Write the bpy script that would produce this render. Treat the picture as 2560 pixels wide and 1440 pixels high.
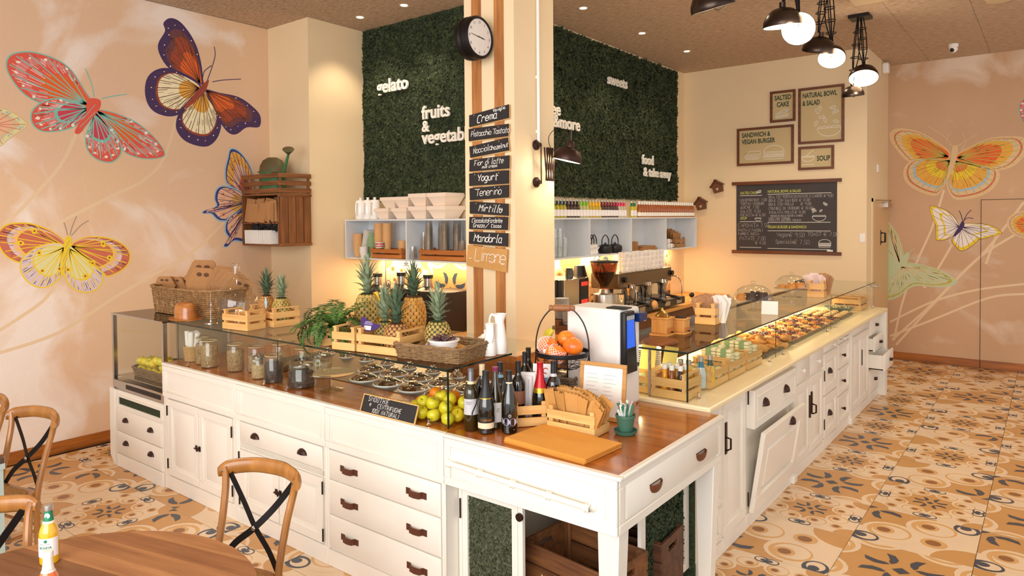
import bpy, bmesh, math, random
from mathutils import Vector, Matrix, noise
random.seed(7)
for o in list(bpy.data.objects): bpy.data.objects.remove(o, do_unlink=True)
SC = bpy.context.scene
COL = SC.collection
PI = math.pi
R = math.radians
U = random.uniform
def lin(c):
    return tuple(((x/255)/12.92 if x/255 <= .04045 else ((x/255+.055)/1.055)**2.4) for x in c[:3])+(1,)
# ---------------------------------------------------------------- camera
cam = bpy.data.cameras.new('camera'); co = bpy.data.objects.new('camera', cam); COL.objects.link(co)
yaw, pit, rol = R(127.8833), R(-1.388), R(-.4277)
d = Vector((math.cos(yaw)*math.cos(pit), math.sin(yaw)*math.cos(pit), math.sin(pit)))
r_ = Vector((math.sin(yaw), -math.cos(yaw), 0)); u_ = r_.cross(d)
r2 = r_*math.cos(rol)+u_*math.sin(rol); u2 = -r_*math.sin(rol)+u_*math.cos(rol)
co.matrix_world = Matrix(((r2.x, u2.x, -d.x, 1.4095), (r2.y, u2.y, -d.y, -2.524), (r2.z, u2.z, -d.z, 2.0215), (0, 0, 0, 1)))
cam.sensor_fit = 'HORIZONTAL'; cam.sensor_width = 36; cam.lens = 36*1739.8/2560; cam.shift_y = -131.3/2560
cam.clip_start = .02
SC.camera = co
SC.cycles.transparent_max_bounces = 40
# ---------------------------------------------------------------- world, lights, exposure
SC.view_settings.view_transform = 'Standard'; SC.view_settings.look = 'None'
SC.view_settings.gamma = 1; SC.view_settings.use_curve_mapping = False
SC.view_settings.exposure = 0.12
w = bpy.data.worlds.new('world'); SC.world = w; w.use_nodes = True
w.node_tree.nodes['Background'].inputs[0].default_value = (1, .965, .92, 1)
w.node_tree.nodes['Background'].inputs[1].default_value = 1.0
def lamp(name, kind, loc, power, col=(1, .85, .65), size=.1, tgt=None, size_y=None, spot=None):
    l = bpy.data.lights.new(name, kind); l.energy = power; l.color = col
    if kind == 'AREA':
        l.size = size
        if size_y: l.shape = 'RECTANGLE'; l.size_y = size_y
    else: l.shadow_soft_size = size
    if spot: l.spot_size = R(spot); l.spot_blend = .6
    o = bpy.data.objects.new(name, l); COL.objects.link(o); o.location = loc
    if tgt is not None:
        o.rotation_euler = (Vector(tgt)-Vector(loc)).to_track_quat('-Z', 'Y').to_euler()
    return o
# added white front fill from behind the viewer, two rows of recessed ceiling spots
lamp('front_fill', 'AREA', (.7, -4.9, 2.3), 300, (1, .985, .975), 5.5, (-1.6, 2, 1.3), 3)
SPOTS = [(-4.295, 2.265), (-3.644, 2.272), (-2.327, 3.468), (-2.314, 4.705), (-2.275, 5.846)]
for x, y in SPOTS: lamp('ceiling_spot_light', 'SPOT', (x, y, 4.08), 34, (1, .82, .58), .05, (x, y, 0), spot=100)
for x, y in [(-3.6, -1.2), (-1.2, -1.4), (1.4, 1.2), (1.4, 4.2), (1.4, 7), (-3.2, .4), (-1, 3.2), (-1, 5.6)]:
    lamp('ceiling_spot_light', 'SPOT', (x, y, 4.08), 46, (1, .84, .62), .08, (x, y, 0), spot=120)
# ---------------------------------------------------------------- materials
MATS = {}
def mat(name, col, rough=.5, metal=0, var=0, sc=8, bump=0, bsc=60, stretch=None, col2=None, emit=0, coat=0, sss=0, ecol=None, spec=None):
    if name in MATS: return MATS[name]
    m = bpy.data.materials.new(name); m.use_nodes = True; n = m.node_tree.nodes; L = m.node_tree.links
    b = n['Principled BSDF']; c = lin(col)
    b.inputs['Base Color'].default_value = c; b.inputs['Roughness'].default_value = rough; b.inputs['Metallic'].default_value = metal
    if coat: b.inputs['Coat Weight'].default_value = coat; b.inputs['Coat Roughness'].default_value = .12
    if spec is not None: b.inputs['Specular IOR Level'].default_value = spec
    if sss: b.inputs['Subsurface Weight'].default_value = sss; b.inputs['Subsurface Radius'].default_value = (.01, .006, .003)
    if emit:
        b.inputs['Emission Color'].default_value = lin(ecol or col); b.inputs['Emission Strength'].default_value = emit
    if var or bump or col2:
        tc = n.new('ShaderNodeTexCoord'); mp = n.new('ShaderNodeMapping'); L.new(tc.outputs['Object'], mp.inputs[0])
        if stretch: mp.inputs['Scale'].default_value = stretch
        if col2 or var:
            nz = n.new('ShaderNodeTexNoise'); nz.inputs['Scale'].default_value = sc; nz.inputs['Detail'].default_value = 6; nz.inputs['Roughness'].default_value = .65
            L.new(mp.outputs[0], nz.inputs['Vector'])
            cr = n.new('ShaderNodeValToRGB'); L.new(nz.outputs[0], cr.inputs[0])
            cr.color_ramp.elements[0].position = .32; cr.color_ramp.elements[1].position = .68
            if col2: a, z = lin(col2), c
            else: a = tuple(x*(1-var) for x in c[:3])+(1,); z = tuple(min(1, x*(1+var)) for x in c[:3])+(1,)
            cr.color_ramp.elements[0].color = a; cr.color_ramp.elements[1].color = z
            L.new(cr.outputs[0], b.inputs['Base Color'])
        if bump:
            bn = n.new('ShaderNodeTexNoise'); bn.inputs['Scale'].default_value = bsc; bn.inputs['Detail'].default_value = 4
            L.new(mp.outputs[0], bn.inputs['Vector'])
            bp = n.new('ShaderNodeBump'); bp.inputs['Strength'].default_value = bump; bp.inputs['Distance'].default_value = .01
            L.new(bn.outputs[0], bp.inputs['Height']); L.new(bp.outputs[0], b.inputs['Normal'])
    MATS[name] = m; return m
def wood(name, c1, c2, axis='x', rough=.45, sc=6, coat=0, bump=.08):
    if name in MATS: return MATS[name]
    st = {'x': (.12, 1.6, 1.6), 'y': (1.6, .12, 1.6), 'z': (1.6, 1.6, .12)}[axis]
    return mat(name, c1, rough, col2=c2, sc=sc*4, stretch=st, bump=bump, bsc=sc*9, coat=coat)
def glass(name, tint=(235, 245, 240), rough=.0, refl=1.0, op=0):
    if name in MATS: return MATS[name]
    m = bpy.data.materials.new(name); m.use_nodes = True; n = m.node_tree.nodes; L = m.node_tree.links
    n.remove(n['Principled BSDF'])
    t = n.new('ShaderNodeBsdfTransparent'); t.inputs[0].default_value = lin(tint)
    g = n.new('ShaderNodeBsdfGlossy'); g.inputs['Roughness'].default_value = rough
    f = n.new('ShaderNodeFresnel'); f.inputs[0].default_value = 1.45
    mu = n.new('ShaderNodeMath'); mu.operation = 'MULTIPLY_ADD'; mu.inputs[1].default_value = refl; mu.inputs[2].default_value = op; mu.use_clamp = True
    ge = n.new('ShaderNodeNewGeometry'); iv = n.new('ShaderNodeMath'); iv.operation = 'SUBTRACT'; iv.inputs[0].default_value = 1; L.new(ge.outputs['Backfacing'], iv.inputs[1])
    fm = n.new('ShaderNodeMath'); fm.operation = 'MULTIPLY'; L.new(f.outputs[0], fm.inputs[0]); L.new(iv.outputs[0], fm.inputs[1]); L.new(fm.outputs[0], mu.inputs[0])
    x = n.new('ShaderNodeMixShader'); L.new(mu.outputs[0], x.inputs[0]); L.new(t.outputs[0], x.inputs[1]); L.new(g.outputs[0], x.inputs[2])
    L.new(x.outputs[0], n['Material Output'].inputs[0]); MATS[name] = m; return m
def ramp2(n, L, src, stops):
    cr = n.new('ShaderNodeValToRGB'); L.new(src, cr.inputs[0])
    while len(cr.color_ramp.elements) < len(stops): cr.color_ramp.elements.new(.5)
    for e, (p, c) in zip(cr.color_ramp.elements, stops): e.position = p; e.color = lin(c) if len(c) == 3 else c
    return cr
# ---------------------------------------------------------------- mesh builder
class MB:
    def __init__(s, M=None): s.v = []; s.f = []; s.m = []; s.M = M or Matrix(); s.mi = 0
    def add(s, vs, fs):
        k = len(s.v); s.v += [tuple(s.M @ Vector(p)) for p in vs]
        for f in fs: s.f.append([i+k for i in f]); s.m.append(s.mi)
        return s
    def box(s, x0, y0, z0, x1, y1, z1):
        return s.frus((x0, y0, x1, y1), z0, (x0, y0, x1, y1), z1)
    def frus(s, a, z0, b, z1):
        v = [(a[0], a[1], z0), (a[2], a[1], z0), (a[2], a[3], z0), (a[0], a[3], z0), (b[0], b[1], z1), (b[2], b[1], z1), (b[2], b[3], z1), (b[0], b[3], z1)]
        return s.add(v, [(3, 2, 1, 0), (4, 5, 6, 7), (0, 1, 5, 4), (1, 2, 6, 5), (2, 3, 7, 6), (3, 0, 4, 7)])
    def cb(s, c, sz, rot=None):
        h = [x/2 for x in sz]; o = s.M
        s.M = o @ Matrix.Translation(c) @ (rot.to_4x4() if rot else Matrix()); s.box(-h[0], -h[1], -h[2], h[0], h[1], h[2]); s.M = o; return s
    def lathe(s, prof, n=16, c=(0, 0, 0), rot=None, a0=0, a1=2*PI, sq=(1, 1)):
        o = s.M; s.M = o @ Matrix.Translation(c) @ (rot.to_4x4() if rot else Matrix())
        full = abs(a1-a0-2*PI) < 1e-6; k = n if full else n+1
        vs = []; fs = []; idx = []
        for (r, z) in prof:
            if r < 1e-6: idx.append([len(vs)]*k); vs.append((0, 0, z))
            else:
                idx.append(list(range(len(vs), len(vs)+k)))
                vs += [(r*math.cos(a0+(a1-a0)*i/n)*sq[0], r*math.sin(a0+(a1-a0)*i/n)*sq[1], z) for i in range(k)]
        for j in range(len(prof)-1):
            for i in range(n):
                a, b = idx[j][i], idx[j][(i+1) % k]; e, g = idx[j+1][(i+1) % k], idx[j+1][i]
                q = []
                for t in (a, b, e, g):
                    if t not in q: q.append(t)
                if len(q) > 2: fs.append(q)
        s.add(vs, fs); s.M = o; return s
    def tube(s, pts, r, n=6, closed=False, caps=True):
        pts = [Vector(p) for p in pts]; N = len(pts); vs = []; fs = []
        up = None
        for i, p in enumerate(pts):
            a = pts[(i-1) % N] if (closed or i) else p; b = pts[(i+1) % N] if (closed or i < N-1) else p
            t = (b-a).normalized() if (b-a).length > 1e-9 else Vector((0, 0, 1))
            if up is None: up = t.orthogonal()
            up = (up-t*up.dot(t)); up = up.normalized() if up.length > 1e-6 else t.orthogonal().normalized()
            w_ = t.cross(up); rr = r[i] if isinstance(r, (list, tuple)) else r
            vs += [p+(up*math.cos(2*PI*j/n)+w_*math.sin(2*PI*j/n))*rr for j in range(n)]
        for i in range(N if closed else N-1):
            for j in range(n):
                a = i*n+j; b = i*n+(j+1) % n; k = (i+1) % N
                fs.append((a, b, k*n+(j+1) % n, k*n+j))
        if caps and not closed: fs += [tuple(reversed(range(n))), tuple(range((N-1)*n, N*n))]
        return s.add(vs, fs)
    def ell(s, c, r, n=14, m=9, rot=None):
        prof = [(math.sin(PI*i/m), -math.cos(PI*i/m)) for i in range(m+1)]; prof[0] = (0, -1); prof[-1] = (0, 1)
        o = s.M; s.M = o @ Matrix.Translation(c) @ (rot.to_4x4() if rot else Matrix()) @ Matrix.Diagonal((r[0], r[1], r[2], 1))
        s.lathe(prof, n); s.M = o; return s
    def prism(s, poly, z0, z1):
        n = len(poly); v = [(p[0], p[1], z0) for p in poly]+[(p[0], p[1], z1) for p in poly]
        return s.add(v, [tuple(reversed(range(n))), tuple(range(n, 2*n))]+[(i, (i+1) % n, n+(i+1) % n, n+i) for i in range(n)])
    def flat(s, poly, z=0): return s.add([(p[0], p[1], z) for p in poly], [tuple(range(len(poly)))])
    def line(s, pts, wd, z=0):
        n = len(pts)
        if n < 2: return s
        vs = []
        for i in range(n):
            a = Vector(pts[max(i-1, 0)][:2]); b = Vector(pts[min(i+1, n-1)][:2]); t = b-a
            t = t.normalized() if t.length > 1e-9 else Vector((1, 0)); q = Vector((-t.y, t.x))*wd/2; p = Vector(pts[i][:2])
            vs += [(p.x+q.x, p.y+q.y, z), (p.x-q.x, p.y-q.y, z)]
        return s.add(vs, [(2*i, 2*i+1, 2*i+3, 2*i+2) for i in range(n-1)])
    def mesh(s, name, mats, sharp=35):
        me = bpy.data.meshes.new(name); me.from_pydata(s.v, [], s.f)
        ml = mats if isinstance(mats, (list, tuple)) else [mats]
        for m in ml: me.materials.append(m)
        if len(ml) > 1: me.polygons.foreach_set('material_index', s.m)
        me.polygons.foreach_set('use_smooth', [True]*len(me.polygons))
        me.update()
        try: me.set_sharp_from_angle(angle=R(sharp))
        except Exception: pass
        return me
def link(name, data, parent=None, loc=None, rot=None):
    o = bpy.data.objects.new(name, data); COL.objects.link(o)
    if parent is not None: o.parent = parent
    if loc is not None: o.location = loc
    if rot is not None: o.rotation_euler = rot
    return o
def part(name, mb, mats, parent=None, loc=None, rot=None, bev=0, seg=1, label=None, kind=None, sharp=35):
    o = link(name, mb.mesh(name, mats, sharp), parent, loc, rot)
    if bev:
        b = o.modifiers.new('bevel', 'BEVEL'); b.width = bev; b.segments = seg; b.limit_method = 'ANGLE'; b.angle_limit = R(40)
    if label: o['label'] = label
    if kind: o['kind'] = kind
    return o
def thing(name, label, cat, loc=(0, 0, 0), rz=0, group=None):
    return tag(link(name, None, None, loc, (0, 0, rz)), label, cat, group)
def tag(o, label, cat, group=None):
    o['label'] = label; o['category'] = cat
    if group: o['group'] = group
    return o
def struct(o): o['kind'] = 'structure'; return o
KIDS = {}
def dup(root, loc, rz=None, label=None, group=None, rot=None):
    def cp(o, par):
        c = o.copy(); COL.objects.link(c)
        if par is not None: c.parent = par; c.matrix_parent_inverse = o.matrix_parent_inverse
        for k in o.children: cp(k, c)
        return c
    r = cp(root, None); r.location = loc
    if rz is not None: r.rotation_euler = (0, 0, rz)
    if rot is not None: r.rotation_euler = rot
    if label: r['label'] = label
    if group: r['group'] = group
    return r
def PL(o, x, y):
    x = Vector(x); y = Vector(y); z = x.cross(y)
    return Matrix(((x.x, y.x, z.x, o[0]), (x.y, y.y, z.y, o[1]), (x.z, y.z, z.z, o[2]), (0, 0, 0, 1)))
def front(y): return PL((0, y, 0), (1, 0, 0), (0, 0, 1))     # (u,v)->(x,z), normal -y
def side(x): return PL((x, 0, 0), (0, 1, 0), (0, 0, 1))      # (u,v)->(y,z), normal +x
def rotm(ax, a): return Matrix.Rotation(a, 3, ax)
def smooth(pts, n=4, closed=True):
    N = len(pts); out = []
    for i in range(N if closed else N-1):
        P = [Vector(pts[(i+k) % N] if closed else pts[max(0, min(N-1, i+k))]) for k in (-1, 0, 1, 2)]
        for j in range(n):
            t = j/n
            out.append(.5*((2*P[1])+(P[2]-P[0])*t+(2*P[0]-5*P[1]+4*P[2]-P[3])*t*t+(3*P[1]-P[0]-3*P[2]+P[3])*t**3))
    if not closed: out.append(Vector(pts[-1]))
    return out
def circ(cx, cy, r, n=20, ry=None, a=0):
    ry = ry or r; ca, sa = math.cos(a), math.sin(a)
    return [(cx+r*math.cos(2*PI*i/n)*ca-ry*math.sin(2*PI*i/n)*sa, cy+r*math.cos(2*PI*i/n)*sa+ry*math.sin(2*PI*i/n)*ca) for i in range(n)]
def relax(P, rr, lo, hi, it=400, g=.0006):
    P = [list(p) for p in P]; n = len(P); rr = rr if isinstance(rr, list) else [rr]*n
    for k in range(it):
        for i in range(n):
            if k < it-120: P[i][2] -= g
            for j in range(i):
                dd = [P[i][a]-P[j][a] for a in range(3)]; l = math.sqrt(sum(x*x for x in dd)) or 1e-6; m = rr[i]+rr[j]
                if l < m:
                    for a in range(3): q = dd[a]/l*(m-l)*.5; P[i][a] += q; P[j][a] -= q
        for i in range(n):
            for a in range(3): P[i][a] = max(lo[a]+rr[i], min(hi[a]-rr[i], P[i][a]))
    return P
# ---------------------------------------------------------------- lettering
_tc = {}
def text(mb, s, x, y, size, bold=0, sx=1, align='LEFT', shear=0, z=0):
    k = (s, bold, align, shear)
    if k not in _tc:
        cu = bpy.data.curves.new('t', 'FONT'); cu.body = s; cu.size = 1; cu.offset = bold; cu.align_x = align; cu.shear = shear; cu.resolution_u = 3
        o = bpy.data.objects.new('t', cu); COL.objects.link(o)
        me = bpy.data.meshes.new_from_object(o.evaluated_get(bpy.context.evaluated_depsgraph_get()))
        _tc[k] = ([tuple(v.co) for v in me.vertices], [tuple(p.vertices) for p in me.polygons])
        bpy.data.objects.remove(o); bpy.data.curves.remove(cu); bpy.data.meshes.remove(me)
    v, f = _tc[k]
    return mb.add([(x+p[0]*size*sx, y+p[1]*size, z) for p in v], f)
GL = {'a': '46261513223243|46434252', 'b': '1912|1322324345362614', 'c': '4536261513223243', 'd': '4942|4536261513223243', 'e': '144445362615132242', 'f': '48382722|1646',
 'g': '46261513223243|4641302010', 'h': '1912|1426364542', 'i': '2622|2829', 'j': '36312010|3839', 'k': '1912|4613|2442', 'l': '29232232', 'm': '1612|15263532|35465552', 'n': '1612|1426364542',
 'o': '261513223243453626', 'p': '1610|1526364543322213', 'q': '4640|4536261513223243', 'r': '1612|14263645', 's': '453626153443322213', 't': '28232232|1646', 'u': '1613223243|4642', 'v': '162246', 'w': '1622355266',
 'x': '1642|4612', 'y': '16142333|46413020', 'z': '16461242', 'A': '123852|2444', 'B': '1812|183847463515|3544433212', 'C': '57482817132242', 'D': '1812|183847433212', 'E': '48181242|1535', 'F': '481812|1535',
 'G': '57482817132242534535', 'H': '1812|4842|1545', 'I': '2822', 'J': '48432213', 'K': '1812|4815|2542', 'L': '181242', 'M': '1218355852', 'N': '12184248', 'O': '281713223243473828', 'P': '12183847463515', 'R': '12183847463515|3542',
 'S': '473828171625354443322213', 'T': '0858|3832', 'U': '1813223243|4843', 'V': '183258', 'W': '0822364268', 'Y': '183558|3532', 'Z': '18481242', '0': '281713223243473828', '1': '172822', '2': '173847461242', '3': '18483544433212',
 '4': '38144444|3832', '5': '4818153544433212', '6': '3817132232434515', '7': '184822', '8': '2817163444433222131434464728', '9': '4535161728384742', '*': '57482817132242|0545|0444', '%': '1248|1718|4342', '/': '0248', '-': '1444', '.': '2223', ',': '2221', ':': '2223|2526',
 '&': '5216173847263413223254', '_': '0151', '|': '2922'}
def script(mb, s, x, y, h, wd, slant=0, sp=1.0, z=0, curl=True):
    k = h/6.0
    for ch in s:
        if ch == ' ': x += 4*k*sp; continue
        g = GL.get(ch, GL['o']); mx = 0
        for st in g.split('|'):
            p = [(int(st[i]), int(st[i+1])-2) for i in range(0, len(st)-1, 2)]
            mx = max(mx, max(q[0] for q in p))
            q = [(x+(a+b*slant)*k, y+b*k) for a, b in p]
            if curl and len(q) > 2: q = [tuple(t) for t in smooth([(a, b, 0) for a, b in q], 3, False)]
            mb.line(q, wd, z)
        x += (mx+.9)*k*sp
    return x
# ---------------------------------------------------------------- palette
cream = mat('cream_paint', (240, 234, 223), .38, var=.02, sc=3, bump=.03, bsc=25)
yellow = mat('yellow_paint', (240, 216, 176), .55, var=.015, sc=2)
oak = wood('oak_top', (194, 112, 42), (146, 76, 24), 'x', .22, 3, coat=.5)
oaky = wood('oak_top_y', (196, 120, 52), (150, 82, 30), 'y', .22, 3, coat=.5)
basew = wood('baseboard_wood', (190, 112, 40), (110, 60, 18), 'x', .4, 2.5)
basewy = wood('baseboard_wood_y', (190, 112, 40), (110, 60, 18), 'y', .4, 2.5)
pine = wood('pine_slat', (236, 190, 122), (214, 160, 92), 'x', .5, 4)
piney = wood('pine_slat_y', (236, 190, 122), (214, 160, 92), 'y', .5, 4)
pinez = wood('pine_post', (236, 190, 122), (214, 160, 92), 'z', .5, 4)
dkw = wood('dark_crate_wood', (140, 88, 46), (84, 48, 24), 'x', .6, 4)
dkwz = wood('dark_crate_wood_z', (140, 88, 46), (84, 48, 24), 'z', .6, 4)
chw = wood('chair_wood', (182, 124, 60), (144, 90, 38), 'z', .35, 3, coat=.3)
bronze = mat('bronze', (62, 40, 32), .38, .6)
black = mat('black_iron', (28, 24, 24), .4, .5)
blackp = mat('black_plastic', (20, 18, 18), .35)
white = mat('white_enamel', (246, 242, 238), .25, coat=.3)
whitep = mat('white_laminate', (226, 230, 234), .4)
steel = mat('steel', (190, 186, 180), .22, 1)
chrome = mat('chrome', (225, 222, 218), .07, 1)
pane = glass('pane_glass', (249, 251, 249), 0, .7)
edge = mat('glass_edge', (22, 40, 34), .15)
clear = glass('clear_glass', (251, 252, 250), 0, 1.2, .045)
paper = mat('white_paper', (245, 240, 234), .7)
kraft = mat('kraft', (200, 148, 84), .75, var=.06, sc=12, bump=.1, bsc=40)
kraftd = mat('kraft_board', (172, 124, 78), .75, var=.06, sc=12)
chalk = mat('chalk_white', (240, 236, 230), .8)
board = mat('blackboard', (34, 30, 31), .65, var=.12, sc=6)
wicker = mat('wicker', (186, 146, 98), .6, col2=(120, 86, 52), sc=30)
# ---------------------------------------------------------------- painted plaster
def plaster(name, base, pale, warm, seed, amt):
    m = bpy.data.materials.new(name); m.use_nodes = True; n = m.node_tree.nodes; L = m.node_tree.links; b = n['Principled BSDF']
    b.inputs['Roughness'].default_value = .8
    tc = n.new('ShaderNodeTexCoord'); mp = n.new('ShaderNodeMapping'); mp.inputs['Location'].default_value = (seed, seed*.7, seed*1.3); L.new(tc.outputs['Object'], mp.inputs[0])
    def noi(s, dt, dist=0):
        z = n.new('ShaderNodeTexNoise'); z.inputs['Scale'].default_value = s; z.inputs['Detail'].default_value = dt; z.inputs['Distortion'].default_value = dist; L.new(mp.outputs[0], z.inputs['Vector']); return z.outputs[0]
    def mix(f, a, c):
        x = n.new('ShaderNodeMix'); x.data_type = 'RGBA'; L.new(f, x.inputs[0])
        for k, q in ((6, a), (7, c)):
            if isinstance(q, tuple): x.inputs[k].default_value = lin(q)
            else: L.new(q, x.inputs[k])
        return x.outputs[2]
    c1 = ramp2(n, L, noi(1.1, 3), [(.35, (0, 0, 0)), (.75, (255, 255, 255))]).outputs[0]
    c2 = ramp2(n, L, noi(.95, 5, .9), [(amt, (0, 0, 0)), (amt+.12, (240, 240, 240))]).outputs[0]
    c3 = ramp2(n, L, noi(38, 6), [(.3, (0, 0, 0)), (.8, (70, 70, 70))]).outputs[0]
    o = mix(c3, mix(c2, mix(c1, base, warm), pale), tuple(int(x*.8) for x in base))
    L.new(o, b.inputs['Base Color'])
    bp = n.new('ShaderNodeBump'); bp.inputs['Strength'].default_value = .12; bp.inputs['Distance'].default_value = .01; L.new(noi(45, 6), bp.inputs['Height']); L.new(bp.outputs[0], b.inputs['Normal'])
    return m
plL = plaster('plaster_left', (228, 192, 162), (246, 234, 225), (230, 196, 156), 3.1, .53)
plR = plaster('plaster_right_shaded', (208, 170, 136), (232, 212, 192), (200, 160, 124), 11.7, .58)  # left wall's paint again, darkened in colour to stand for weaker light
# ---------------------------------------------------------------- shell
CZ = 4.125
def S(name, m, *bx):
    b = MB()
    for q in bx: b.box(*q)
    return struct(part(name, b, m))
wl = S('wall_left', plL, (-5.6, -4.5, 0, -5.43, 2, CZ))
S('wall_left_pilaster', yellow, (-5.6, 1.92, 0, -4.71, 2.8, CZ))
S('wall_centre', yellow, (-5.6, 2.68, 0, -2.875, 7.3, CZ))
S('wall_right', yellow, (-2.95, 7.1, 0, -.44, 8.6, CZ))
wb = S('wall_back', plR, (-.6, 8.5, 0, 4.6, 8.65, CZ))
S('wall_pillar', yellow, (-1.905, 1.2, 0, -1.46, 1.668, CZ))
grout = mat('grout', (92, 72, 56), .8)
fl = S('floor', grout, (-5.6, -5, -.1, 4.6, 8.6, -.006))
ceilm = mat('wood_wool', (226, 198, 168), .9, col2=(160, 134, 108), sc=34, bump=1, bsc=70, stretch=(.4, 1.6, 1))
ce = S('ceiling', mat('ceiling_gap', (84, 66, 50), .9), (-5.6, -5, CZ+.016, 4.6, 8.65, CZ+.12))
pb = MB(); pb.box(-.341, -.997, 0, .341, .997, .016); pm = pb.mesh('ceiling_panel', ceilm)
for i in range(-9, 7):
    for j in range(-2, 6):
        x = .06+.685*i; y = 1.5+2*j
        if -5.8 < x and y < 10: link('ceiling_panel', pm, ce, (x+.3425, y-1.15, CZ))
for nm, q, m in [('baseboard_left', (-5.43, -4.5, 0, -5.412, 0.6, .108), basewy), ('baseboard_back', (-.44, 8.482, 0, .655, 8.5, .108), basew), ('baseboard_back_door', (.665, 8.482, 0, 4.6, 8.5, .108), basew)]:
    b = MB(); b.box(*q); struct(part(nm, b, m, bev=.003))
# pillar boards, plinth and conduit
for i, (x0, x1) in enumerate([(-1.828, -1.746), (-1.625, -1.545)]):
    b = MB(); b.box(x0, 1.188, .9, x1, 1.2, CZ); struct(part('trim_%d' % (i+1), b, wood('pillar_board', (206, 140, 76), (150, 92, 46), 'z', .5, 3), bev=.002))
b = MB(); b.box(-1.93, 1.175, .9, -1.435, 1.2, 1.085); b.box(-1.46, 1.2, .9, -1.435, 1.69, 1.085); struct(part('trim_3', b, basew))
b = MB(); b.tube([(-1.447, 1.46, 2.56), (-1.447, 1.46, CZ)], .011, 8)
for z in (2.62, 3.0, 3.9): b.box(-1.46, 1.445, z, -1.444, 1.475, z+.02)
struct(part('trim_4', b, white))
# hidden door in the back wall (joint lines) and the side door
b = MB(); b.box(.66, 8.4992, .005, 1.55, 8.5, 2.22); dr = struct(part('door_2', b, plR))
b = MB(); b.box(.655, 8.494, 0, .661, 8.499, 2.226); b.box(.655, 8.494, 2.221, 1.56, 8.499, 2.227); part('door_joint', b, mat('joint', (88, 66, 46), .8), dr)
b = MB(); b.box(-.44, 7.46, .01, -.425, 8.47, 2.2); d1 = struct(part('door_1', b, mat('door_paint', (214, 178, 130), .5), bev=.004))
b = MB(); b.box(-.44, 7.40, .01, -.43, 7.455, 2.25); b.box(-.44, 7.40, 2.205, -.43, 8.5, 2.25); part('door_frame', b, yellow, d1)
b = MB(); b.box(-.425, 7.9, 1.63, -.42, 7.94, 1.83); b.tube([(-.42, 7.92, 1.79), (-.37, 7.92, 1.79), (-.37, 7.92, 1.67), (-.42, 7.92, 1.67)], .012, 6); part('door_handle', b, black, d1)
b = MB(); b.box(-.425, 8.1, 2.14, -.37, 8.4, 2.2); b.tube([(-.38, 8.25, 2.21), (-.3, 7.9, 2.225), (-.42, 7.55, 2.225)], .01, 6); part('door_closer', b, steel, d1)
# ---------------------------------------------------------------- patterned tiles
TX, TY = .645, .594
tm = [mat('tile_cream', (232, 206, 174), .3, var=.03, sc=5), mat('tile_tan', (202, 150, 90), .3, var=.04, sc=5), mat('tile_light_tan', (216, 168, 108), .3), mat('tile_brown', (146, 96, 56), .3), mat('tile_slate', (58, 68, 84), .3)]
def pattern():
    sh = [(1, circ(0, 0, .60, 28))]
    sh += [(1, [(-.2, -.62), (.2, -.62), (.2, .62), (-.2, .62)]), (1, [(-.62, -.2), (.62, -.2), (.62, .2), (-.62, .2)])]
    for sx in (1, -1):
        for sy in (1, -1):
            m = lambda P: [(p[0]*sx, p[1]*sy) for p in P]
            sh.append((1, m(circ(1, 1, .34, 24))))
            for (ex, ey) in ((.62, .27), (.27, .62)):
                sh.append((0, m(circ(ex+.02, ey+.02, .265, 20)))); sh.append((2, m(circ(ex, ey, .2, 20)))); sh.append((0, m(circ(ex+.012, ey+.012, .165, 20))))
                k = .05; sh.append((2, m(circ(ex-k, ey-k*.4, .098, 16)))); sh.append((3, m(circ(ex-k, ey-k*.4, .062, 14))))
            sh.append((2, m(circ(.66, .66, .115, 16)))); sh.append((3, m(circ(.655, .655, .068, 14))))
            for ax in (0, 1):
                f = (lambda P: [(p[1], p[0]) for p in P]) if ax else (lambda P: P)
                sh.append((4, m(f(circ(.885, .085, .115, 20, .14)))))
    for sx in (1, -1):
        for sy in (1, -1):
            m = lambda P: [(p[0]*sx, p[1]*sy) for p in P]
            for ax in (0, 1):
                f = (lambda P: [(p[1], p[0]) for p in P]) if ax else (lambda P: P)
                sh.append((0, m(f(circ(.885, .105, .082, 16, .095))))); sh.append((4, m(f(circ(.875, .06, .05, 14, .055, .3)))))
                sh.append((4, m(f([(.09, .10), (.055, .15), (.045, .22), (.085, .30), (.16, .32), (.135, .26), (.115, .2), (.115, .14)]))))
    sh.append((4, [(.07, 0), (0, .07), (-.07, 0), (0, -.07)]))
    return sh
PAT = pattern()
def clip(P):
    for ax in (0, 1):
        for s in (1, -1):
            Q = []
            for i in range(len(P)):
                a, b = P[i-1], P[i]; da, db = 1-s*a[ax], 1-s*b[ax]
                if da >= 0 and db >= 0: Q.append(b)
                elif da >= 0 or db >= 0:
                    t = da/(da-db); c = (a[0]+(b[0]-a[0])*t, a[1]+(b[1]-a[1])*t)
                    Q += [c] if db < 0 else [c, b]
            P = Q
            if len(P) < 3: return []
    return P
def tile_mesh(nm, k, ox, oy):
    b = MB(); hx, hy = TX/2-.0018, TY/2-.0018
    b.frus((-hx, -hy, hx, hy), -.01, (-hx, -hy, hx, hy), 0)
    for i, (c, P) in enumerate(PAT):
        P = clip([(k*(p[0]-ox), k*(p[1]-oy)) for p in P])
        if len(P) > 2:
            ar = sum(P[q-1][0]*P[q][1]-P[q][0]*P[q-1][1] for q in range(len(P)))
            b.mi = c; b.flat([(p[0]*hx, p[1]*hy) for p in (P if ar > 0 else P[::-1])], .00002*(i+1))
    return b.mesh(nm, tm)
TM = {'S': tile_mesh('tile', 1, 0, 0), 'X': tile_mesh('tile', 2, 0, 0)}
for nm, ox, oy in (('A', .5, .5), ('B', -.5, .5), ('C', -.5, -.5), ('D', .5, -.5)): TM[nm] = tile_mesh('tile', 2, ox, oy)
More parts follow.
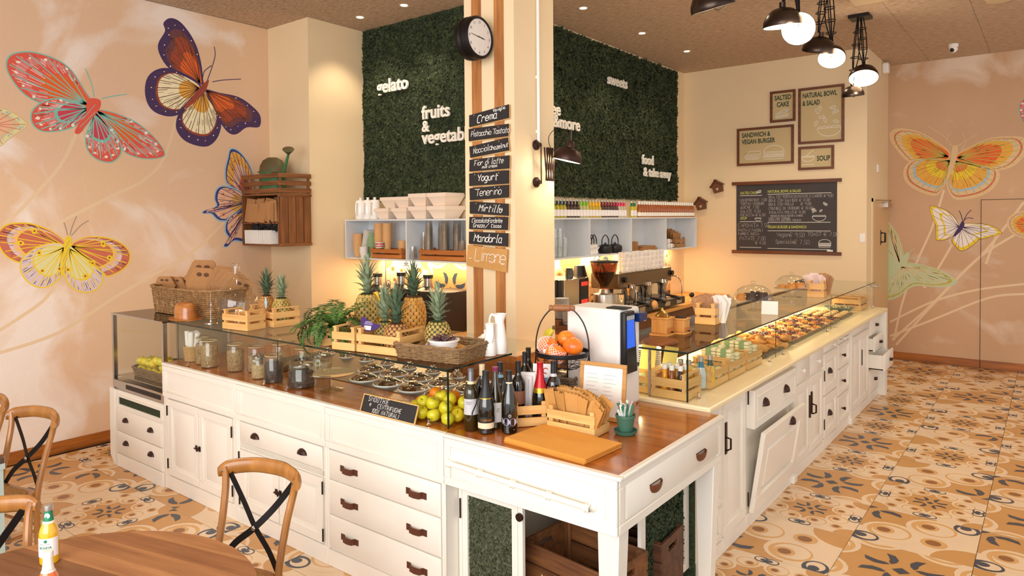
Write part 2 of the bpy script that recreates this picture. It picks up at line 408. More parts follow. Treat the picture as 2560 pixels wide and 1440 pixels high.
KN = {(-1, -3): 'A', (-1, -2): 'S', (-1, -1): 'X', (-1, 0): 'S', (-1, 1): 'X', (-1, 2): 'S', (-1, 3): 'X', (-1, 4): 'S', (-1, 5): 'B', (-1, 6): 'S', (-1, 7): 'X',
      (0, -3): 'X', (0, -2): 'D', (0, -1): 'S', (0, 0): 'B', (0, 1): 'S', (0, 2): 'C', (0, 3): 'S', (0, 4): 'B', (0, 5): 'X', (0, 6): 'B', (0, 7): 'S', (1, -3): 'S', (1, -2): 'D', (1, -1): 'X', (1, 0): 'D', (1, 1): 'X', (1, 2): 'S',
      (-10, -6): 'S', (-9, -6): 'S', (-8, -6): 'X', (-7, -6): 'B', (-6, -6): 'C', (-5, -6): 'X', (-9, -7): 'X', (-8, -7): 'D', (-7, -7): 'S', (-6, -7): 'D', (-5, -7): 'S'}
rt = random.Random(3)
ci = co.matrix_world.inverted()
for i in range(-10, 7):
    for j in range(-14, 9):
        x = .42+TX*(i+.5); y = 3.396+TY*(j+.5)
        if x < -5.5 or y > 8.8: continue
        if x < -1.3 and y > .45: continue
        if x < -.6 and y > 1.3: continue
        p = ci @ Vector((x, y, 0))
        if p.z > -.6: continue
        px = -1739.8*p.x/p.z/2560; py = (-1739.8*p.y/p.z-131)/1440
        if abs(px) > .62 or py < -.85: continue
        k = KN.get((i, j)) or ('S' if (i+j) % 2 else rt.choice('XABCDX'))
        link('tile', TM[k], fl, (x, y, -.001*rt.random()))
# ---------------------------------------------------------------- joinery pieces (drawn in a local plane, z = out of the face)
def frame(b, u0, v0, u1, v1, w_, z0, z1):
    for q in ((u0, v0, u1, v0+w_), (u0, v1-w_, u1, v1), (u0, v0+w_, u0+w_, v1-w_), (u1-w_, v0+w_, u1, v1-w_)): b.box(q[0], q[1], z0, q[2], q[3], z1)
def door_mb(M, u0, v0, u1, v1, t=.018, st=.055, raised=True):
    b = MB(M); g = .002
    frame(b, u0+g, v0+g, u1-g, v1-g, st, 0, t)
    i = (u0+st, v0+st, u1-st, v1-st); b.box(i[0], i[1], 0, i[2], i[3], .006)
    frame(b, i[0], i[1], i[2], i[3], .012, .006, t-.004)
    if raised:
        e = .025; f = .045
        b.frus((i[0]+e, i[1]+e, i[2]-e, i[3]-e), .006, (i[0]+f, i[1]+f, i[2]-f, i[3]-f), t-.004)
    return b
def drawer_mb(M, u0, v0, u1, v1, t=.018):
    b = MB(M); g = .002; b.frus((u0+g, v0+g, u1-g, v1-g), 0, (u0+g, v0+g, u1-g, v1-g), t-.005); b.frus((u0+g, v0+g, u1-g, v1-g), t-.005, (u0+.01, v0+.01, u1-.01, v1-.01), t); return b
def cup_mb(M, u, v, w_=.045, h=.034, dp=.024, z=.018, flip=1):
    b = MB(M); vs = []; n, m = 12, 5
    for i in range(n+1):
        for j in range(m+1):
            a = PI*i/n; c = PI/2*j/m
            vs.append((u+w_*math.cos(a)*math.cos(c*.98), v+flip*h*math.sin(a)*math.cos(c*.9), z+dp*math.sin(c)))
    fs = [(i*(m+1)+j, (i+1)*(m+1)+j, (i+1)*(m+1)+j+1, i*(m+1)+j+1) for i in range(n) for j in range(m)]
    b.add(vs, fs); b.box(u-w_, v-.002*flip, z, u+w_, v+.003*flip, z+.004); return b
def strap_mb(M, u, v, z=.018):
    b = MB(M); pts = [(-.075, .003), (-.045, .003), (-.035, .022), (0, .027), (.035, .022), (.045, .003), (.075, .003)]
    for (a, c), (e, g) in zip(pts, pts[1:]):
        b.add([(u+a, v-.017, z+c), (u+e, v-.017, z+g), (u+e, v+.017, z+g), (u+a, v+.017, z+c)]+[(u+a, v-.017, z+c-.003), (u+e, v-.017, z+g-.003), (u+e, v+.017, z+g-.003), (u+a, v+.017, z+c-.003)],
              [(0, 1, 2, 3), (7, 6, 5, 4), (0, 4, 5, 1), (3, 2, 6, 7), (0, 3, 7, 4), (1, 5, 6, 2)])
    for s in (-.062, .062): b.lathe([(.006, 0), (.005, .004), (0, .005)], 8, (u+s, v, z+.003))
    return b
def hinge_mb(M, u, v, z=.018, h=.075):
    b = MB(M); b.tube([(u, v-h/2, z+.004), (u, v+h/2, z+.004)], .005, 6); return b
def latch_mb(M, u, v, z=.018):
    b = MB(M)
    for s in (-1, 1): b.box(u+s*.022-.011, v-.018, z, u+s*.022+.011, v+.018, z+.006)
    b.tube([(u-.03, v, z+.014), (u+.03, v, z+.014)], .006, 6); b.tube([(u+.012, v-.016, z+.016), (u+.012, v+.016, z+.016)], .006, 6); return b
def knob_mb(M, u, v, z=.018, r=.014):
    b = MB(M); b.lathe([(r*.55, 0), (r*.45, r*.8), (r*.9, r*1.1), (r, r*1.6), (r*.7, r*2.1), (0, r*2.2)], 12, (u, v, z)); return b
def apron(u0, u1, cab):
    b = MB(front(-.008)); frame(b, u0+.002, .70, u1-.002, .935, .038, 0, .014); b.box(u0+.03, .73, 0, u1-.03, .92, .004)
    frame(b, u0+.05, .738, u1-.05, .912, .009, .003, .009)
    part('apron_panel', b, cream, cab, bev=.002)
def carcass(name, label, u0, u1, ztop=.93, depth=1.02, hollow=None):
    t = thing(name, label, 'cabinet', group=None)
    b = MB(); b.box(u0+.001, .0, 0, u1-.001, depth, ztop); part('body', b, cream, t)
    return t
F0 = front(0)
# ---- A: two doors
t = carcass('base_cabinet', 'cream cabinet with two framed doors, beside the low fruit-fridge cabinet', -3.9, -2.88); apron(-3.9, -2.88, t)
for i, (a, c) in enumerate(((-3.83, -3.39), (-3.385, -2.945))):
    dd = part('door', door_mb(F0, a, .115, c, .69), cream, t, bev=.002)
    for v in (.60, .2): part('hinge', hinge_mb(F0, a-.004 if i == 0 else c+.004, v), black, dd)
part('latch', latch_mb(F0, -3.388, .40), bronze, t)
b = MB(F0); b.box(-3.9, .0, 0, -2.88, .105, .012); b.box(-3.9, .1, 0, -3.84, .7, .012); b.box(-2.935, .1, 0, -2.88, .7, .012); part('face_frame', b, cream, t, bev=.003)
# ---- B: drawer over two doors
t = carcass('base_cabinet', 'cream cabinet with one wide cup-handled drawer over two doors, behind the wooden chair', -2.88, -1.93); apron(-2.88, -1.93, t)
dd = part('drawer', drawer_mb(F0, -2.85, .555, -1.965, .69), cream, t)
for u in (-2.66, -2.155): part('cup_pull', cup_mb(F0, u, .612), bronze, dd)
b = MB(F0)
for k in range(4): b.box(-2.85, .515+k*.009, 0, -1.965, .521+k*.009, .014)
part('reeded_rail', b, cream, t)
for i, (a, c) in enumerate(((-2.85, -2.41), (-2.405, -1.965))):
    dd = part('door', door_mb(F0, a, .115, c, .505), cream, t, bev=.002)
    for v in (.45, .17): part('hinge', hinge_mb(F0, a-.004 if i == 0 else c+.004, v), black, dd)
part('latch', latch_mb(F0, -2.408, .315), bronze, t)
b = MB(F0); b.box(-2.88, 0, 0, -1.93, .105, .012); b.box(-2.88, .1, 0, -2.86, .7, .012); b.box(-1.955, .1, 0, -1.93, .7, .012); part('face_frame', b, cream, t, bev=.003)
# ---- C: three drawers
t = carcass('base_cabinet', 'cream cabinet with three plain drawers and brown strap handles', -1.93, -.98); apron(-1.93, -.98, t)
for v0, v1 in ((.518, .69), (.312, .514), (.112, .308)):
    dd = part('drawer', drawer_mb(F0, -1.905, v0, -1.01, v1), cream, t)
    for u in (-1.72, -1.18): part('strap_pull', strap_mb(F0, u, (v0+v1)/2), mat('leather_pull', (92, 50, 34), .45), dd)
b = MB(F0); b.box(-1.93, 0, 0, -.98, .1, .012); b.box(-1.93, .1, 0, -1.908, .7, .012); b.box(-1.007, .1, 0, -.98, .7, .012); part('face_frame', b, cream, t, bev=.003)
# ---- low cabinet that carries the fruit fridge
t = thing('base_cabinet', 'low cream cabinet with two cup-handled drawers under the fruit fridge', 'cabinet')
F1 = front(-.012); b = MB(); b.box(-4.80, -.012, 0, -3.905, .6, .63); part('body', b, cream, t)
for v0, v1 in ((.30, .485), (.115, .296)):
    dd = part('drawer', drawer_mb(F1, -4.69, v0, -3.92, v1), cream, t)
    for u in (-4.51, -4.08): part('cup_pull', cup_mb(F1, u, (v0+v1)/2+.005), bronze, dd)
b = MB(F1); b.box(-4.69, .0, 0, -3.905, .11, .016); b.prism([(-4.80, .08), (-4.70, 0), (-4.695, .63), (-4.79, .645)], 0, .024); part('face_frame', b, cream, t, bev=.003)
b = MB(F1); frame(b, -4.67, .505, -3.915, .60, .018, 0, .014); part('inset_frame', b, cream, t)
b = MB(F1); b.box(-4.65, .523, 0, -3.93, .582, .006); part('moss_inset', b, mat('moss_flat', (44, 58, 34), .9, var=.4, sc=60, bump=1, bsc=90), t)
mossy = mat('moss_panel', (70, 84, 52), .95, col2=(22, 32, 16), sc=70, bump=1, bsc=120)
def tufts(mb, n, fn, s0, s1):
    for _ in range(n):
        p, nr = fn(); a = U(0, 6.28); s = U(s0, s1)
        t1 = nr.orthogonal().normalized(); t1 = (Matrix.Rotation(a, 3, nr) @ t1); t2 = nr.cross(t1); q = (t1+nr*U(-.2, .9)).normalized(); t2 = (t2+nr*U(-.5, .5)).normalized()
        mb.add([p-t2*s*.5, p+q*s+t2*s*.1, p+t2*s*.5, p-q*s*.5+nr*s*.3], [(0, 1, 2, 3)])
def leafy(name, cols, rough=.8, trans=0):
    m = bpy.data.materials.new(name); m.use_nodes = True; n = m.node_tree.nodes; L = m.node_tree.links; b = n['Principled BSDF']; b.inputs['Roughness'].default_value = rough
    g = n.new('ShaderNodeNewGeometry'); cr = ramp2(n, L, g.outputs['Random Per Island'], [(i/(len(cols)-1), c) for i, c in enumerate(cols)]); L.new(cr.outputs[0], b.inputs['Base Color']); return m
mosst = leafy('moss_tuft', [(24, 34, 18), (38, 54, 26), (52, 66, 34), (66, 74, 44), (34, 50, 28)])
mossg = leafy('moss_tuft_grey', [(40, 46, 30), (70, 76, 52), (96, 98, 74), (58, 66, 40), (84, 84, 60)])
# ---- D: the desk corner, open below
t = thing('desk', 'cream corner desk with oak top edge, open underneath over wooden crates', 'desk')
b = MB(front(-.008)); frame(b, -.978, .70, 0, .935, .04, 0, .014); b.box(-.95, .73, -.02, -.03, .92, .004); frame(b, -.935, .738, -.06, .912, .009, .003, .009); part('apron_panel', b, cream, t, bev=.002)
b = MB(side(-.012)); frame(b, 0, .70, 1.11, .935, .04, 0, .014); b.box(.03, .73, -.02, 1.08, .92, .003); part('side_apron', b, cream, t, bev=.002)
S2 = side(-.010)
dd = part('drawer', drawer_mb(S2, .055, .748, 1.075, .905, .014), cream, t)
for y in (.32, .83): part('cup_pull', cup_mb(S2, y, .832, .056, .05, .028, .012, -1), mat('brown_pull', (110, 62, 40), .4), dd)
b = MB()
pr = [(-.93, .825)]
b.tube([(-.925, -.045, .822), (-.13, -.045, .80)], .0135, 10)
for k in range(5):
    x = -.925+.795*k/4; z = .822-.022*k/4; b.lathe([(.0135, -.014), (.02, -.008), (.014, 0), (.02, .008), (.0135, .014)], 10, (x, -.045, z), rotm('Y', PI/2))
for x, z in ((-.93, .822), (-.125, .80)): b.lathe([(.028, 0), (.026, .008), (.012, .02), (.012, .036)], 12, (x, -.01, z), rotm('X', PI/2))
part('rail', b, cream, t)
for (x, y) in ((-.075, .065), (-.06, 1.06)):
    b = MB(); b.frus((x-.034, y-.034, x+.034, y+.034), 0, (x-.045, y-.045, x+.06, y+.045), .70); part('leg', b, cream, t, bev=.004)
b = MB(); b.box(-.97, 1.075, 0, -.14, 1.1, .69); part('back_board', b, mossy, t); b = MB(); tufts(b, 2500, lambda: (Vector((U(-.95, -.16), 1.073, U(.02, .68))), Vector((0, -1, 0))), .01, .022); part('moss', b, mosst, t, kind='stuff')
# moss-filled doors under the desk
tm_ = thing('moss_door', 'cream framed door filled with grey-green moss, left under the desk', 'door panel')
M = front(.105); b = MB(M); frame(b, -.955, .06, -.60, .66, .035, 0, .02); part('frame', b, cream, tm_)
b = MB(); tufts(b, 5000, lambda: (Vector((U(-.925, -.63), .1, U(.09, .63))), Vector((0, -1, 0))), .008, .02); part('moss', b, mossg, tm_, kind='stuff')
b = MB(); b.box(-.95, .102, .07, -.605, .11, .65); part('backing', b, mossy, tm_)
b = MB(M); b.box(-.976, .062, 0, -.956, .69, .022); part('stile', b, cream, tm_)
b = MB(M); b.box(-.598, .062, 0, -.57, .69, .02); part('stile', b, cream, tm_); part('hinge', hinge_mb(M, -.962, .55, .024, .1), bronze, tm_)
b = MB(M); b.lathe([(.02, 0), (.02, .012), (0, .014)], 10, (-.584, .60, .02)); part('catch', b, bronze, tm_)
tm2 = thing('moss_door', 'cream framed panel with dark green moss, on the right under the desk drawer', 'door panel')
b = MB(side(-.18)); frame(b, .5, .09, 1.06, .64, .045, 0, .02); part('frame', b, cream, tm2)
b = MB(); tufts(b, 3000, lambda: (Vector((-.17, U(.54, 1.0), U(.14, .6))), Vector((1, 0, 0))), .01, .022); part('moss', b, mosst, tm2, kind='stuff')
b = MB(); b.box(-.18, .52, .1, -.172, 1.04, .62); part('backing', b, mossy, tm2)
# ---- oak worktops with cream nosing
t = thing('worktop', 'long glossy oak worktop of the gelato counter with steel serving deck behind', 'worktop')
b = MB(); b.box(-3.9, .004, .936, -.981, .995, .953); part('oak_board', b, oak, t)
b = MB(); b.box(-3.9, -.026, .936, -.981, .006, .955); part('edge_moulding', b, cream, t, bev=.004, seg=2)
b = MB(); b.box(-3.3, .40, .953, -1.12, .995, .957); part('steel_deck', b, mat('steel_deck', (130, 124, 116), .3, 1), t, bev=.001)
t = thing('worktop', 'glossy oak desk top at the outer corner with the wine bottles on it', 'worktop')
b = MB(); b.box(-.98, .008, .937, -.008, 1.115, .95); b.box(-1.43, 1.0, .937, -.905, 1.6, .95); part('oak_board', b, oak, t)
b = MB(); b.box(-.98, -.026, .936, .02, .010, .953); b.box(-.010, .010, .936, .02, 1.115, .953); part('edge_moulding', b, cream, t, bev=.005, seg=2)
# ---------------------------------------------------------------- right-hand run of cabinets (face x = -.15)
XF = -.15; M = side(XF)
def rc(label, y0, y1, post=0):
    t = thing('base_cabinet', label, 'cabinet')
    b = MB(); b.box(-.80, y0+.002, 0, XF, y1-.002, .94); part('body', b, cream, t)
    b = MB(M); b.box(y0+.001, .925, 0, y1-.001, .943, .016); part('top_rail', b, cream, t)
    b = MB(M); b.box(y0+.001, 0, 0, y1-.001, .09, .012)
    if post: b.box(y1-.075, .05, 0, y1, .93, .03); b.frus((y1-.08, 0, y1+.0, .08), 0, (y1-.08, 0, y1, .05), .036)
    part('face_frame', b, cream, t, bev=.003); return t
tri = lambda y, z, pr: part('cup_pull', cup_mb(M, y, z-.01, .042, .046, .028), bronze, pr)
wk = lambda y, z, pr, m=None: part('knob', knob_mb(M, y, z, .016, .016), m or white, pr)
t = rc('narrow cream cabinet with two small stacked panels right against the desk', 1.12, 1.5)
for v0, v1 in ((.32, .62), (.1, .30), (.64, .92)): part('panel', door_mb(M, 1.3, v0, 1.48, v1, .018, .035), cream, t, bev=.002)
t = rc('tall cream single-door cabinet with a long brown latch', 1.5, 1.9)
dd = part('door', door_mb(M, 1.51, .095, 1.88, .92, .018, .06), cream, t, bev=.002)
b = MB(M); b.box(1.515, .60, .018, 1.545, .79, .024); b.tube([(1.53, .70, .024), (1.545, .69, .045), (1.545, .63, .045), (1.53, .62, .024)], .006, 6); part('latch', b, bronze, dd)
t = rc('cream cabinet with an open drawer above a tilted-out bin flap', 1.9, 2.96, 1)
b = MB(side(XF+.03)); u = (1.925, .655, 2.83, .905); b.frus(u, -.03, u, .03); frame(b, 1.965, .70, 2.79, .865, .012, .03, .036); b.box(1.95, .67, -.3, 2.8, .68, -.03)
dd = part('drawer', b, cream, t, bev=.003)
for y in (2.12, 2.57): part('cup_pull', cup_mb(side(XF+.06), y, .775, .046, .05, .03, 0), bronze, dd)
dd = link('bin_flap', None, t, (XF+.012, 0, .10), (0, R(8.5), 0))
part('flap', door_mb(side(0), 1.945, 0, 2.87, .545, .03, .1), cream, dd, bev=.002); part('cup_pull', cup_mb(side(0), 2.53, .475, .046, .05, .03, .03), bronze, dd)
dd2 = part('hinge', hinge_mb(M, 1.912, .86, .018, .09), bronze, t); part('hinge', hinge_mb(M, 1.912, .2, .018, .09), bronze, t)
t = rc('cream cabinet with two white-knobbed drawers over a pair of doors with brown bolts', 2.96, 3.8)
for a, c, k in ((2.985, 3.37, 3.12), (3.375, 3.78, 3.57)):
    dd = part('drawer', drawer_mb(M, a, .73, c, .915), cream, t); wk(k, .82, dd)
    part('door', door_mb(M, a, .1, c, .715, .018, .06), cream, t, bev=.002)
b = MB(M); b.box(3.335, .4, .018, 3.355, .58, .03); b.box(3.385, .42, .018, 3.405, .6, .03); b.tube([(3.395, .5, .03), (3.41, .49, .055), (3.41, .43, .055), (3.395, .42, .03)], .007, 6); part('latch', b, bronze, t)
t = rc('narrow cream cabinet with a knobbed drawer above two doors with dark cup pulls', 3.8, 4.3)
dd = part('drawer', drawer_mb(M, 3.82, .845, 4.28, .92), cream, t); wk(4.08, .885, dd)
for v0, v1, h in ((.475, .835, .66), (.1, .465, .29)): tri(3.98, h, part('door', door_mb(M, 3.82, v0, 4.28, v1, .018, .07), cream, t, bev=.002))
for v in (.65, .23): part('hinge', hinge_mb(M, 3.808, v, .018, .09), bronze, t)
t = rc('slim cream cabinet of four small stacked drawers with mixed knobs', 4.3, 4.84, 1)
for v0, v1, m in ((.85, .92, white), (.62, .84, bronze), (.37, .61, bronze), (.1, .36, bronze)): dd = part('drawer', door_mb(M, 4.32, v0, 4.75, v1, .018, .03, False), cream, t); wk(4.46, (v0+v1)/2, dd, m)
t = rc('wide plain cream double-door cabinet near the far end', 4.84, 5.66)
part('drawer', drawer_mb(M, 4.86, .84, 5.64, .92), cream, t)
for a, c in ((4.86, 5.28), (5.285, 5.64)): part('door', door_mb(M, a, .1, c, .83, .018, .06), cream, t, bev=.002)
part('hinge', hinge_mb(M, 5.29, .57, .018, .16), bronze, t)
t = rc('cream cabinet of four half-open drawers at the far end of the counter', 5.66, 6.18)
for v0, v1, o, m in ((.735, .92, .01, 0), (.565, .725, .05, 0), (.37, .555, .15, 0), (.1, .36, .0, 0)):
    MM = side(XF+o); dd = part('drawer', drawer_mb(MM, 5.68, v0, 6.16, v1), cream, t)
    if o: b = MB(); b.box(XF-.1, 5.69, v0+.01, XF+o, 5.71, v1-.02); b.box(XF-.1, 6.13, v0+.01, XF+o, 6.15, v1-.02); b.box(XF-.1, 5.69, v0+.01, XF+o, 6.15, v0+.02); part('drawer_box', b, cream, dd)
    b = MB(MM); b.box(5.93, (v0+v1)/2-.014, .018, 5.98, (v0+v1)/2+.014, .045); part('knob', b, bronze, dd)
t = thing('end_panel', 'plain cream end panel closing the far end of the long counter', 'panel')
b = MB(); b.box(-.9, 6.181, 0, -.065, 6.3, .944); part('panel', b, cream, t, bev=.006, seg=2)
t = thing('worktop', 'long cream worktop of the pastry counter running to the back wall', 'worktop')
b = MB(); b.box(-.80, 1.125, .945, -.065, 6.32, .975); part('board', b, mat('cream_top', (244, 226, 184), .3), t, bev=.008, seg=2)
# ---------------------------------------------------------------- glass cases
GT = 1.262
def slab(t, name, x0, y0, z0, x1, y1, z1, m=pane): b = MB(); b.box(x0, y0, z0, x1, y1, z1); return part(name, b, m, t)
def clip_(t, x, y, z, along): 
    b = MB(); b.lathe([(.012, 0), (.013, .006), (.007, .012), (.007, .03), (.011, .034), (.0, .04)], 10, (x, y, z)); part('clip', b, chrome, t)
t = thing('glass_display_case', 'long frameless glass case of the gelato counter with jars and lids inside', 'display case')
slab(t, 'top_pane', -3.89, .03, GT-.008, -1.0, .56, GT); slab(t, 'top_edge', -3.89, .026, GT-.009, -.998, .0295, GT+.0005, edge); slab(t, 'top_edge', -.9995, .026, GT-.009, -.996, .56, GT+.0005, edge)
for a, c in ((-3.89, -2.485), (-2.48, -1.004)): slab(t, 'front_pane', a, .038, .958, c, .042, GT-.009)
slab(t, 'end_pane', -1.004, .043, .958, -1.0, .56, GT-.009); slab(t, 'partition_pane', -2.484, .043, .958, -2.480, .36, 1.2); slab(t, 'corner_edge', -1.007, .036, .958, -1.0, .0435, GT-.009, edge); slab(t, 'joint', -2.485, .0385, .958, -2.480, .0415, GT-.009, edge)
slab(t, 'shelf_pane', -3.3, .57, GT-.008, -1.02, .95, GT, pane)
for x in (-3.6, -2.62, -2.37, -1.13): clip_(t, x, .028, .956, 0)
t = thing('glass_display_case', 'long frameless glass case of the pastry counter, cream top, warm lit', 'display case')
XG = -.21; z0 = .978
slab(t, 'top_pane', -.79, 1.155, GT-.008, XG+.004, 6.36, GT); slab(t, 'top_edge', XG+.005, 1.15, GT-.009, XG+.009, 6.36, GT+.0005, edge); slab(t, 'top_edge', -.79, 1.147, GT-.009, XG+.009, 1.1545, GT+.0005, edge)
for a, c in ((1.16, 2.728), (2.732, 4.348), (4.352, 6.36)): slab(t, 'front_pane', XG, a, z0, XG+.004, c, GT-.009)
for y in (2.728, 4.348): slab(t, 'joint', XG, y+.0005, z0, XG+.004, y+.0035, GT-.009, edge)
slab(t, 'corner_edge', XG-.003, 1.152, z0, XG+.005, 1.1595, GT-.009, edge); slab(t, 'end_pane', -.44, 1.155, z0, XG-.0035, 1.159, GT-.009); slab(t, 'end_pane', -.79, 1.155, z0, -.452, 1.159, GT-.009)
slab(t, 'steel_post', -.451, 1.152, z0, -.441, 1.172, GT-.009, steel)
for y in (1.27, 2.54, 2.86, 4.16, 4.47, 6.17): clip_(t, XG+.018, y, .9755, 1)
b = MB(); b.lathe([(.012, 0), (.012, .07), (.02, .075), (.02, .085), (0, .086)], 10, (XG+.006, 6.1, 1.235), rotm('Y', PI/2)); part('hook', b, steel, t)
ledm = mat('warm_led', (255, 214, 140), emit=9, ecol=(255, 196, 110))
b = MB(); b.box(-.775, 1.2, GT-.024, -.755, 6.3, GT-.009); part('light_channel', b, edge, t)
for y in (1.75, 2.9, 4.1, 5.3): lamp('case_light', 'AREA', (-.765, y, GT-.026), 9, (1, .78, .42), .016, (-.765, y, .9), 1.1)
# fruit fridge
t = thing('fruit_fridge', 'steel-framed glass fruit fridge with yellow apples on the low cabinet', 'fridge')
fx0, fx1 = -4.80, -3.905; fz = GT-.003
b = MB(); b.box(fx0, -.006, .632, fx1, .56, .71); part('base', b, steel, t, bev=.004)
b = MB(); b.box(fx0+.25, -.009, .655, fx1-.06, -.0065, .69); part('vent_grille', b, mat('grille', (60, 56, 54), .5, .8), t)
for x in (fx0, fx1-.03):
    for y in (-.005, .53): slab(t, 'post', x, y, .711, x+.03, y+.03, fz-.011, steel)
slab(t, 'front_pane', fx0+.031, .004, .711, fx1-.031, .008, fz-.011); slab(t, 'side_pane', fx0+.004, .026, .711, fx0+.008, .529, fz-.011); slab(t, 'top_pane', fx0, -.006, fz-.0105, fx1, .56, fz, glass('tinted_glass', (150, 140, 128)))
slab(t, 'back_panel', fx0+.031, .54, .711, fx1-.031, .548, fz-.011, mat('fridge_liner', (168, 150, 124), .5)); slab(t, 'shelf', fx0+.035, .02, .735, fx1-.035, .52, .741, steel)
slab(t, 'top_trim', fx0, -.010, fz-.012, fx1, -.0065, fz+.001, steel)
# ---------------------------------------------------------------- builders
def crate(label, loc, rz, L=.265, W=.15, H=.105, tall=.13, m=None, group=None, text_=None, rails=True):
    mx, my, mz = m or (pine, piney, pinez)
    t = thing('wooden_crate', label, 'crate', loc, rz, group)
    w2 = .008; p = .022
    for sx in (-1, 1):
        for sy in (-1, 1):
            x = sx*(L/2-w2-p/2); y = sy*(W/2-w2-p/2); b = MB(); b.box(x-p/2, y-p/2, .004, x+p/2, y+p/2, tall); part('post', b, mz, t)
        if rails: b = MB(); x = sx*(L/2-w2-p/2); b.box(x-p/2-.003, -W/2+.004, tall, x+p/2+.003, W/2-.004, tall+.008); part('rail', b, my, t)
    h = (H-.016)/2
    for k in (0, 1):
        z = .002+k*(h+.016)
        for s in (-1, 1):
            b = MB(); b.box(-L/2, s*(W/2-w2/2)-w2/2, z, L/2, s*(W/2-w2/2)+w2/2, z+h); sl = part('slat', b, mx, t, bev=.001)
            if text_ and s == -1 and k == 1:
                q = MB(front(-W/2-.0006)); text(q, text_, 0, z+h*.25, h*.55, align='CENTER', shear=.3); part('stamp', q, mat('stamp', (226, 160, 90), .7), sl)
            b = MB(); b.box(s*(L/2-w2/2)-w2/2, -W/2+w2, z, s*(L/2-w2/2)+w2/2, W/2-w2, z+h); part('slat', b, my, t, bev=.001)
    for k in range(3):
        y = -W/2+w2+(W-2*w2)*(k+.5)/3; q = (W-2*w2)/3-.006; b = MB(); b.box(-L/2+w2, y-q/2, .002, L/2-w2, y+q/2, .007); part('floor_slat', b, mx, t)
    return t
def rrect(L, W, r, n=5):
    P = []
    for cx, cy, a in ((L/2-r, W/2-r, 0), (-L/2+r, W/2-r, 90), (-L/2+r, -W/2+r, 180), (L/2-r, -W/2+r, 270)):
        for i in range(n+1): P.append((cx+r*math.cos(R(a+90*i/n)), cy+r*math.sin(R(a+90*i/n))))
    return P
def resample(P, n):
    P = P+[P[0]]; ds = [0]
    for a, b in zip(P, P[1:]): ds.append(ds[-1]+math.hypot(b[0]-a[0], b[1]-a[1]))
    out = []; j = 0
    for i in range(n):
        s = ds[-1]*i/n
        while ds[j+1] < s: j += 1
        f = (s-ds[j])/max(1e-9, ds[j+1]-ds[j]); out.append((P[j][0]+(P[j+1][0]-P[j][0])*f, P[j][1]+(P[j+1][1]-P[j][1])*f))
    return out
def basket(label, loc, rz, L, W, H, fl=.9, rows=12, nst=40, m=wicker, r=.05, wave=None, sr=.0035, dip=0):
    t = thing('wicker_basket', label, 'basket', loc, rz)
    P = resample(rrect(L, W, min(r, W/2-.001)), nst*2); b = MB(); rj = random.Random(5)
    k0 = lambda z: fl+(1-fl)*z/H
    lift = lambda p, z: (dip*(abs(p[0])/(L/2))**3)*z/H
    for j in range(rows):
        z = H*(j+.5)/rows; pts = []
        for i, p in enumerate(P):
            o = .0045*(1 if (i//2+j) % 2 else -1) if i % 2 == 0 else 0; l = math.hypot(*p); q = k0(z)
            pts.append((p[0]*q*(1+o/l), p[1]*q*(1+o/l), z+lift(p, z)+rj.uniform(-.0018, .0018)))
        b.tube(pts, sr, 5, True)
    part('weave', b, m, t, kind='stuff')
    b = MB()
    for i in range(0, len(P), 2): p = P[i]; b.tube([(p[0]*k0(0), p[1]*k0(0), .002), (p[0], p[1], H+lift(p, H))], sr*.8, 4)
    part('stakes', b, m, t, kind='stuff')
    for k, (dz, dr) in enumerate(((0, 0), (.006, -.004), (.004, .005))):
        b = MB(); b.tube([(p[0]*(1+dr/.2)+.002*math.sin(i*1.3+k*2), p[1]*(1+dr/.2), H+dz+lift(p, H)+.003*math.sin(i*.9+k*2.1)) for i, p in enumerate(P)], sr*1.3, 6, True); part('rim', b, m, t)
    b = MB(); b.prism([(p[0]*fl, p[1]*fl) for p in P[::2]], .001, .007); part('base', b, m, t)
    return t
def wrap(src, dst, r, a=0):
    k = len(dst.v)
    for p in src.v: dst.v.append(tuple(dst.M @ Vector((r*math.sin(p[0]/r+a), -r*math.cos(p[0]/r+a), p[1]))))
    for f, m in zip(src.f, src.m): dst.f.append([i+k for i in f]); dst.m.append(m)
def band(b, r, z0, z1, a=PI, n=14): return b.lathe([(r, z0), (r, z1)], n, a0=-PI/2-a/2, a1=-PI/2+a/2)
wine_g = mat('dark_bottle_glass', (16, 16, 10), .04, coat=1)
olive_g = mat('olive_bottle_glass', (44, 34, 8), .04, coat=1)
PROF = {'bord': [(.0, 0), (.034, 0), (.0375, .006), (.0375, .195), (.034, .212), (.019, .235), (.0145, .25), (.0135, .305), (.0145, .306), (.0145, .313), (0, .313)],
        'burg': [(.0, 0), (.036, 0), (.0405, .006), (.0405, .14), (.036, .175), (.024, .22), (.0155, .255), (.0135, .30), (.015, .301), (.015, .31), (0, .31)],
        'flute': [(0, 0), (.036, 0), (.042, .008), (.043, .10), (.043, .13), (.036, .17), (.020, .235), (.016, .27), (.0155, .30), (.0165, .302), (.0165, .31), (0, .31)]}
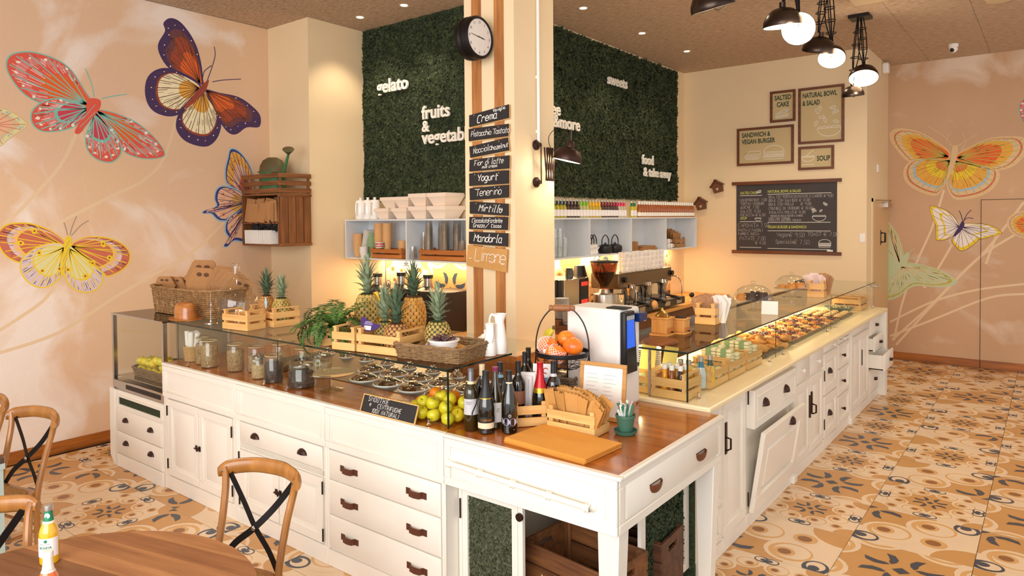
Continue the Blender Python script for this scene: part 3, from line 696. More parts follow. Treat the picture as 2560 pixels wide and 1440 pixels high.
def bottle(label, loc, prof, glassm, cap, cap_len, rz=.7, labs=(), group='wine bottles on the oak desk', capr=1.06, topm=None):
    t = thing('wine_bottle', label, 'bottle', loc, rz, group); P = PROF[prof]; b = MB(); b.lathe(P, 20); part('body', b, glassm, t)
    ztop = P[-1][1]; rr = lambda z: next(P[i][0]+(P[i+1][0]-P[i][0])*(z-P[i][1])/max(1e-9, P[i+1][1]-P[i][1]) for i in range(1, len(P)-1) if P[i][1] <= z <= P[i+1][1])
    zs = [ztop-cap_len+cap_len*k/8 for k in range(8)]+[ztop-.001]
    b = MB(); b.lathe([(rr(z)*capr, z) for z in zs]+[(P[-2][0]*capr, ztop+.001), (0, ztop+.0015)], 18); part('capsule', b, cap, t)
    for (z0, z1, m, ang, fn) in labs:
        b = MB(); n = 6; b.lathe([(rr(z0+(z1-z0)*k/n)+.0006, z0+(z1-z0)*k/n) for k in range(n+1)], 18, a0=-PI/2-ang/2, a1=-PI/2+ang/2); lb = part('label', b, m, t)
        if fn:
            for mm, q in fn: o = MB(); wrap(q, o, rr((z0+z1)/2)+.0011); part('print', o, mm, lb)
    return t
def jar(label, loc, r, h, fill, fm, lid='glass', group='glass jars of grains in the case', sq=None):
    t = thing('glass_jar', label, 'jar', loc, U(0, 6), group)
    b = MB(); b.lathe([(0, .001), (r*.92, .001), (r, .008), (r, h*.74), (r*.94, h*.79), (r*.8, h*.81)]+([(r*.8, h*.84)] if lid != 'metal' else []), 22); part('body', b, clear, t)
    b = MB(); b.lathe([(0, .005), (r*.9, .005), (r*.955, .011), (r*.955, fill*.9), (r*.8, fill), (r*.3, fill*1.03), (0, fill*1.02)], 20); part('contents', b, fm, t)
    b = MB()
    if lid == 'metal': b.lathe([(r*.9, h*.79), (r*.93, h*.80), (r*.93, h*.88), (r*.8, h*.92), (r*.25, h*.93), (r*.14, h*.96), (r*.2, h), (0, h*1.01)], 22); part('lid', b, steel, t)
    else:
        b.lathe([(r*1.0, h*.845), (r*1.03, h*.86), (r*.9, h*.885), (r*.3, h*.92), (r*.12, h*.925)], 22); l = part('lid', b, clear, t); b = MB()
        b.ell((0, 0, h*.965), (r*.2, r*.2, h*.04), 10, 8); part('knob', b, clear, l)
        b = MB(); b.lathe([(r*.83, h*.815), (r*.9, h*.818), (r*.9, h*.838), (r*.83, h*.842)], 22); part('seal', b, mat('seal', (214, 190, 150), .6), t)
    return t
# ---------------------------------------------------------------- left case contents
oats = mat('muesli', (206, 172, 122), .8, col2=(120, 84, 52), sc=90, bump=.8, bsc=120)
oat2 = mat('oats', (226, 200, 156), .8, col2=(176, 140, 96), sc=110, bump=.8, bsc=130)
coc = mat('cocoa_pops', (70, 38, 28), .6, col2=(36, 18, 14), sc=90, bump=.9, bsc=110)
rice = mat('puffed_rice', (238, 216, 178), .8, col2=(206, 172, 130), sc=90, bump=.9, bsc=110)
raisin = mat('dark_fill', (66, 44, 36), .7, col2=(30, 20, 18), sc=60, bump=.7)
for a in [('tall jar of muesli beside the napkin basket', (-3.60, .14), .052, .232, .155, oats, 'glass'), ('tall jar of muesli at the front, second from the left', (-3.455, .115), .062, .232, .165, oats, 'glass'),
          ('tall jar of muesli standing alone, third from the left', (-3.175, .155), .06, .228, .15, oats, 'glass'), ('jar of dark muesli with domed glass lid', (-3.04, .235), .062, .21, .12, oats, 'glass'),
          ('small jar of pale oats with silver screw lid', (-2.83, .125), .052, .165, .095, oat2, 'metal'), ('glass-lidded jar of dark brown cocoa cereal', (-2.655, .12), .062, .21, .13, coc, 'glass'),
          ('squat jar of dark cereal with wide silver lid, nearest the glass partition', (-2.555, .14 + .0), .0, 0, 0, coc, 'metal'), ('squat jar of puffed rice with silver lid', (-2.56, .42), .078, .165, .095, rice, 'metal'),
          ('half-empty jar with a few biscuits, behind the cocoa jar', (-2.92, .35), .066, .23, .05, oats, 'glass'), ('jar of dark raisins with a small black tag, in the back row', (-2.72, .40), .066, .21, .10, raisin, 'glass')]:
    if a[2]: jar(a[0], (a[1][0], a[1][1], .955), *a[2:])
jar('squat jar of dark cereal with wide silver lid, against the front pane', (-2.45+.06, .15, .955), .085, .165, .10, coc, 'metal')
# napkin basket
t = thing('cutlery_basket', 'small woven pot holding rolled white napkins', 'basket', (-3.77, .15, .955)); b = MB()
for j in range(11): b.tube([((.05+.012*j/11+.002*(-1)**(i+j))*math.cos(2*PI*i/20), (.05+.012*j/11+.002*(-1)**(i+j))*math.sin(2*PI*i/20), .006+.0105*j) for i in range(20)], .006, 5, True)
part('weave', b, mat('jute', (196, 156, 104), .8, var=.15, sc=60), t, kind='stuff')
for k, (x, y, l) in enumerate(((-.03, -.01, -.25), (.005, -.02, .15), (.03, .005, .4), (0, .03, 0))):
    o = tag(link('rolled_napkin', None, None, (-3.77+x, .15+y, .962), (0, l*.5, 0)), 'white rolled paper napkin in the small woven pot', 'napkin', 'napkins in the woven pot')
    b = MB(); b.lathe([(0, 0), (.017, 0), (.02, .10), (.019, .218), (.013, .22), (.011, .2), (.006, .215), (0, .213)], 10); part('roll', b, paper, o)
# steel gelato lids and glass cake stand
def lid_(loc, lab, r=.10):
    t = thing('gelato_lid', lab, 'lid', loc, 0, 'steel lids over the gelato wells'); b = MB()
    b.lathe([(r, 0), (r*1.04, .004), (r*.98, .012), (r*.9, .02), (r*.5, .034), (r*.34, .036)], 28); part('cover', b, mat('polished_lid', (190, 180, 168), .09, 1), t)
    b = MB(); b.lathe([(r*.34, .036), (r*.36, .04), (r*.3, .048), (r*.1, .05), (0, .046)], 20); part('knob', b, mat('polished_lid', (190, 180, 168), .09, 1), t)
    b = MB(); b.lathe([(r*1.03, -.001), (r*1.12, -.001), (r*1.12, .005), (r*1.05, .006)], 28); part('ring', b, white, t); return t
k = 0
for j, y in enumerate((.52, .73, .93)):
    for i in range(9):
        x = -1.29-.232*i+(.06 if j == 1 else 0)
        if x < -2.42 and j < 2: continue
        k += 1; lid_((x, y, .958) if j < 2 else (x, .93, .958), 'round steel gelato well lid, row %s of the deck' % ('nearest the front glass', 'in the middle', 'furthest back')[j], .088 if j < 2 else .05)
t = thing('cake_stand', 'empty footed glass cake stand with a rippled rim on the oak worktop', 'cake stand', (-2.16, .21, .954)); b = MB()
b.lathe([(0, .004), (.075, .001), (.078, .004), (.03, .014), (.013, .03), (.011, .075), (.02, .088), (.06, .094)], 26); part('foot', b, clear, t)
b = MB(); b.lathe([(.0, .095), (.06, .0945), (.13, .100), (.145, .106), (.146, .11), (.12, .106), (0, .1)], 34); part('plate', b, glass('rim_glass', (236, 230, 206), .05, 1.6, .14), t)
# fruit pile behind the corner pane
appm = mat('apple_skin', (240, 216, 40), .3, col2=(214, 204, 40), sc=6, coat=.3)
appm2 = mat('golden_apple_skin', (248, 206, 30), .3, col2=(236, 214, 50), sc=5, coat=.3)
orgm = mat('orange_skin', (250, 140, 16), .35, bump=.25, bsc=160)
def apple_mesh(m, nm):
    b = MB(); b.lathe([(0, -.026), (.008, -.030), (.018, -.031), (.028, -.024), (.0365, -.004), (.037, .010), (.031, .024), (.018, .031), (.008, .028), (0, .022)], 16); return b.mesh(nm, m, 80)
am = [apple_mesh(appm, 'apple'), apple_mesh(appm2, 'apple')]
sb = MB(); sb.tube([(0, 0, .02), (.002, 0, .03), (.006, 0, .038)], .0016, 5); sm_ = sb.mesh('stem', mat('stem', (84, 60, 30), .8))
def apple(loc, lab, grp, k=0, s=1, nm='apple'):
    o = tag(link(nm, am[k % 2], None, loc, (U(-.7, .7), U(-.7, .7), U(0, 6))), lab, 'apple', grp); o.scale = (s, s, s); link('stem', sm_, o); return o
AP = [(-1.055, .095, 0), (-1.130, .09, 0), (-1.206, .10, 0), (-1.285, .12, 0), (-1.06, .17, 0), (-1.138, .168, 0), (-1.216, .178, 0), (-1.295, .2, 0), (-1.375, .135, 0), (-1.07, .25, 0), (-1.15, .25, 0), (-1.23, .258, 0),
      (-1.092, .135, 1), (-1.17, .135, 1), (-1.25, .15, 1), (-1.10, .212, 1), (-1.178, .215, 1), (-1.335, .165, 1), (-1.13, .175, 2), (-1.065, .21, 1.9), (-1.21, .18, 2)]
OR = [(-1.36, .225, 0), (-1.30, .285, 0), (-1.38, .30, 0), (-1.22, .335, 0), (-1.27, .225, 1), (-1.15, .34, .1), (-1.19, .285, 1), (-1.30, .29, 1), (-1.09, .34, .1)]
Q = relax([(x, y, .995+.058*l) for x, y, l in AP+OR]+[(-1.06, .31, 1.12)], [.0372]*len(AP)+[.0395]*len(OR)+[.05], (-1.42, .045, .956), (-1.009, .385, 1.4))
names_ = ['in the front row', 'in the lower layer', 'on top of the heap']
for i, (x, y, z) in enumerate(Q[:len(AP)]):
    apple((x, y, z), ('golden' if (i*7//3) % 2 else 'yellow-green')+' apple %s behind the corner glass' % ('on top of the heap' if z > 1.03 else 'in the front row' if y < .13 else 'low in the heap'), 'apples piled in the glass corner', i*7//3, .97)
om = MB(); om.lathe([(math.sin(PI*i/10)*.038, -math.cos(PI*i/10)*.0365) for i in range(11)], 16); omm = om.mesh('orange', orgm, 80)
for (x, y, z) in Q[len(AP):-1]: tag(link('orange', omm, None, (x, y, z), (U(0, 3), U(0, 3), 0)), 'orange behind the yellow apples, %s' % ('on top of the heap' if z > 1.03 else 'low at the back'), 'orange', 'oranges behind the apples')
mel = Q[-1]
t = thing('wrapped_melon', 'fruit in a yellow foam net standing on the pile by the corner glass', 'fruit', (mel[0]-.004, mel[1], mel[2]-.058)); b = MB(); b.ell((0, 0, .06), (.045, .045, .065), 16, 10); part('fruit', b, mat('peach_skin', (222, 150, 90), .5), t)
b = MB()
for k in range(10):
    for sg in (1, -1): b.tube([(.047*math.sin(PI*(j+.5)/9)*math.cos(2*PI*k/10+sg*j*.35), .047*math.sin(PI*(j+.5)/9)*math.sin(2*PI*k/10+sg*j*.35), .06-.066*math.cos(PI*(j+.5)/9)) for j in range(9)], .0022, 4)
part('foam_net', b, mat('foam_net', (240, 206, 140), .7), t, kind='stuff')
# chalk sign
t = thing('chalk_sign', 'small framed blackboard reading smoothie e centrifughe 100% naturali', 'sign', (-1.41, .0, .956)); 
Mx = PL((0, -.012, .0), (1, 0, 0), Vector((0, .34, .94)).normalized())
b = MB(Mx); b.box(-.212, .004, -.004, .212, .096, 0); part('board', b, board, t)
b = MB(Mx); frame(b, -.216, 0, .216, .10, .005, -.005, .003); part('frame', b, pine, t)
b = MB(Mx); script(b, 'SMOOTHIE', -.175, .067, .026, .0021, .1, 1.0, .0006, False); script(b, 'e', -.155, .042, .02, .0021, .1, 1, .0006); script(b, 'CENTRIFUGHE', -.09, .039, .022, .0021, .1, .95, .0006, False); script(b, '100% NATURALI', -.125, .010, .022, .0021, .1, .95, .0006, False); part('lettering', b, chalk, t)
# ---------------------------------------------------------------- on top of the gelato counter's glass
G0 = GT+.001
basket('large flared willow basket filled with flat-packed kraft boxes by the butterfly wall', (-4.13, .395, G0), .03, .97, .34, .205, .93, 14, 52, wicker, .08, sr=.0055, dip=.012)
def tote(loc, rot, w_, h, lab, k=0):
    t = thing('gable_box', lab, 'box', loc, 0, 'flat-packed kraft gable boxes'); t.rotation_euler = rot
    P = [(-w_/2, 0), (w_/2, 0), (w_/2, h*.55), (w_*.56, h*.63), (w_/2, h*.66), (w_*.33, h*.95), (w_*.25, h), (-w_*.25, h), (-w_*.33, h*.95), (-w_/2, h*.66), (-w_*.56, h*.63), (-w_/2, h*.55)]
    M = front(0)
    for s in (0, 1):
        b = MB(M); b.prism(P, s*.007, s*.007+.003); pn = part('panel', b, kraftd, t)
        if s == 1:
            b = MB(M)
            for q in (-.12, .12): b.flat(circ(q*w_, h*.84, w_*.095, 14, h*.05), .0104)
            part('handle_hole', b, mat('hole', (96, 62, 40), .8), pn)
    b = MB(M); b.box(-w_/2-.001, .004, 0, -w_/2+.002, h*.55, .010); part('side', b, kraftd, t)
tote((-4.585, .345, 1.35), (0, 0, .30), .22, .20, 'small kraft gable box at the left end of the willow basket'); tote((-4.54, .405, 1.345), (0, .05, .32), .22, .2, 'small kraft gable box behind the leftmost one'); tote((-4.50, .455, 1.34), (0, .08, .34), .21, .2, 'third small kraft gable box on the left')
tote((-3.995, .335, 1.30), (-.12, .03, .22), .33, .345, 'large kraft gable box standing at the front of the willow basket'); tote((-4.20, .455, 1.31), (-.1, 0, .26), .37, .385, 'tallest kraft gable box, behind the front one')
for k in range(5): tote((-3.86+.034*k, .43+.006*k, 1.30), (0, .12+.06*k, 1.15-.03*k), .24, .36-.022*k, 'kraft gable box leaning right, %s of the slanted row' % ('first', 'second', 'third', 'fourth', 'last')[k])
# felt hat (wood-look tip bowl) and receipt spike
t = thing('wooden_hat', 'glossy carved wooden fedora hat near the fridge corner', 'hat', (-3.80, .115, G0)); hw = wood('hat_wood', (196, 126, 58), (158, 92, 38), 'x', .25, 3, coat=.4)
b = MB(); b.lathe([(0, .0), (.08, .003), (.135, .006), (.158, .016), (.16, .022), (.145, .016), (.089, .020)], 36, sq=(1, .68)); part('brim', b, hw, t)
b = MB(); o = []
for (r, z) in [(.094, .018), (.092, .055), (.087, .10), (.080, .125), (.062, .142), (.04, .143), (0, .132)]: o.append((r, z))
b.lathe(o, 36, sq=(1, .8)); b.v = [(x, y, z-.018*math.exp(-(x/.035)**2)*(1 if z > .12 else 0)) for x, y, z in b.v]; part('crown', b, hw, t, sharp=80)
t = thing('spiral_spike', 'thin steel spiral skewer holder on a round base beside the hat', 'holder', (-3.53, .17, G0)); b = MB(); b.lathe([(0, 0), (.05, 0), (.05, .004), (.008, .008), (.006, .02)], 24); part('base', b, chrome, t)
b = MB(); b.tube([(0, 0, .01), (0, 0, .10)], .0035, 8); b.tube([(0, 0, .1), (0, 0, .225)], .0012, 5); part('rod', b, chrome, t)
b = MB(); b.tube([(.013*math.cos(i*.5), .013*math.sin(i*.5), .1+.0011*i) for i in range(70)], .0016, 5); part('spiral', b, chrome, t)
# demijohn
t = thing('demijohn', 'big clear glass demijohn with narrow neck behind the small crates', 'bottle', (-3.50, .36, G0)); b = MB()
b.lathe([(0, .006), (.10, .002), (.135, .012), (.155, .06), (.162, .12), (.155, .175), (.128, .235), (.085, .285), (.05, .315), (.034, .335), (.029, .37), (.029, .415), (.035, .418), (.036, .43), (.030, .435), (.027, .43)], 40); part('body', b, clear, t)
# crates
crate('small pine crate with paper bags in it, front left on the gelato counter glass', (-3.075, .165, G0), .13, .265, .155)
for k in range(7):
    o = tag(link('paper_bag', None, None, (-3.14+.018*k, .16, G0+.012), (U(-.1, .1), U(-.25, .25), U(-.1, .2))), 'small kraft paper bag inside the front left pine crate', 'bag', 'paper bags in the front left crate')
    b = MB(); b.box(-.05, -.003, 0, .05, .003, .115); part('bag', b, kraft if k % 3 else paper, o)
crate('small pine crate with two pineapples standing in it, left on the glass', (-3.095, .42, G0), -.09, .36, .21)
# pineapples
def eye_mesh():
    b = MB(); b.lathe([(1.0, 0), (.92, .25), (.55, .52), (.18, .62), (0, .95)], 6); return b
leafm = [leafy('pineapple_leaf', [(96, 120, 92), (126, 146, 112), (78, 102, 78), (144, 158, 120)], .5), leafy('pineapple_leaf_pale', [(124, 146, 116), (152, 168, 134), (106, 130, 104)], .5)]
def leaf_mesh(l, w_, curl):
    b = MB(); n = 6; vs = []
    for i in range(n+1):
        t = i/n; a = 1.35-curl*t*t; x = sum(math.cos(1.35-curl*(k/12)**2)*l/12 for k in range(int(t*12))); z = sum(math.sin(1.35-curl*(k/12)**2)*l/12 for k in range(int(t*12)))
        ww = w_*(.75+.6*t)*(1-t)**.7 if t > 0 else w_*.75
        vs += [(x, -ww, z+ww*.35), (x+.0, 0, z-.001), (x, ww, z+ww*.35)]
    b.add(vs, [(3*i+k, 3*i+k+1, 3*i+k+4, 3*i+k+3) for i in range(n) for k in (0, 1)]); return b
LEAVES = [[leaf_mesh(l, w_, c).mesh('leaf', leafm[i]) for l, w_, c in ((.07, .017, 1.2), (.10, .0165, .95), (.125, .0155, .7), (.135, .014, .45), (.14, .012, .25))] for i in (0, 1)]
def pineapple(lab, loc, h=.19, r=.068, crown=1.0, pal=0, tilt=(0, 0), group=None):
    t = thing('pineapple', lab, 'pineapple', loc, U(0, 6), group); t.rotation_euler = (tilt[0], tilt[1], U(0, 6))
    skin, tip, gap = [((188, 122, 36), (222, 170, 84), (78, 56, 22)), ((140, 122, 44), (214, 178, 104), (46, 56, 24)), ((164, 106, 46), (206, 154, 88), (74, 46, 24))][pal]
    b = MB(); prof = [(r*.55*math.sin(1.1*i/3), -0+.012*(i/3)) for i in range(3)]+[(r*math.sqrt(max(.1, 1-((q-.48)/.62)**2))*.955, h*q) for q in (.06, .15, .3, .5, .7, .85, .94)]+[(r*.4, h), (0, h)]
    prof[0] = (0, 0); b.lathe(prof, 18); body = part('fruit', b, mat('pine_gap%d' % pal, gap, .6), t, sharp=80)
    eb = eye_mesh(); b = MB(); rows = 11
    for j in range(rows):
        q = .06+.86*j/(rows-1); rad = r*math.sqrt(max(.1, 1-((q-.48)/.62)**2))*.985; n = 13
        for i in range(n):
            a = 2*PI*(i+.5*(j % 2))/n; nr = Vector((math.cos(a), math.sin(a), (q-.48)*1.1)).normalized(); p = Vector((rad*math.cos(a), rad*math.sin(a), h*q))
            s = min(PI*rad/n*1.08, h/rows*.74); M = Matrix.Translation(p-nr*.004) @ nr.to_track_quat('Z', 'Y').to_matrix().to_4x4()
            b.M = M; b.add([(v[0]*s, v[1]*s, v[2]*s*.55) for v in eb.v], eb.f)
            for f in range(len(b.m)-len(eb.f), len(b.m)): b.m[f] = 0
    b.M = Matrix()
    part('eyes', b, [mat('pine_skin%d' % pal, skin, .5, col2=tip, sc=22)], body, kind='stuff', sharp=20)
    cr = link('crown', None, t, (0, 0, h-.005)); k = 0
    for ring, (n, li, z, tilt_) in enumerate(((8, 0, .0, .62), (8, 1, .008, .5), (8, 2, .02, .42), (8, 2, .032, .3), (7, 3, .044, .2), (6, 3, .055, .08), (5, 4, .064, -.06), (3, 4, .07, -.2))):
        for i in range(n):
            o = link('leaf', LEAVES[pal % 2][li], cr, (0, 0, z*crown*1.6), (0, tilt_+U(-.12, .12), 2*PI*(i+.5*(ring % 2))/n+U(-.2, .2))); s = crown*U(.88, 1.12); o.scale = (s, s*1.15, s); k += 1
    return t
pineapple('small pineapple with dark crown at the back left, by the demijohn', (-3.20, .425, G0+.008), .20, .060, .85, 2)
pineapple('small green pineapple with a blue tag, right one in the left crate', (-2.995, .415, G0+.008), .195, .070, .75, 1)
t = thing('price_tag', 'pale blue leaf-shaped tag hanging between the two small pineapples', 'tag', (-3.085, .345, G0+.15)); b = MB(front(0)); b.prism([tuple(p[:2]) for p in smooth([(0, -.03, 0), (.016, 0, 0), (.012, .03, 0), (0, .055, 0), (-.012, .03, 0), (-.014, 0, 0)], 3)], 0, .001); part('card', b, mat('tag_blue', (176, 216, 232), .5), t)
# fern in its crate
crate('pine crate holding the green fern, left of the kiwi crate', (-2.085, .18, G0), 1.25, .2, .16)
fernm = [leafy('fern_leaf', [(54, 92, 30), (76, 116, 40), (40, 74, 26), (96, 132, 52)], .55)]
t = thing('potted_fern', 'bushy green fern arching out of a small crate', 'plant', (-2.09, .19, G0+.01)); b = MB(); b.lathe([(0, .001), (.038, .001), (.047, .075), (.043, .075), (.04, .06), (0, .06)], 14); part('pot', b, mat('terracotta', (120, 72, 44), .7), t)
def frond(l, az, el, droop):
    b = MB(); pts = []; p = Vector((0, 0, 0)); n = 26; e = el
    for i in range(n+1):
        pts.append(p.copy()); dv = Vector((math.cos(az)*math.cos(e), math.sin(az)*math.cos(e), math.sin(e))); p = p+dv*l/n; e -= droop/n*(1+1.2*i/n)
    b.tube(pts, [.0016*(1-.7*i/n) for i in range(n+1)], 4)
    for i in range(3, n):
        tg = (pts[i+1]-pts[i]).normalized(); s = tg.cross(Vector((0, 0, 1))); s = s.normalized() if s.length > .01 else Vector((1, 0, 0)); ll = .042*math.sin(PI*min(1, (i+1)/n*.9))*(l/.3)+.006
        for sg in (-1, 1):
            q = pts[i]; dr = (s*sg+tg*.35+Vector((0, 0, U(-.45, .1)))).normalized(); b.add([q, q+dr*ll*.4+tg*.008, q+dr*ll, q+dr*ll*.4-tg*.007], [(0, 1, 2, 3)])
    return b
for i in range(40):
    az = U(1.5, 5.2) if i % 3 else U(0, 2*PI); l = U(.2, .36); o = part('frond', frond(l, az, U(.5, 1.35), U(1.2, 2.3)), fernm, t, (0, 0, .06), kind='stuff')
for az, l, el, dr in ((2.8, .46, 1.2, 1.7), (2.5, .38, 1.25, 1.2), (3.1, .42, 1.1, 1.5), (.4, .30, 1.2, .9), (3.6, .38, .9, 2.0), (4.0, .36, .7, 2.3), (1.2, .3, 1.3, 1.0)): part('frond', frond(l, az, el, dr), fernm, t, (0, 0, .06), kind='stuff')
# fruit crates
crate('pine crate with kiwis and a purple fruit label, beside the fern', (-1.855, .135, G0), .18, .17, .18)
crate('long pine crate holding the tall pineapples, beside the kiwi crate', (-1.60, .205, G0), .13, .32, .24)
kw = mat('kiwi_skin', (116, 78, 44), .85, var=.2, sc=40, bump=.3, bsc=120)
kb = MB(); kb.ell((0, 0, 0), (.034, .031, .031), 16, 10); km = kb.mesh('kiwi', kw, 80)
for i, (x, y, z) in enumerate(relax([(-1.90, .11, 1.30), (-1.83, .11, 1.30), (-1.90, .18, 1.30), (-1.83, .185, 1.30), (-1.865, .15, 1.37), (-1.81, .16, 1.38), (-1.9, .17, 1.38)], .034, (-1.935, .055, G0+.008), (-1.775, .215, 1.6))): tag(link('kiwi', km, None, (x, y, z), (U(0, 3), U(-.3, .3), U(0, 3))), 'brown fuzzy kiwi %s the small crate' % ('on top of the pile in' if z > G0+.06 else 'inside'), 'kiwi', 'kiwis in the crate')
t = thing('fruit_label', 'purple half-round plastic fruit label with a white sticker, by the kiwis', 'label', (-1.70, .12, G0+.135)); t.rotation_euler = (-.25, 0, .15)
b = MB(front(0)); b.prism([tuple(p[:2]) for p in smooth([(-.065, .045, 0), (-.05, .0, 0), (0, -.02, 0), (.065, .0, 0), (.085, .022, 0), (.03, .03, 0), (-.02, .05, 0), (-.05, .062, 0)], 3)], 0, .002); pl = part('plate', b, mat('purple', (62, 32, 104), .4), t)
b = MB(front(0)); b.box(-.03, -.012, .0021, .02, .012, .003); part('sticker', b, paper, pl); b = MB(front(0))
for k in range(3): b.box(-.035+.004*k, .02+.007*k, .0021, .03-.006*k, .022+.007*k, .0026)
part('print', b, mat('print_white', (220, 210, 235), .6), pl)
pineapple('tallest pineapple at the back, above the fern, with upright crown', (-2.105, .455, G0+.05), .235, .083, 1.05, 1)
pineapple('pineapple with a blue-green crown low in the long crate, left one', (-1.69, .235, G0+.008), .155, .066, .92, 1)
pineapple('pineapple with spreading crown in the middle of the long crate', (-1.535, .185, G0+.008), .165, .078, .95, 2)
pineapple('orange-brown pineapple at the back right of the long crate', (-1.665, .445, G0+.05), .245, .078, .9, 0)
pineapple('pineapple standing in the flat willow tray behind the white bowl', (-1.365, .345, G0+.012), .168, .078, .95, 1)
crate('low pine crate under the tallest pineapple', (-2.105, .455, G0), 0, .2, .18, .045, .047, rails=False)
crate('low pine crate under the orange-brown back pineapple', (-1.665, .455, G0), .0, .22, .18, .045, .047, rails=False)
# flat willow tray, bowl, teapot, pitchers
t = basket('flat grey willow tray holding the white bowl and a pineapple, at the glass corner', (-1.255, .262, G0), .13, .455, .32, .075, .93, 7, 40, mat('grey_willow', (158, 124, 84), .65, col2=(112, 86, 58), sc=30), .05, sr=.0048)
b = MB(); b.flat(circ(0, 0, .2, 10, .13), .01)
b = MB(); 
for k in range(9): a = U(0, 6); b.add([Vector((U(-.02, .17), U(-.1, .1), U(.03, .075))) for _ in range(3)], [(0, 1, 2)])
part('paper_lining', b, mat('lining', (214, 160, 88), .8), t, kind='stuff')
t = thing('ceramic_bowl', 'white fluted ceramic bowl of dried purple petals in the willow tray', 'bowl', (-1.215, .235, G0+.016)); b = MB(); b.lathe([(0, .001), (.062, .001), (.07, .045), (.074, .047), (.078, .075), (.087, .078), (.088, .086), (.079, .088), (.074, .05), (.06, .01), (0, .01)], 32); part('bowl', b, white, t)
b = MB(); tufts(b, 260, lambda: (Vector((U(-.055, .055), U(-.055, .055), U(.082, .1))), Vector((U(-.3, .3), U(-.3, .3), 1)).normalized()), .008, .022); part('petals', b, leafy('petal', [(92, 36, 84), (170, 140, 160), (120, 66, 60), (60, 24, 56), (196, 180, 150)]), t, kind='stuff')
t = thing('radicchio', 'small purple and white leafy bud beside the white bowl', 'vegetable', (-1.325, .22, G0+.04)); b = MB(); b.ell((0, 0, 0), (.018, .018, .034), 10, 8); part('bud', b, mat('radicchio', (120, 40, 84), .5, col2=(214, 190, 200), sc=24), t)
t = thing('teapot', 'small white teapot with pointed lid behind the willow tray', 'teapot', (-1.145, .505, G0)); b = MB(); b.lathe([(0, .002), (.05, .002), (.062, .03), (.06, .06), (.04, .085), (.03, .088)], 22); part('body', b, white, t)
b = MB(); b.lathe([(.032, .088), (.02, .1), (.008, .105), (.007, .112), (.012, .12), (0, .13)], 16); part('lid', b, white, t)
b = MB(); b.tube([(.05, -.0, .03), (.075, 0, .045), (.085, 0, .075)], [.012, .008, .006], 8); part('spout', b, white, t)
def pitcher(lab, loc, r, h, rz):
    t = thing('pitcher', lab, 'pitcher', loc, rz); b = MB(); b.lathe([(0, .002), (r*.95, .002), (r, .006), (r*.93, h*.3), (r*.72, h*.62), (r*.58, h*.8), (r*.66, h*.93), (r*.78, h), (r*.72, h), (r*.55, h*.82)], 28)
    b.v = [(x+(max(0, (z-h*.9)/(h*.1))*.28*r if x > 0 else 0), y*(1-(.25*max(0, (z-h*.9)/(h*.1)) if x > r*.3 else 0)), z) for x, y, z in b.v]; part('body', b, white, t, sharp=60)
    b = MB(); b.tube(smooth([(-r*.66, 0, h*.94), (-r*1.0, 0, h*.98), (-r*1.28, 0, h*.85), (-r*1.2, 0, h*.62), (-r*.82, 0, h*.44)], 5, False), .0058, 8); part('handle', b, white, t); return t
pitcher('smaller white enamel pitcher at the front, handle to the right', (-1.05, .43, G0), .036, .178, 2.6)
pitcher('larger white enamel pitcher behind the smaller one, by the pillar', (-1.045, .51, G0), .044, .225, .5)
# apples inside the fridge
basket('grey willow tray in the fruit fridge', (-4.30, .27, .742), 0, .68, .40, .07, .94, 6, 40, mat('grey_willow', (158, 124, 84), .65), .05, sr=.0045)
FQ = relax([(-4.58+.075*(i % 8)+.03*((i//8) % 2), .13+.075*((i//8) % 4), .80+.06*(i//32)) for i in range(44)]+[(-4.1-.05*(i % 4), .12+.05*(i//4), 1.0) for i in range(10)], .037, (-4.62, .085, .752), (-3.98, .42, 1.2))
for i, (x, y, z) in enumerate(FQ): apple((x, y, z), 'yellow apple %s inside the fruit fridge' % ('high on the heap' if z > .88 else 'in the middle of the heap' if z > .82 else 'low in the tray'), 'apples in the fruit fridge', i, .97)
# ---------------------------------------------------------------- on the oak desk
DZ = .951
cblk = mat('capsule_black', (26, 24, 26), .45); csil = mat('capsule_silver', (150, 150, 158), .3, .7); cred = mat('capsule_red', (190, 20, 28), .25, .3); cmag = mat('capsule_magenta', (132, 40, 84), .35); ccream = mat('capsule_cream', (222, 206, 168), .5)
lsil = mat('label_silver', (196, 194, 198), .4); lblk = mat('label_black', (34, 28, 30), .5); lcr = mat('label_cream', (226, 210, 176), .6); lwh = mat('label_white', (238, 234, 234), .5); lpink = mat('label_pink', (176, 84, 130), .5); lbrown = mat('label_brown', (150, 98, 74), .55); lblue = mat('label_blue', (120, 170, 200), .5); gold = mat('gold_foil', (226, 168, 50), .25, .8); lilac = mat('label_lilac', (186, 180, 214), .5); ink = mat('ink', (40, 36, 36), .6)
def P_(fn):
    b = MB(); fn(b); return b
bottle('tall wine bottle with silver capsule and grey label, beside the glass corner', (-.915, .115, DZ), 'bord', olive_g, csil, .062, .75, [(.085, .165, lsil, 2.6, [(ink, P_(lambda b: b.line([tuple(p[:2]) for p in smooth([(.034, .165, 0), (.03, .145, 0), (.016, .12, 0), (.006, .1, 0), (.004, .086, 0)], 4, False)], .007))), (ink, P_(lambda b: (text(b, 'ROCCA', -.026, .147, .009), text(b, 'SVEVA', -.026, .138, .009))))]), (.236, .25, lcr, 5, None)])
bottle('sparkling wine bottle with black foil and CORNER label, front row', (-.825, .125, DZ), 'flute', wine_g, cblk, .13, .75, [(.058, .088, lblk, 3.0, [(gold, P_(lambda b: text(b, 'CORNER', -.033, .067, .0155, .0)))]), (.03, .058, lcr, 2.6, None), (.176, .18, gold, 6.28, None)])
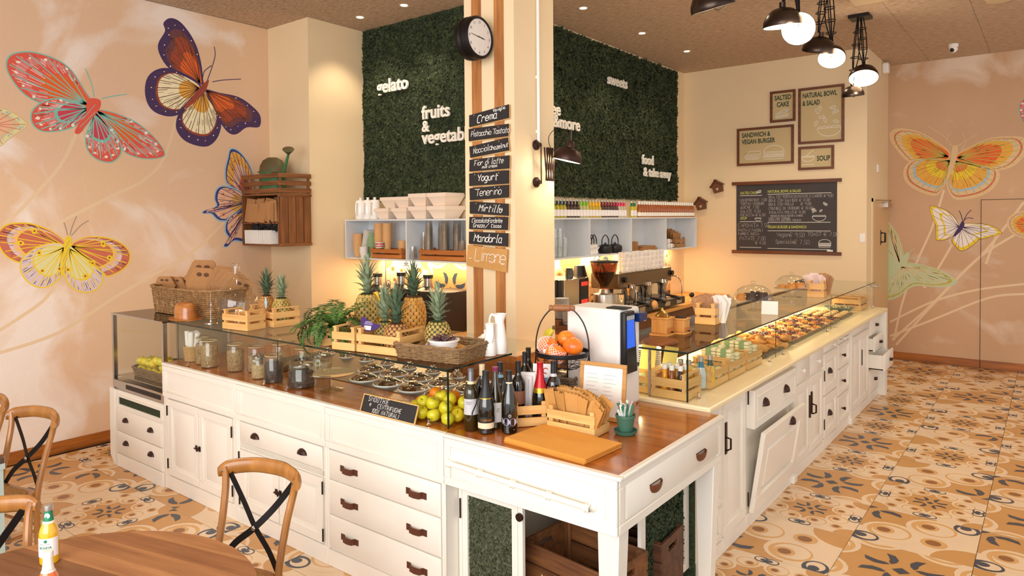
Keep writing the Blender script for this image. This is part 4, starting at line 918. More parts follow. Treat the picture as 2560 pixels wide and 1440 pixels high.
bottle('dark wine bottle with white octagonal label and lilac moon, front row right', (-.735, .20, DZ), 'burg', wine_g, cblk, .055, .75, [(.02, .107, wine_g, 2.6, [(lwh, P_(lambda b: b.flat([(-.02, .02), (.02, .02), (.044, .05), (.044, .078), (.02, .106), (-.02, .106), (-.044, .078), (-.044, .05)]))), (lilac, P_(lambda b: (b.flat(circ(-.02, .062, .018, 18), .0006), b.flat(circ(.016, .06, .019, 18), .0008)))), (lblk, P_(lambda b: (b.flat([(-.008, .034), (.006, .034), (.006, .106), (-.008, .106)], .001), b.flat([(-.008, .03), (.018, .03), (.018, .034), (-.008, .034)], .001)))), (lwh, P_(lambda b: b.line(circ(-.001, .092, .006, 12)+[(.005, .092)], .0018, .0015)))]), (.248, .262, lcr, 5, None)])
bottle('wine bottle with magenta capsule and pink portrait label, second row', (-.845, .225, DZ), 'burg', olive_g, cmag, .022, .75, [(.035, .135, lwh, 2.2, [(lpink, P_(lambda b: b.flat([(-.036, .055), (.036, .055), (.036, .128), (-.036, .128)]))), (lblk, P_(lambda b: b.line(circ(.012, .097, .006, 10, .009), .002, .0006)))])])
bottle('wine bottle with cream capsule, behind the silver-capped one', (-.93, .22, DZ), 'bord', wine_g, ccream, .055, .75)
bottle('wine bottle with black capsule and pale blue neck band, second row', (-.89, .32, DZ), 'bord', wine_g, cblk, .05, .75, [(.235, .25, lblue, 6.2, None), (.09, .165, lwh, 2.2, None)])
bottle('wine bottle with black screw cap at the back left of the desk', (-.83, .40, DZ), 'bord', wine_g, cblk, .06, .75, [(.09, .16, lbrown, 2.2, None)])
bottle('wine bottle with black capsule near the pillar plinth, left of the flyers', (-1.0, .72, DZ+.004), 'bord', wine_g, cblk, .06, .75)
bottle('wine bottle with black capsule near the pillar plinth, behind the flyers', (-.95, .62, DZ), 'bord', wine_g, cblk, .06, .75)
# crate with two bottles and flyers
ang = math.atan2(.14, .117); cx = (-.704-.5*.26*math.sin(ang), .335+.5*.26*math.cos(ang))
crate('pine crate holding flyers and two open-top bottles, left of the bag crate', (cx[0], cx[1], DZ), ang, .185, .26, .105, .125, text_='il Giardino', rails=False)
bottle('sparkling bottle with red foil neck standing in the pine crate', (-.705, .425, DZ+.008), 'flute', wine_g, cred, .13, .75, [(.155, .18, gold, 6.2, None)], capr=1.04)
bottle('red wine bottle with brown label and black capsule standing in the pine crate', (-.655, .475, DZ+.008), 'bord', wine_g, cblk, .062, .75, [(.095, .185, lbrown, 2.4, [(ink, P_(lambda b: script(b, 'Calcin', -.018, .165, .012, .0012, .2)))]), (.235, .25, lsil, 6.2, None)])
for i, (dx, dy, h, m) in enumerate([(-.05, -.02, .20, 0), (-.04, .0, .215, 0), (-.03, .02, .225, 0), (-.02, .035, .23, 0), (.03, .10, .27, 1), (.075, .10, .20, 2)]):
    t = thing('flyer', ['white folded leaflet standing in the pine crate', 'large white flyer with a red crescent and small flowers', 'flyer with a photo of blue jeans'][m], 'flyer', (-.80+dx, .44+dy, DZ+.01), .35+.06*i, 'flyers in the pine crate'); t.rotation_euler = (-.06, 0, .35+.04*i)
    b = MB(front(0)); b.box(-.055, 0, 0, .055, h, .0015); part('sheet', b, lwh if m < 2 else mat('denim', (110, 140, 176), .8, var=.25, sc=30), t)
    if m == 1:
        b = MB(front(0)); b.line([(.015+.014*math.cos(a*.25+.6), .232+.014*math.sin(a*.25+.6)) for a in range(19)], .005, .002)
        for _ in range(16): q = (U(-.05, -.015), U(.17, .235)); b.flat(circ(q[0], q[1], U(.0015, .004), 7), .002)
        part('print', b, cred, t, kind='stuff')
# crate of kraft bags
crate('pine crate packed with kraft paper bags, front centre of the oak desk', (-.475, .43, DZ), -.0+.03, .275, .155, .105, .125, text_='il Giardino', rails=False)
b = MB(); b.box(-.011-.003, -.07, .125, .014, .07, .133)
kbag = mat('kraft_bag', (198, 144, 76), .75, var=.08, sc=14, bump=.15, bsc=30)
for k in range(46):
    f = k/45; x = -.585+.20*f+U(-.006, .006); yy = .385+.085*((k*7) % 10)/10; h = U(.165, .20)-.02*abs(f-.45); o = tag(link('paper_bag', None, None, (x, yy, DZ+.012), (U(-.1, .06), -.22+.72*f+U(-.06, .06), U(-.5, .25))), 'kraft paper bag fanned out in the pine crate', 'bag', 'paper bags in the desk crate')
    b = MB(); n = 7; w_ = U(.034, .046); T = [(-w_+2*w_*i/n, h+(.006 if i % 2 else 0)) for i in range(n+1)]; b.M = front(0); b.prism([(-w_, 0), (w_, 0)]+T[::-1], 0, .0022); part('bag', b, kbag, o)
# kraft sheet stack
km_ = mat('kraft_sheet', (226, 158, 66), .7, var=.03, sc=9)
for k in range(14):
    o = tag(link('kraft_sheet', None, None, (-.412+U(-.004, .004), .19+U(-.004, .004), DZ+.0017*k), (0, 0, -.06+U(-.015, .015))), 'large sheet of kraft paper in the flat stack at the desk corner%s' % (', topmost' if k == 13 else ''), 'paper', 'kraft sheets stacked on the desk')
    b = MB(); P = [(-.235, -.145), (.235, -.145), (.235, .145), (-.235, .145)]; b.prism(P, 0, .0015); part('sheet', b, km_, o)
# green pot of sugar sticks
t = thing('flower_pot', 'small dark green plastic pot on a saucer, filled with sugar sticks', 'pot', (-.255, .52, DZ)); gp = mat('green_plastic', (62, 104, 86), .4)
b = MB(); b.lathe([(0, .012), (.034, .012), (.046, .085), (.05, .086), (.05, .098), (.046, .098), (.042, .08), (.031, .02), (0, .02)], 24); part('pot', b, gp, t)
b = MB(); b.lathe([(0, .001), (.048, .001), (.056, .012), (.06, .022), (.056, .022), (.05, .008), (0, .008)], 24); part('saucer', b, gp, t)
for k in range(40):
    a = U(0, 6.28); r = .03*math.sqrt(U(0, 1)); o = tag(link('sugar_stick', None, None, (-.255+r*math.cos(a)*.7, .52+r*math.sin(a)*.7, DZ+.03), (U(-.3, .3), U(-.3, .3), U(0, 3))), 'paper sugar stick in the green pot', 'sachet', 'sugar sticks in the green pot')
    b = MB(); b.box(-.006, -.001, 0, .006, .001, U(.105, .135)); part('stick', b, [lwh, mat('stick_green', (60, 120, 90), .5), lwh, mat('stick_grey', (200, 206, 200), .5), mat('stick_brown', (140, 90, 60), .5)][k % 5], o)
# framed notice leaning on the machine
t = thing('notice_frame', 'pale oak frame with a printed white notice leaning on the juice machine', 'frame', (-.475, .66, DZ), 0); t.rotation_euler = (-.12, 0, .10)
fw = wood('frame_oak', (212, 160, 92), (186, 130, 66), 'x', .5, 4); b = MB(front(0)); frame(b, -.135, 0, .135, .30, .022, 0, .014); part('frame', b, fw, t, bev=.002)
b = MB(front(0)); b.box(-.115, .02, .002, .115, .28, .006); pg = part('notice', b, paper, t); b = MB(front(0))
for k in range(9):
    for s in (0, 1): b.box(-.095+.10*s, .235-.021*k, .0062, -.095+.10*s+.075*U(.6, 1), .2366-.021*k, .0066)
part('print', b, mat('grey_print', (150, 146, 150), .7), pg, kind='stuff')
# juice / milk machine
t = thing('juice_machine', 'tall white countertop drinks machine with blue touch screen', 'machine', (-.478, 0, DZ)); mw = mat('machine_white', (240, 236, 232), .4)
b = MB(); b.box(-.352, .865, 0, 0, 1.105, .56); part('body', b, mw, t, bev=.018, seg=3)
b = MB(side(.0)); b.prism([(.868, .20), (.868, .548), (.985, .548), (1.02, .20)], 0, .03); part('front_panel', b, mat('machine_black', (30, 29, 32), .3), t, bev=.006, seg=2)
b = MB(); b.box(-.10, .885, .5605, .02, .975, .568); part('top_cover', b, mat('machine_black', (30, 29, 32), .3), t, bev=.003)
b = MB(side(.031)); b.prism([(.893, .345), (.893, .50), (.972, .50), (.985, .345)], 0, .002); sc_ = part('screen', b, mat('screen', (40, 84, 190), .2, emit=.9, ecol=(40, 90, 200)), t); b = MB(side(.031)); b.box(.893, .502, 0, .972, .525, .004); part('screen_header', b, mat('screen_grey', (170, 178, 182), .3), sc_)
b = MB(side(.031)); b.prism([(.885, .235), (.885, .325), (.99, .325), (1.0, .235)], -.02, .003); part('spout_recess', b, blackp, t)
b = MB(side(.001)); b.box(1.01, .48, 0, 1.10, .53, .05); part('payment_slot', b, mat('blue_plastic', (24, 44, 96), .2, coat=.4), t, bev=.004)
b = MB(side(.001)); b.box(1.03, .215, 0, 1.085, .236, .003); nb = part('name_plate', b, ink, t); b = MB(side(.0042)); text(b, 'CARIMALI', 1.033, .221, .0105, 0, .85); part('lettering', b, lwh, nb)
# two-tier wire fruit stand with mangoes
fs = (-.75, .70, DZ)
t = thing('fruit_stand', 'black wire fruit bowl on legs with a turned wooden handle', 'fruit stand', fs, .4); r = .150
b = MB(); b.tube([(r*math.cos(2*PI*i/40), r*math.sin(2*PI*i/40), .315) for i in range(40)], .0035, 6, True)
b.lathe([(r+.002, .308), (r+.002, .332), (r-.002, .332), (r-.002, .308), (r+.002, .308)], 40); part('rim', b, black, t)
b = MB()
for z, q in ((.17, .96), (.145, .82), (.125, .6)): b.tube([(r*q*math.cos(2*PI*i/36), r*q*math.sin(2*PI*i/36), z+.115) for i in range(36)], .0016, 5, True)
for k in range(12): a = 2*PI*k/12; b.tube([(r*q*math.cos(a), r*q*math.sin(a), z+.115) for q, z in ((1, .2), (.97, .17), (.83, .145), (.6, .125), (.25, .115), (0, .113))], .0016, 5)
part('wire_bowl', b, black, t, kind='stuff')
for s in (-1, 1):
    b = MB(); b.tube([(s*r, 0, .32), (s*(r+.022), 0, 0)], .0045, 6); part('leg', b, black, t)
    b = MB(); b.tube([(0, s*r, .31), (0, s*(r+.022), 0)], .0045, 6); part('leg', b, black, t)
b = MB(); b.tube(smooth([(-r, 0, .32), (-r*.98, 0, .40), (-r*.8, 0, .49), (-r*.42, 0, .56), (0, 0, .57), (r*.42, 0, .56), (r*.8, 0, .49), (r*.98, 0, .40), (r, 0, .32)], 4, False), .004, 6); hd = part('handle_hoop', b, black, t)
b = MB(); b.lathe([(0, -.075), (.014, -.072), (.017, -.062), (.013, -.05), (.018, -.045), (.019, 0), (.018, .045), (.013, .05), (.017, .062), (.014, .072), (0, .075)], 14, (0, 0, .57), rotm('Y', PI/2)); part('grip', b, wood('grip_wood', (168, 112, 70), (120, 74, 44), 'x', .5, 4), hd)
mg = mat('mango_skin', (234, 84, 30), .35, col2=(240, 156, 30), sc=9, coat=.3)
net = mat('pink_net', (250, 226, 218), .8)
for i, (dx, dy, dz, a, b_, lab) in enumerate([(-.075, -.03, .355, .3, .2, 'red-orange mango in a white foam net, front left of the wire bowl'), (-.005, .06, .385, 1.2, .9, 'orange mango at the back of the wire bowl'), (.075, -.005, .365, 0, .1, 'big red mango on the right of the wire bowl'), (.01, -.075, .325, .5, .4, 'mango wrapped in a pink foam net at the front')]):
    t = thing('mango', lab, 'mango', (fs[0]+dx*1.0, fs[1]+dy, fs[2]+dz), 0, 'mangoes in the wire bowl'); t.rotation_euler = (a*.3, b_*.5, a); b = MB(); b.ell((0, 0, 0), (.06, .05, .049), 20, 14); part('fruit', b, mg, t, sharp=80)
    if i in (0, 3):
        b = MB(); c = rotm('Y', PI/2 if i == 0 else .3)
        for k in range(16):
            for sg in (1, -1): b.tube([c @ Vector((.054*math.sin(.5+1.25*j/8+(.0 if i == 0 else .5))*math.cos(2*PI*k/16+sg*j*.2), .053*math.sin(.5+1.25*j/8+(.0 if i == 0 else .5))*math.sin(2*PI*k/16+sg*j*.2), -.063*math.cos(.5+1.25*j/8+(0 if i == 0 else .5)))) for j in range(9)], .0016, 4)
        part('foam_net', b, net, t, kind='stuff')
    if i == 0: b = MB(front(-.0525)); b.box(-.01, -.03, 0, .035, -.005, .001); st_ = part('sticker', b, lwh, t)
t = thing('banana', 'green-yellow banana bunch behind the mangoes in the wire bowl', 'banana', (fs[0]-.09, fs[1]+.05, fs[2]+.345)); ban = mat('banana', (214, 196, 60), .5)
for k in range(4): b = MB(); b.tube(smooth([(0, 0, .095), (-.02-.012*k, .006*k, .07), (-.045-.012*k, .01*k, .02), (-.05, .012*k-.01, -.03)], 4, False), [.006, .008, .01, .012, .0135, .014, .014, .0145, .014, .013, .011, .007, .004], 8); part('finger', b, ban, t)
b = MB(); b.lathe([(.009, 0), (.011, .012), (.006, .022), (0, .022)], 8, (0, 0, .09)); part('crown', b, mat('banana_stem', (92, 70, 40), .8), t)
for k, x in enumerate((-.90, -.79)): basket('grey willow box %s the fruit stand' % ('below, left of' if k == 0 else 'below, right of')+' on the desk', (x-.02, .86+.01*k, DZ), .05, .10, .12, .14, .97, 11, 24, mat('grey_willow2', (150, 132, 112), .7, col2=(104, 90, 74), sc=40), .012, sr=.0045)
# ---------------------------------------------------------------- under the desk
def bigcrate(lab, loc, rz, L, W, H, txt=None, m=(dkw, dkwz)):
    t = thing('vintage_crate', lab, 'crate', loc, rz); w2 = .014
    for sx in (-1, 1):
        for sy in (-1, 1): b = MB(); x = sx*(L/2-w2-.02); y = sy*(W/2-w2-.012); b.box(x-.018, y-.01, .01, x+.018, y+.01, H-.004); part('post', b, m[1], t, bev=.002)
    n = 4; h = H/n-.007
    for s in (-1, 1):
        for k in range(n):
            z = k*(H/n)+.003; b = MB(); y = s*(W/2-w2/2); b.box(-L/2, y-w2/2, z, L/2, y+w2/2, z+h); sl = part('board', b, m[0], t, bev=.003)
            if txt and s == -1 and k == 2: q = MB(front(-W/2-.0008)); text(q, txt, -L/2+.13, z+h*.12, h*.85); part('stencil', q, lcr, sl)
        b = MB(); x = s*(L/2-w2/2); P0 = [(-W/2+w2, .003), (W/2-w2, .003), (W/2-w2, H-.003), (-W/2+w2, H-.003)]
        M = PL((x-w2/2, 0, 0), (0, 1, 0), (0, 0, 1)); b.M = M
        yy, zz = .055, H-.06
        frame(b, -W/2+w2, .003, W/2-w2, H-.003, .0, 0, w2) if 0 else None
        b.box(-W/2+w2, .003, 0, W/2-w2, zz-.014, w2); b.box(-W/2+w2, zz+.014, 0, W/2-w2, H-.003, w2); b.box(-W/2+w2, zz-.014, 0, -yy, zz+.014, w2); b.box(yy, zz-.014, 0, W/2-w2, zz+.014, w2); part('end_board', b, m[0], t)
    b = MB(); b.box(-L/2+w2, -W/2+w2, .006, L/2-w2, W/2-w2, .016); part('floor_board', b, m[0], t)
    return t
bigcrate('brown wooden vintage crate stencilled VANTINI, on top under the desk', (-.40, .36, .0+.012), -.12, .52, .34, .405, 'VANTINI')
bigcrate('second darker wooden crate behind the front one under the desk', (-.33, .78, .0), .06, .40, .30, .385, None, (wood('dark_crate_wood2', (108, 66, 40), (60, 34, 20), 'x', .65, 4), dkwz))
b = MB(); b.ell((0, 0, 0), (.07, .05, .03), 12, 8); tag(part('dark_bag', b, mat('dark_cloth', (52, 40, 36), .8, var=.2), None, (-.25, .36, .06)), 'dark crumpled cloth lying inside the stencilled crate', 'cloth')
# ---------------------------------------------------------------- pastry counter contents
PZ = .977
jc = [(255, 170, 20), (150, 84, 30), (214, 140, 30), (30, 26, 34), (170, 110, 40), (235, 150, 20)]
def small_bottle(lab, loc, col, capc, neck=None, labc=None, group=None, s=1.0, lab_z=(.03, .08), shape=0):
    t = thing('juice_bottle', lab, 'bottle', loc, .6, group)
    P = [(0, .001), (.026, .001), (.029, .006), (.029, .085), (.024, .108), (.013, .135), (.012, .168), (.0135, .169), (.0135, .174), (0, .174)] if not shape else [(0, .001), (.021, .001), (.023, .005), (.022, .03), (.017, .10), (.0125, .135), (.012, .16), (.0135, .162), (.0135, .168), (0, .168)]
    b = MB(); b.lathe([(r*s, z*s) for r, z in P], 12); part('body', b, mat('juice_%d_%d_%d' % col, col, .08, coat=1), t)
    b = MB(); b.lathe([(.0145*s, .150*s), (.0148*s, .177*s), (0, .178*s)], 12); part('cap', b, capc, t)
    if neck: b = MB(); b.lathe([(.0205*s, .118*s), (.0142*s, .135*s), (.0138*s, .152*s)], 12); part('neck_band', b, neck, t)
    if labc: b = MB(); b.lathe([(.0295*s, lab_z[0]*s), (.0295*s, lab_z[1]*s)], 12); part('label', b, labc, t)
    return t
silc = mat('silver_cap', (196, 194, 190), .3, .8)
capw = mat('cap_white', (244, 240, 232), .4)
crate('pine crate of little juice bottles just inside the pastry case corner', (-.335, 1.275, PZ), 0, .225, .215, .115, .14)
for i, (x, y) in enumerate(((-.375, 1.215), (-.325, 1.20), (-.275, 1.21), (-.37, 1.265), (-.32, 1.26), (-.27, 1.265), (-.345, 1.32))):
    if i != 6: small_bottle('short white-capped bottle of %s in the corner crate' % ['orange juice', 'amber tea', 'dark syrup', 'brown tea', 'dark cola', 'pale tea'][i], (x, y, PZ+.009), jc[(0, 1, 3, 1, 4, 2)[i]], capw, None, None, 'white-capped bottles in the corner crate', 1.02, shape=1)
for i, (x, y, c, n) in enumerate(((-.335, 1.345, (220, 60, 50), (230, 50, 40)), (-.285, 1.345, (235, 190, 40), (250, 190, 20)), (-.27, 1.49, (190, 210, 220), (10, 120, 160)), (-.245, 1.57, (230, 180, 20), (24, 70, 66)))):
    small_bottle('silver-capped bottle with %s neck sleeve in the pastry case' % ['red', 'yellow', 'blue', 'dark green'][i], (x, y, PZ+.009), c, silc, mat('neck%d' % i, n, .4), None, 'sleeved bottles in the pastry case', 1.08)
ingr = mat('sandwich_green', (140, 172, 120), .6); wrapm = mat('sandwich_wrap', (248, 238, 196), .35, coat=.3)
def sandwich(loc, rot, lab):
    t = thing('wrapped_sandwich', lab, 'sandwich', loc, 0, 'wrapped sandwiches in the pastry case'); t.rotation_euler = rot
    for k in (0, 1): b = MB(); z = k*.022; b.frus((-.05, -.035, .05, .035), z, (-.047, -.032, .047, .032), z+.019); part('half', b, wrapm, t, bev=.004)
    b = MB(); b.box(-.0505, -.024, .004, -.048, .024, .038); b.box(.022, -.0355, .002, .026, .0355, .0415) if 0 else None; part('band', b, ingr, t); b = MB(); b.box(-.018, -.036, -.001, .018, .036, .0425); part('label', b, ingr, t)
for i, (x, y) in enumerate(((-.335, 1.66), (-.335, 1.98), (-.335, 2.32))):
    crate('pine crate of wrapped sandwiches, %s from the case corner' % ['second', 'third', 'fourth'][i], (x, y, PZ+.0), PI/2, .29, .23, .10, .125)
    n = 0
    for lv in range((1, 3, 3)[i]+1):
        for a in (-1, 1):
            for c in (-.6, .6):
                if lv == (1, 3, 3)[i] and (a+c > 0.5) and i > 0: continue
                sandwich((x+c*.085, y+a*.062-.0*lv, PZ+.012+.0425*lv), (0, 0, U(-.08, .08)), 'green-labelled wrapped sandwich %s crate %s' % ('on top of the' if lv == (1, 3, 3)[i] else 'inside the', ['nearest the bottles', 'in the middle', 'nearest the pastries'][i])); n += 1
crate('pine crate of wrapped sandwiches at the back of the case, left of the steel post', (-.60, 1.30, PZ), 0, .26, .2, .10, .125)
for k in range(6): sandwich((-.655+.11*(k % 2), 1.255+.075*((k//2) % 2), PZ+.012+.043*(k//4)), (0, 0, U(-.1, .1)), 'wrapped sandwich in the crate left of the steel post')
yl = mat('yellow_card', (226, 214, 120), .6)
for k, (x, y, a) in enumerate(((-.60, 1.19, .12), (-.47, 1.2, -.15))):
    b = MB(front(0)); b.box(-.05, 0, 0, .05, .25, .002); o = part('yellow_card', b, yl, None, (x, y+.22, PZ+.0), (-.3, 0, a)); tag(o, 'yellow card leaning inside the case, %s of the steel post' % ('left' if k == 0 else 'right'), 'card')
# bread, fruit pastries, salads
bread = mat('bread_crust', (226, 166, 84), .6, col2=(190, 116, 48), sc=14, bump=.25); trayd = mat('dark_tray', (40, 34, 30), .4)
def tray(lab, x0, y0, x1, y1, m=trayd):
    t = thing('tray', lab, 'tray', ((x0+x1)/2, (y0+y1)/2, PZ)); b = MB(); w_, h = (x1-x0)/2, (y1-y0)/2; b.box(-w_, -h, .001, w_, h, .006); frame(b, -w_, -h, w_, h, .012, .006, .02); part('tray', b, m, t); return t
tray('dark tray of filled croissants and buns beside the sandwiches', -.66, 2.62, -.26, 3.30); tray('dark tray of colourful fruit pastries in the middle of the case', -.70, 3.34, -.26, 4.95); tray('tray of small bakes further back in the case', -.70, 5.0, -.26, 5.5)
nb_ = 0
cm = MB(); cp = [(.062*math.cos(a), .055*math.sin(a)-.02, .006*math.sin(a*2)) for a in [PI*(.02+.96*i/12) for i in range(13)]]; cm.tube(cp, [.006+.022*math.sin(PI*i/12)*(1+.12*(-1)**i) for i in range(13)], 8); cmm = cm.mesh('croissant', bread, 80)
for j in range(7):
    for i in range(4):
        tag(link('croissant', cmm, None, (-.61+.10*i+U(-.01, .01), 2.70+.088*j+U(-.01, .01), PZ+.034+(.03 if (i+j) % 3 == 0 else 0)), (U(-.2, .2), U(-.2, .2), U(0, 6))), 'golden croissant on the dark tray %s' % ('in the front column' if i == 3 else 'further in'), 'pastry', 'croissants on the dark tray')
tartc = mat('tart_shell', (206, 140, 64), .6)
sm0 = MB(); sm0.lathe([(0, 0), (.03, 0), (.043, .018), (.041, .02), (.036, .014), (0, .014)], 12); tsh = sm0.mesh('shell', tartc)
tops = []
for nm, c, c2 in (('custard', (246, 190, 40), (236, 150, 20)), ('berry', (150, 30, 44), (60, 20, 40)), ('fruit', (240, 150, 50), (160, 40, 40)), ('choco', (60, 34, 26), (30, 18, 14)), ('cream', (248, 226, 180), (232, 180, 90))):
    b = MB(); b.lathe([(.037, .014), (.034, .024), (.02, .029), (0, .03)], 12)
    for k in range(6): b.ell((.021*math.cos(k*1.05), .021*math.sin(k*1.05), .028), (.0095, .0095, .008), 8, 5)
    tops.append((nm, b.mesh('topping', mat('top_'+nm, c, .3, col2=c2, sc=50, coat=.4))))
for j in range(17):
    for i in range(5):
        nm, me = tops[(i*2+j*3+(i*j) % 2) % 5]; o = tag(link('tartlet', tsh, None, (-.655+.088*i+U(-.006, .006), 3.41+.09*j+U(-.006, .006), PZ+.007), (0, 0, U(0, 6))), '%s tartlet on the long dark tray, %s' % ({'custard': 'yellow custard', 'berry': 'dark berry', 'fruit': 'mixed fruit', 'choco': 'chocolate', 'cream': 'pale cream'}[nm], ('near end' if j < 6 else 'middle' if j < 12 else 'far end')), 'pastry', 'tartlets on the long tray'); link('topping', me, o, (0, 0, 0))
for j in range(5):
    for i in range(4): o = tag(link('tartlet', tsh, None, (-.62+.1*i, 5.08+.09*j, PZ+.007), (0, 0, U(0, 6))), 'pale cream bake on the far tray', 'pastry', 'bakes on the far tray'); link('topping', tops[4][1], o)
t = thing('salad_bowl', 'large teal glazed bowl of salad at the far end of the case', 'bowl', (-.42, 5.62, PZ)); b = MB(); b.lathe([(0, .002), (.08, .002), (.15, .055), (.156, .06), (.15, .062), (.13, .045), (0, .04)], 28); part('bowl', b, mat('teal_glaze', (96, 140, 130), .25, var=.2, sc=10), t)
b = MB(); tufts(b, 220, lambda: (Vector((U(-.1, .1), U(-.1, .1), U(.045, .065))), Vector((U(-.4, .4), U(-.4, .4), 1)).normalized()), .012, .03); part('salad', b, leafy('salad', [(232, 214, 170), (236, 190, 150), (120, 140, 60), (244, 236, 214)]), t, kind='stuff')
crate('pine crate of cakes at the very end of the case', (-.40, 6.02, PZ), PI/2, .36, .30, .12, .14)
mf = MB(); mf.lathe([(0, 0), (.03, 0), (.036, .03), (.046, .04), (.04, .06), (.02, .072), (0, .075)], 12); mfm = mf.mesh('muffin', bread, 60)
for k in range(12): tag(link('muffin', mfm, None, (-.49+.09*(k % 3), 5.90+.085*(k//3), PZ+.06+.0*k), (0, 0, U(0, 6))), 'golden muffin in the crate at the far end of the case', 'muffin', 'muffins in the far crate')
# ---------------------------------------------------------------- on top of the pastry case
def napkins(x, y, z, w_, d_, m1, m2, n, lab, grp):
    for k in range(n):
        f = k/(n-1); o = tag(link('paper_napkin', None, None, (x-w_/2+w_*f, y+U(-.02, .02), z), (U(-.3, .3), -.28+.56*f+U(-.1, .1), U(-.6, .6))), ('brown ' if m1 is brn else 'pink ') * (k < n*.66)+('white ' if m1 is brn else 'brown ') * (k >= n*.66)+lab, 'napkin', grp)
        b = MB(); b.add([(-.05, -.003, 0), (.05, -.003, 0), (.055+U(-.012, .012), -.006, .17+U(-.02, .02)), (.0, .004, .185+U(-.015, .02)), (-.055+U(-.012, .012), -.006, .165+U(-.02, .02)), (-.05, .003, 0), (.05, .003, 0), (.05, .006, .16), (.0, .012, .18), (-.045, .008, .16)], [(0, 1, 2, 3, 4), (9, 8, 7, 6, 5), (0, 5, 6, 1), (1, 6, 7, 2), (2, 7, 8, 3), (3, 8, 9, 4), (4, 9, 5, 0)]); part('napkin', b, m1 if k < n*.66 else m2, o)
brn = mat('brown_napkin', (186, 140, 100), .8, var=.1, sc=20); pkn = mat('pink_napkin', (240, 220, 214), .8)
crate('pine crate of brown and white napkins, nearest on the pastry case', (-.535, 2.31, G0), .06, .145, .27, .115, .14); napkins(-.535, 2.31, G0+.012, .10, .2, brn, paper, 26, 'folded napkin bunched in the near napkin crate', 'napkins in the near crate')
crate('pine crate of pale pink napkins, far one on the pastry case', (-.34, 4.46, G0), .02, .15, .26, .13, .15); napkins(-.34, 4.46, G0+.03, .10, .2, pkn, brn, 22, 'folded napkin bunched in the far napkin crate', 'napkins in the far crate')
def dome(lab, loc, cakes):
    t = thing('cake_dome', lab, 'cake stand', loc); b = MB(); b.lathe([(0, .003), (.085, .001), (.088, .005), (.03, .012), (.015, .025), (.014, .065), (.03, .078), (.155, .082), (.16, .088), (.155, .09), (0, .086)], 34); part('stand', b, clear, t)
    b = MB(); b.lathe([(.158, .091), (.156, .10), (.148, .135), (.12, .175), (.08, .198), (.03, .208), (.012, .21), (.01, .216), (.02, .222), (.021, .232), (.012, .24), (0, .241)], 34); part('cover', b, clear, t)
    for (x, y, r, h, m) in cakes:
        b = MB(); b.lathe([(0, 0), (r, 0), (r*1.02, h*.5), (r*.9, h), (0, h*1.02)], 14); tag(part('cake', b, m, None, (loc[0]+x, loc[1]+y, loc[2]+.091)), 'small round cake under the %s' % ('near glass dome' if loc[1] < 4 else 'far glass dome'), 'cake', 'cakes under the domes')
chc = mat('choc_cake', (60, 34, 24), .6, var=.2, sc=20); spc = mat('sponge', (212, 140, 60), .7, var=.15, sc=30)
dome('footed glass dome with chocolate cakes, nearer one on the pastry case', (-.50, 3.10, G0), [(-.085, -.02, .042, .04, spc), (.0, -.05, .042, .055, chc), (.075, 0, .042, .06, chc), (0, .05, .042, .06, chc), (-.07, .07, .035, .04, chc)])
dome('footed glass dome with golden pastries, farther one on the pastry case', (-.52, 4.22, G0), [(-.08, -.02, .04, .025, spc), (.01, -.055, .042, .03, spc), (.07, .01, .045, .05, spc), (-.01, .055, .045, .04, spc)])
t = thing('table_card', 'white folded price card standing beside the near glass dome', 'card', (-.33, 2.98, G0), .2); b = MB(front(0)); b.add([(-.06, 0, .03), (.06, 0, .03), (.06, .10, 0), (-.06, .10, 0), (-.06, 0, -.03), (.06, 0, -.03), (.06, .098, -.001), (-.06, .098, -.001)], [(0, 1, 2, 3), (7, 6, 5, 4), (3, 2, 6, 7), (0, 3, 7, 4), (1, 5, 6, 2), (0, 4, 5, 1)]); part('card', b, paper, t)
t = thing('dark_box', 'low dark wooden box on the glass behind the far dome', 'box', (-.60, 5.15, G0)); b = MB(); b.box(-.1, -.2, .0, .1, .2, .09); part('box', b, mat('dark_box', (70, 60, 52), .6), t, bev=.004); b = MB(side(.1005)); b.box(-.05, .03, 0, .05, .07, .002); part('label', b, lcr, t)
gw = wood('grinder_wood', (222, 164, 90), (196, 130, 62), 'z', .5, 4)
def grinder(lab, loc, rz, s, full):
    t = thing('coffee_grinder', lab, 'coffee grinder', loc, rz); b = MB(); b.box(-s*.46, -s*.46, .012, s*.46, s*.46, s*.92); part('box', b, gw, t, bev=.003)
    b = MB(); b.box(-s*.55, -s*.55, 0, s*.55, s*.55, .012); part('base', b, gw, t, bev=.003); b = MB(); b.box(-s*.54, -s*.54, s*.92, s*.54, s*.54, s*.92+.01); part('top', b, gw, t, bev=.003)
    b = MB(side(s*.46)); b.box(-s*.3, .02, 0, s*.3, s*.42, .008); dr_ = part('drawer', b, wood('drawer_wood', (206, 128, 60), (180, 100, 40), 'y', .5, 4), t, bev=.002); part('knob', knob_mb(side(s*.46), 0, s*.2, .008, .007), bronze, dr_)
    br = mat('brass', (196, 164, 96), .2, 1); b = MB()
    if full: b.lathe([(s*.4, s*1.0), (s*.42, s*1.05), (s*.3, s*1.2), (s*.1, s*1.35), (s*.06, s*1.5), (0, s*1.52)], 18); part('hopper', b, br, t); b = MB(); b.tube([(0, 0, s*1.5), (-s*.35, -s*.25, s*1.45)], .004, 6); b.tube([(-s*.35, -s*.25, s*1.42), (-s*.35, -s*.25, s*1.62)], .003, 6); cr_ = part('crank', b, br, t); b = MB(); b.ell((-s*.35, -s*.25, s*1.72), (.02, .02, .024), 12, 9); part('crank_knob', b, gw, cr_)
    else: b.lathe([(s*.45, s*.98), (s*.4, s*1.08), (s*.15, s*1.15), (0, s*1.16)], 18); part('lid', b, bronze, t)
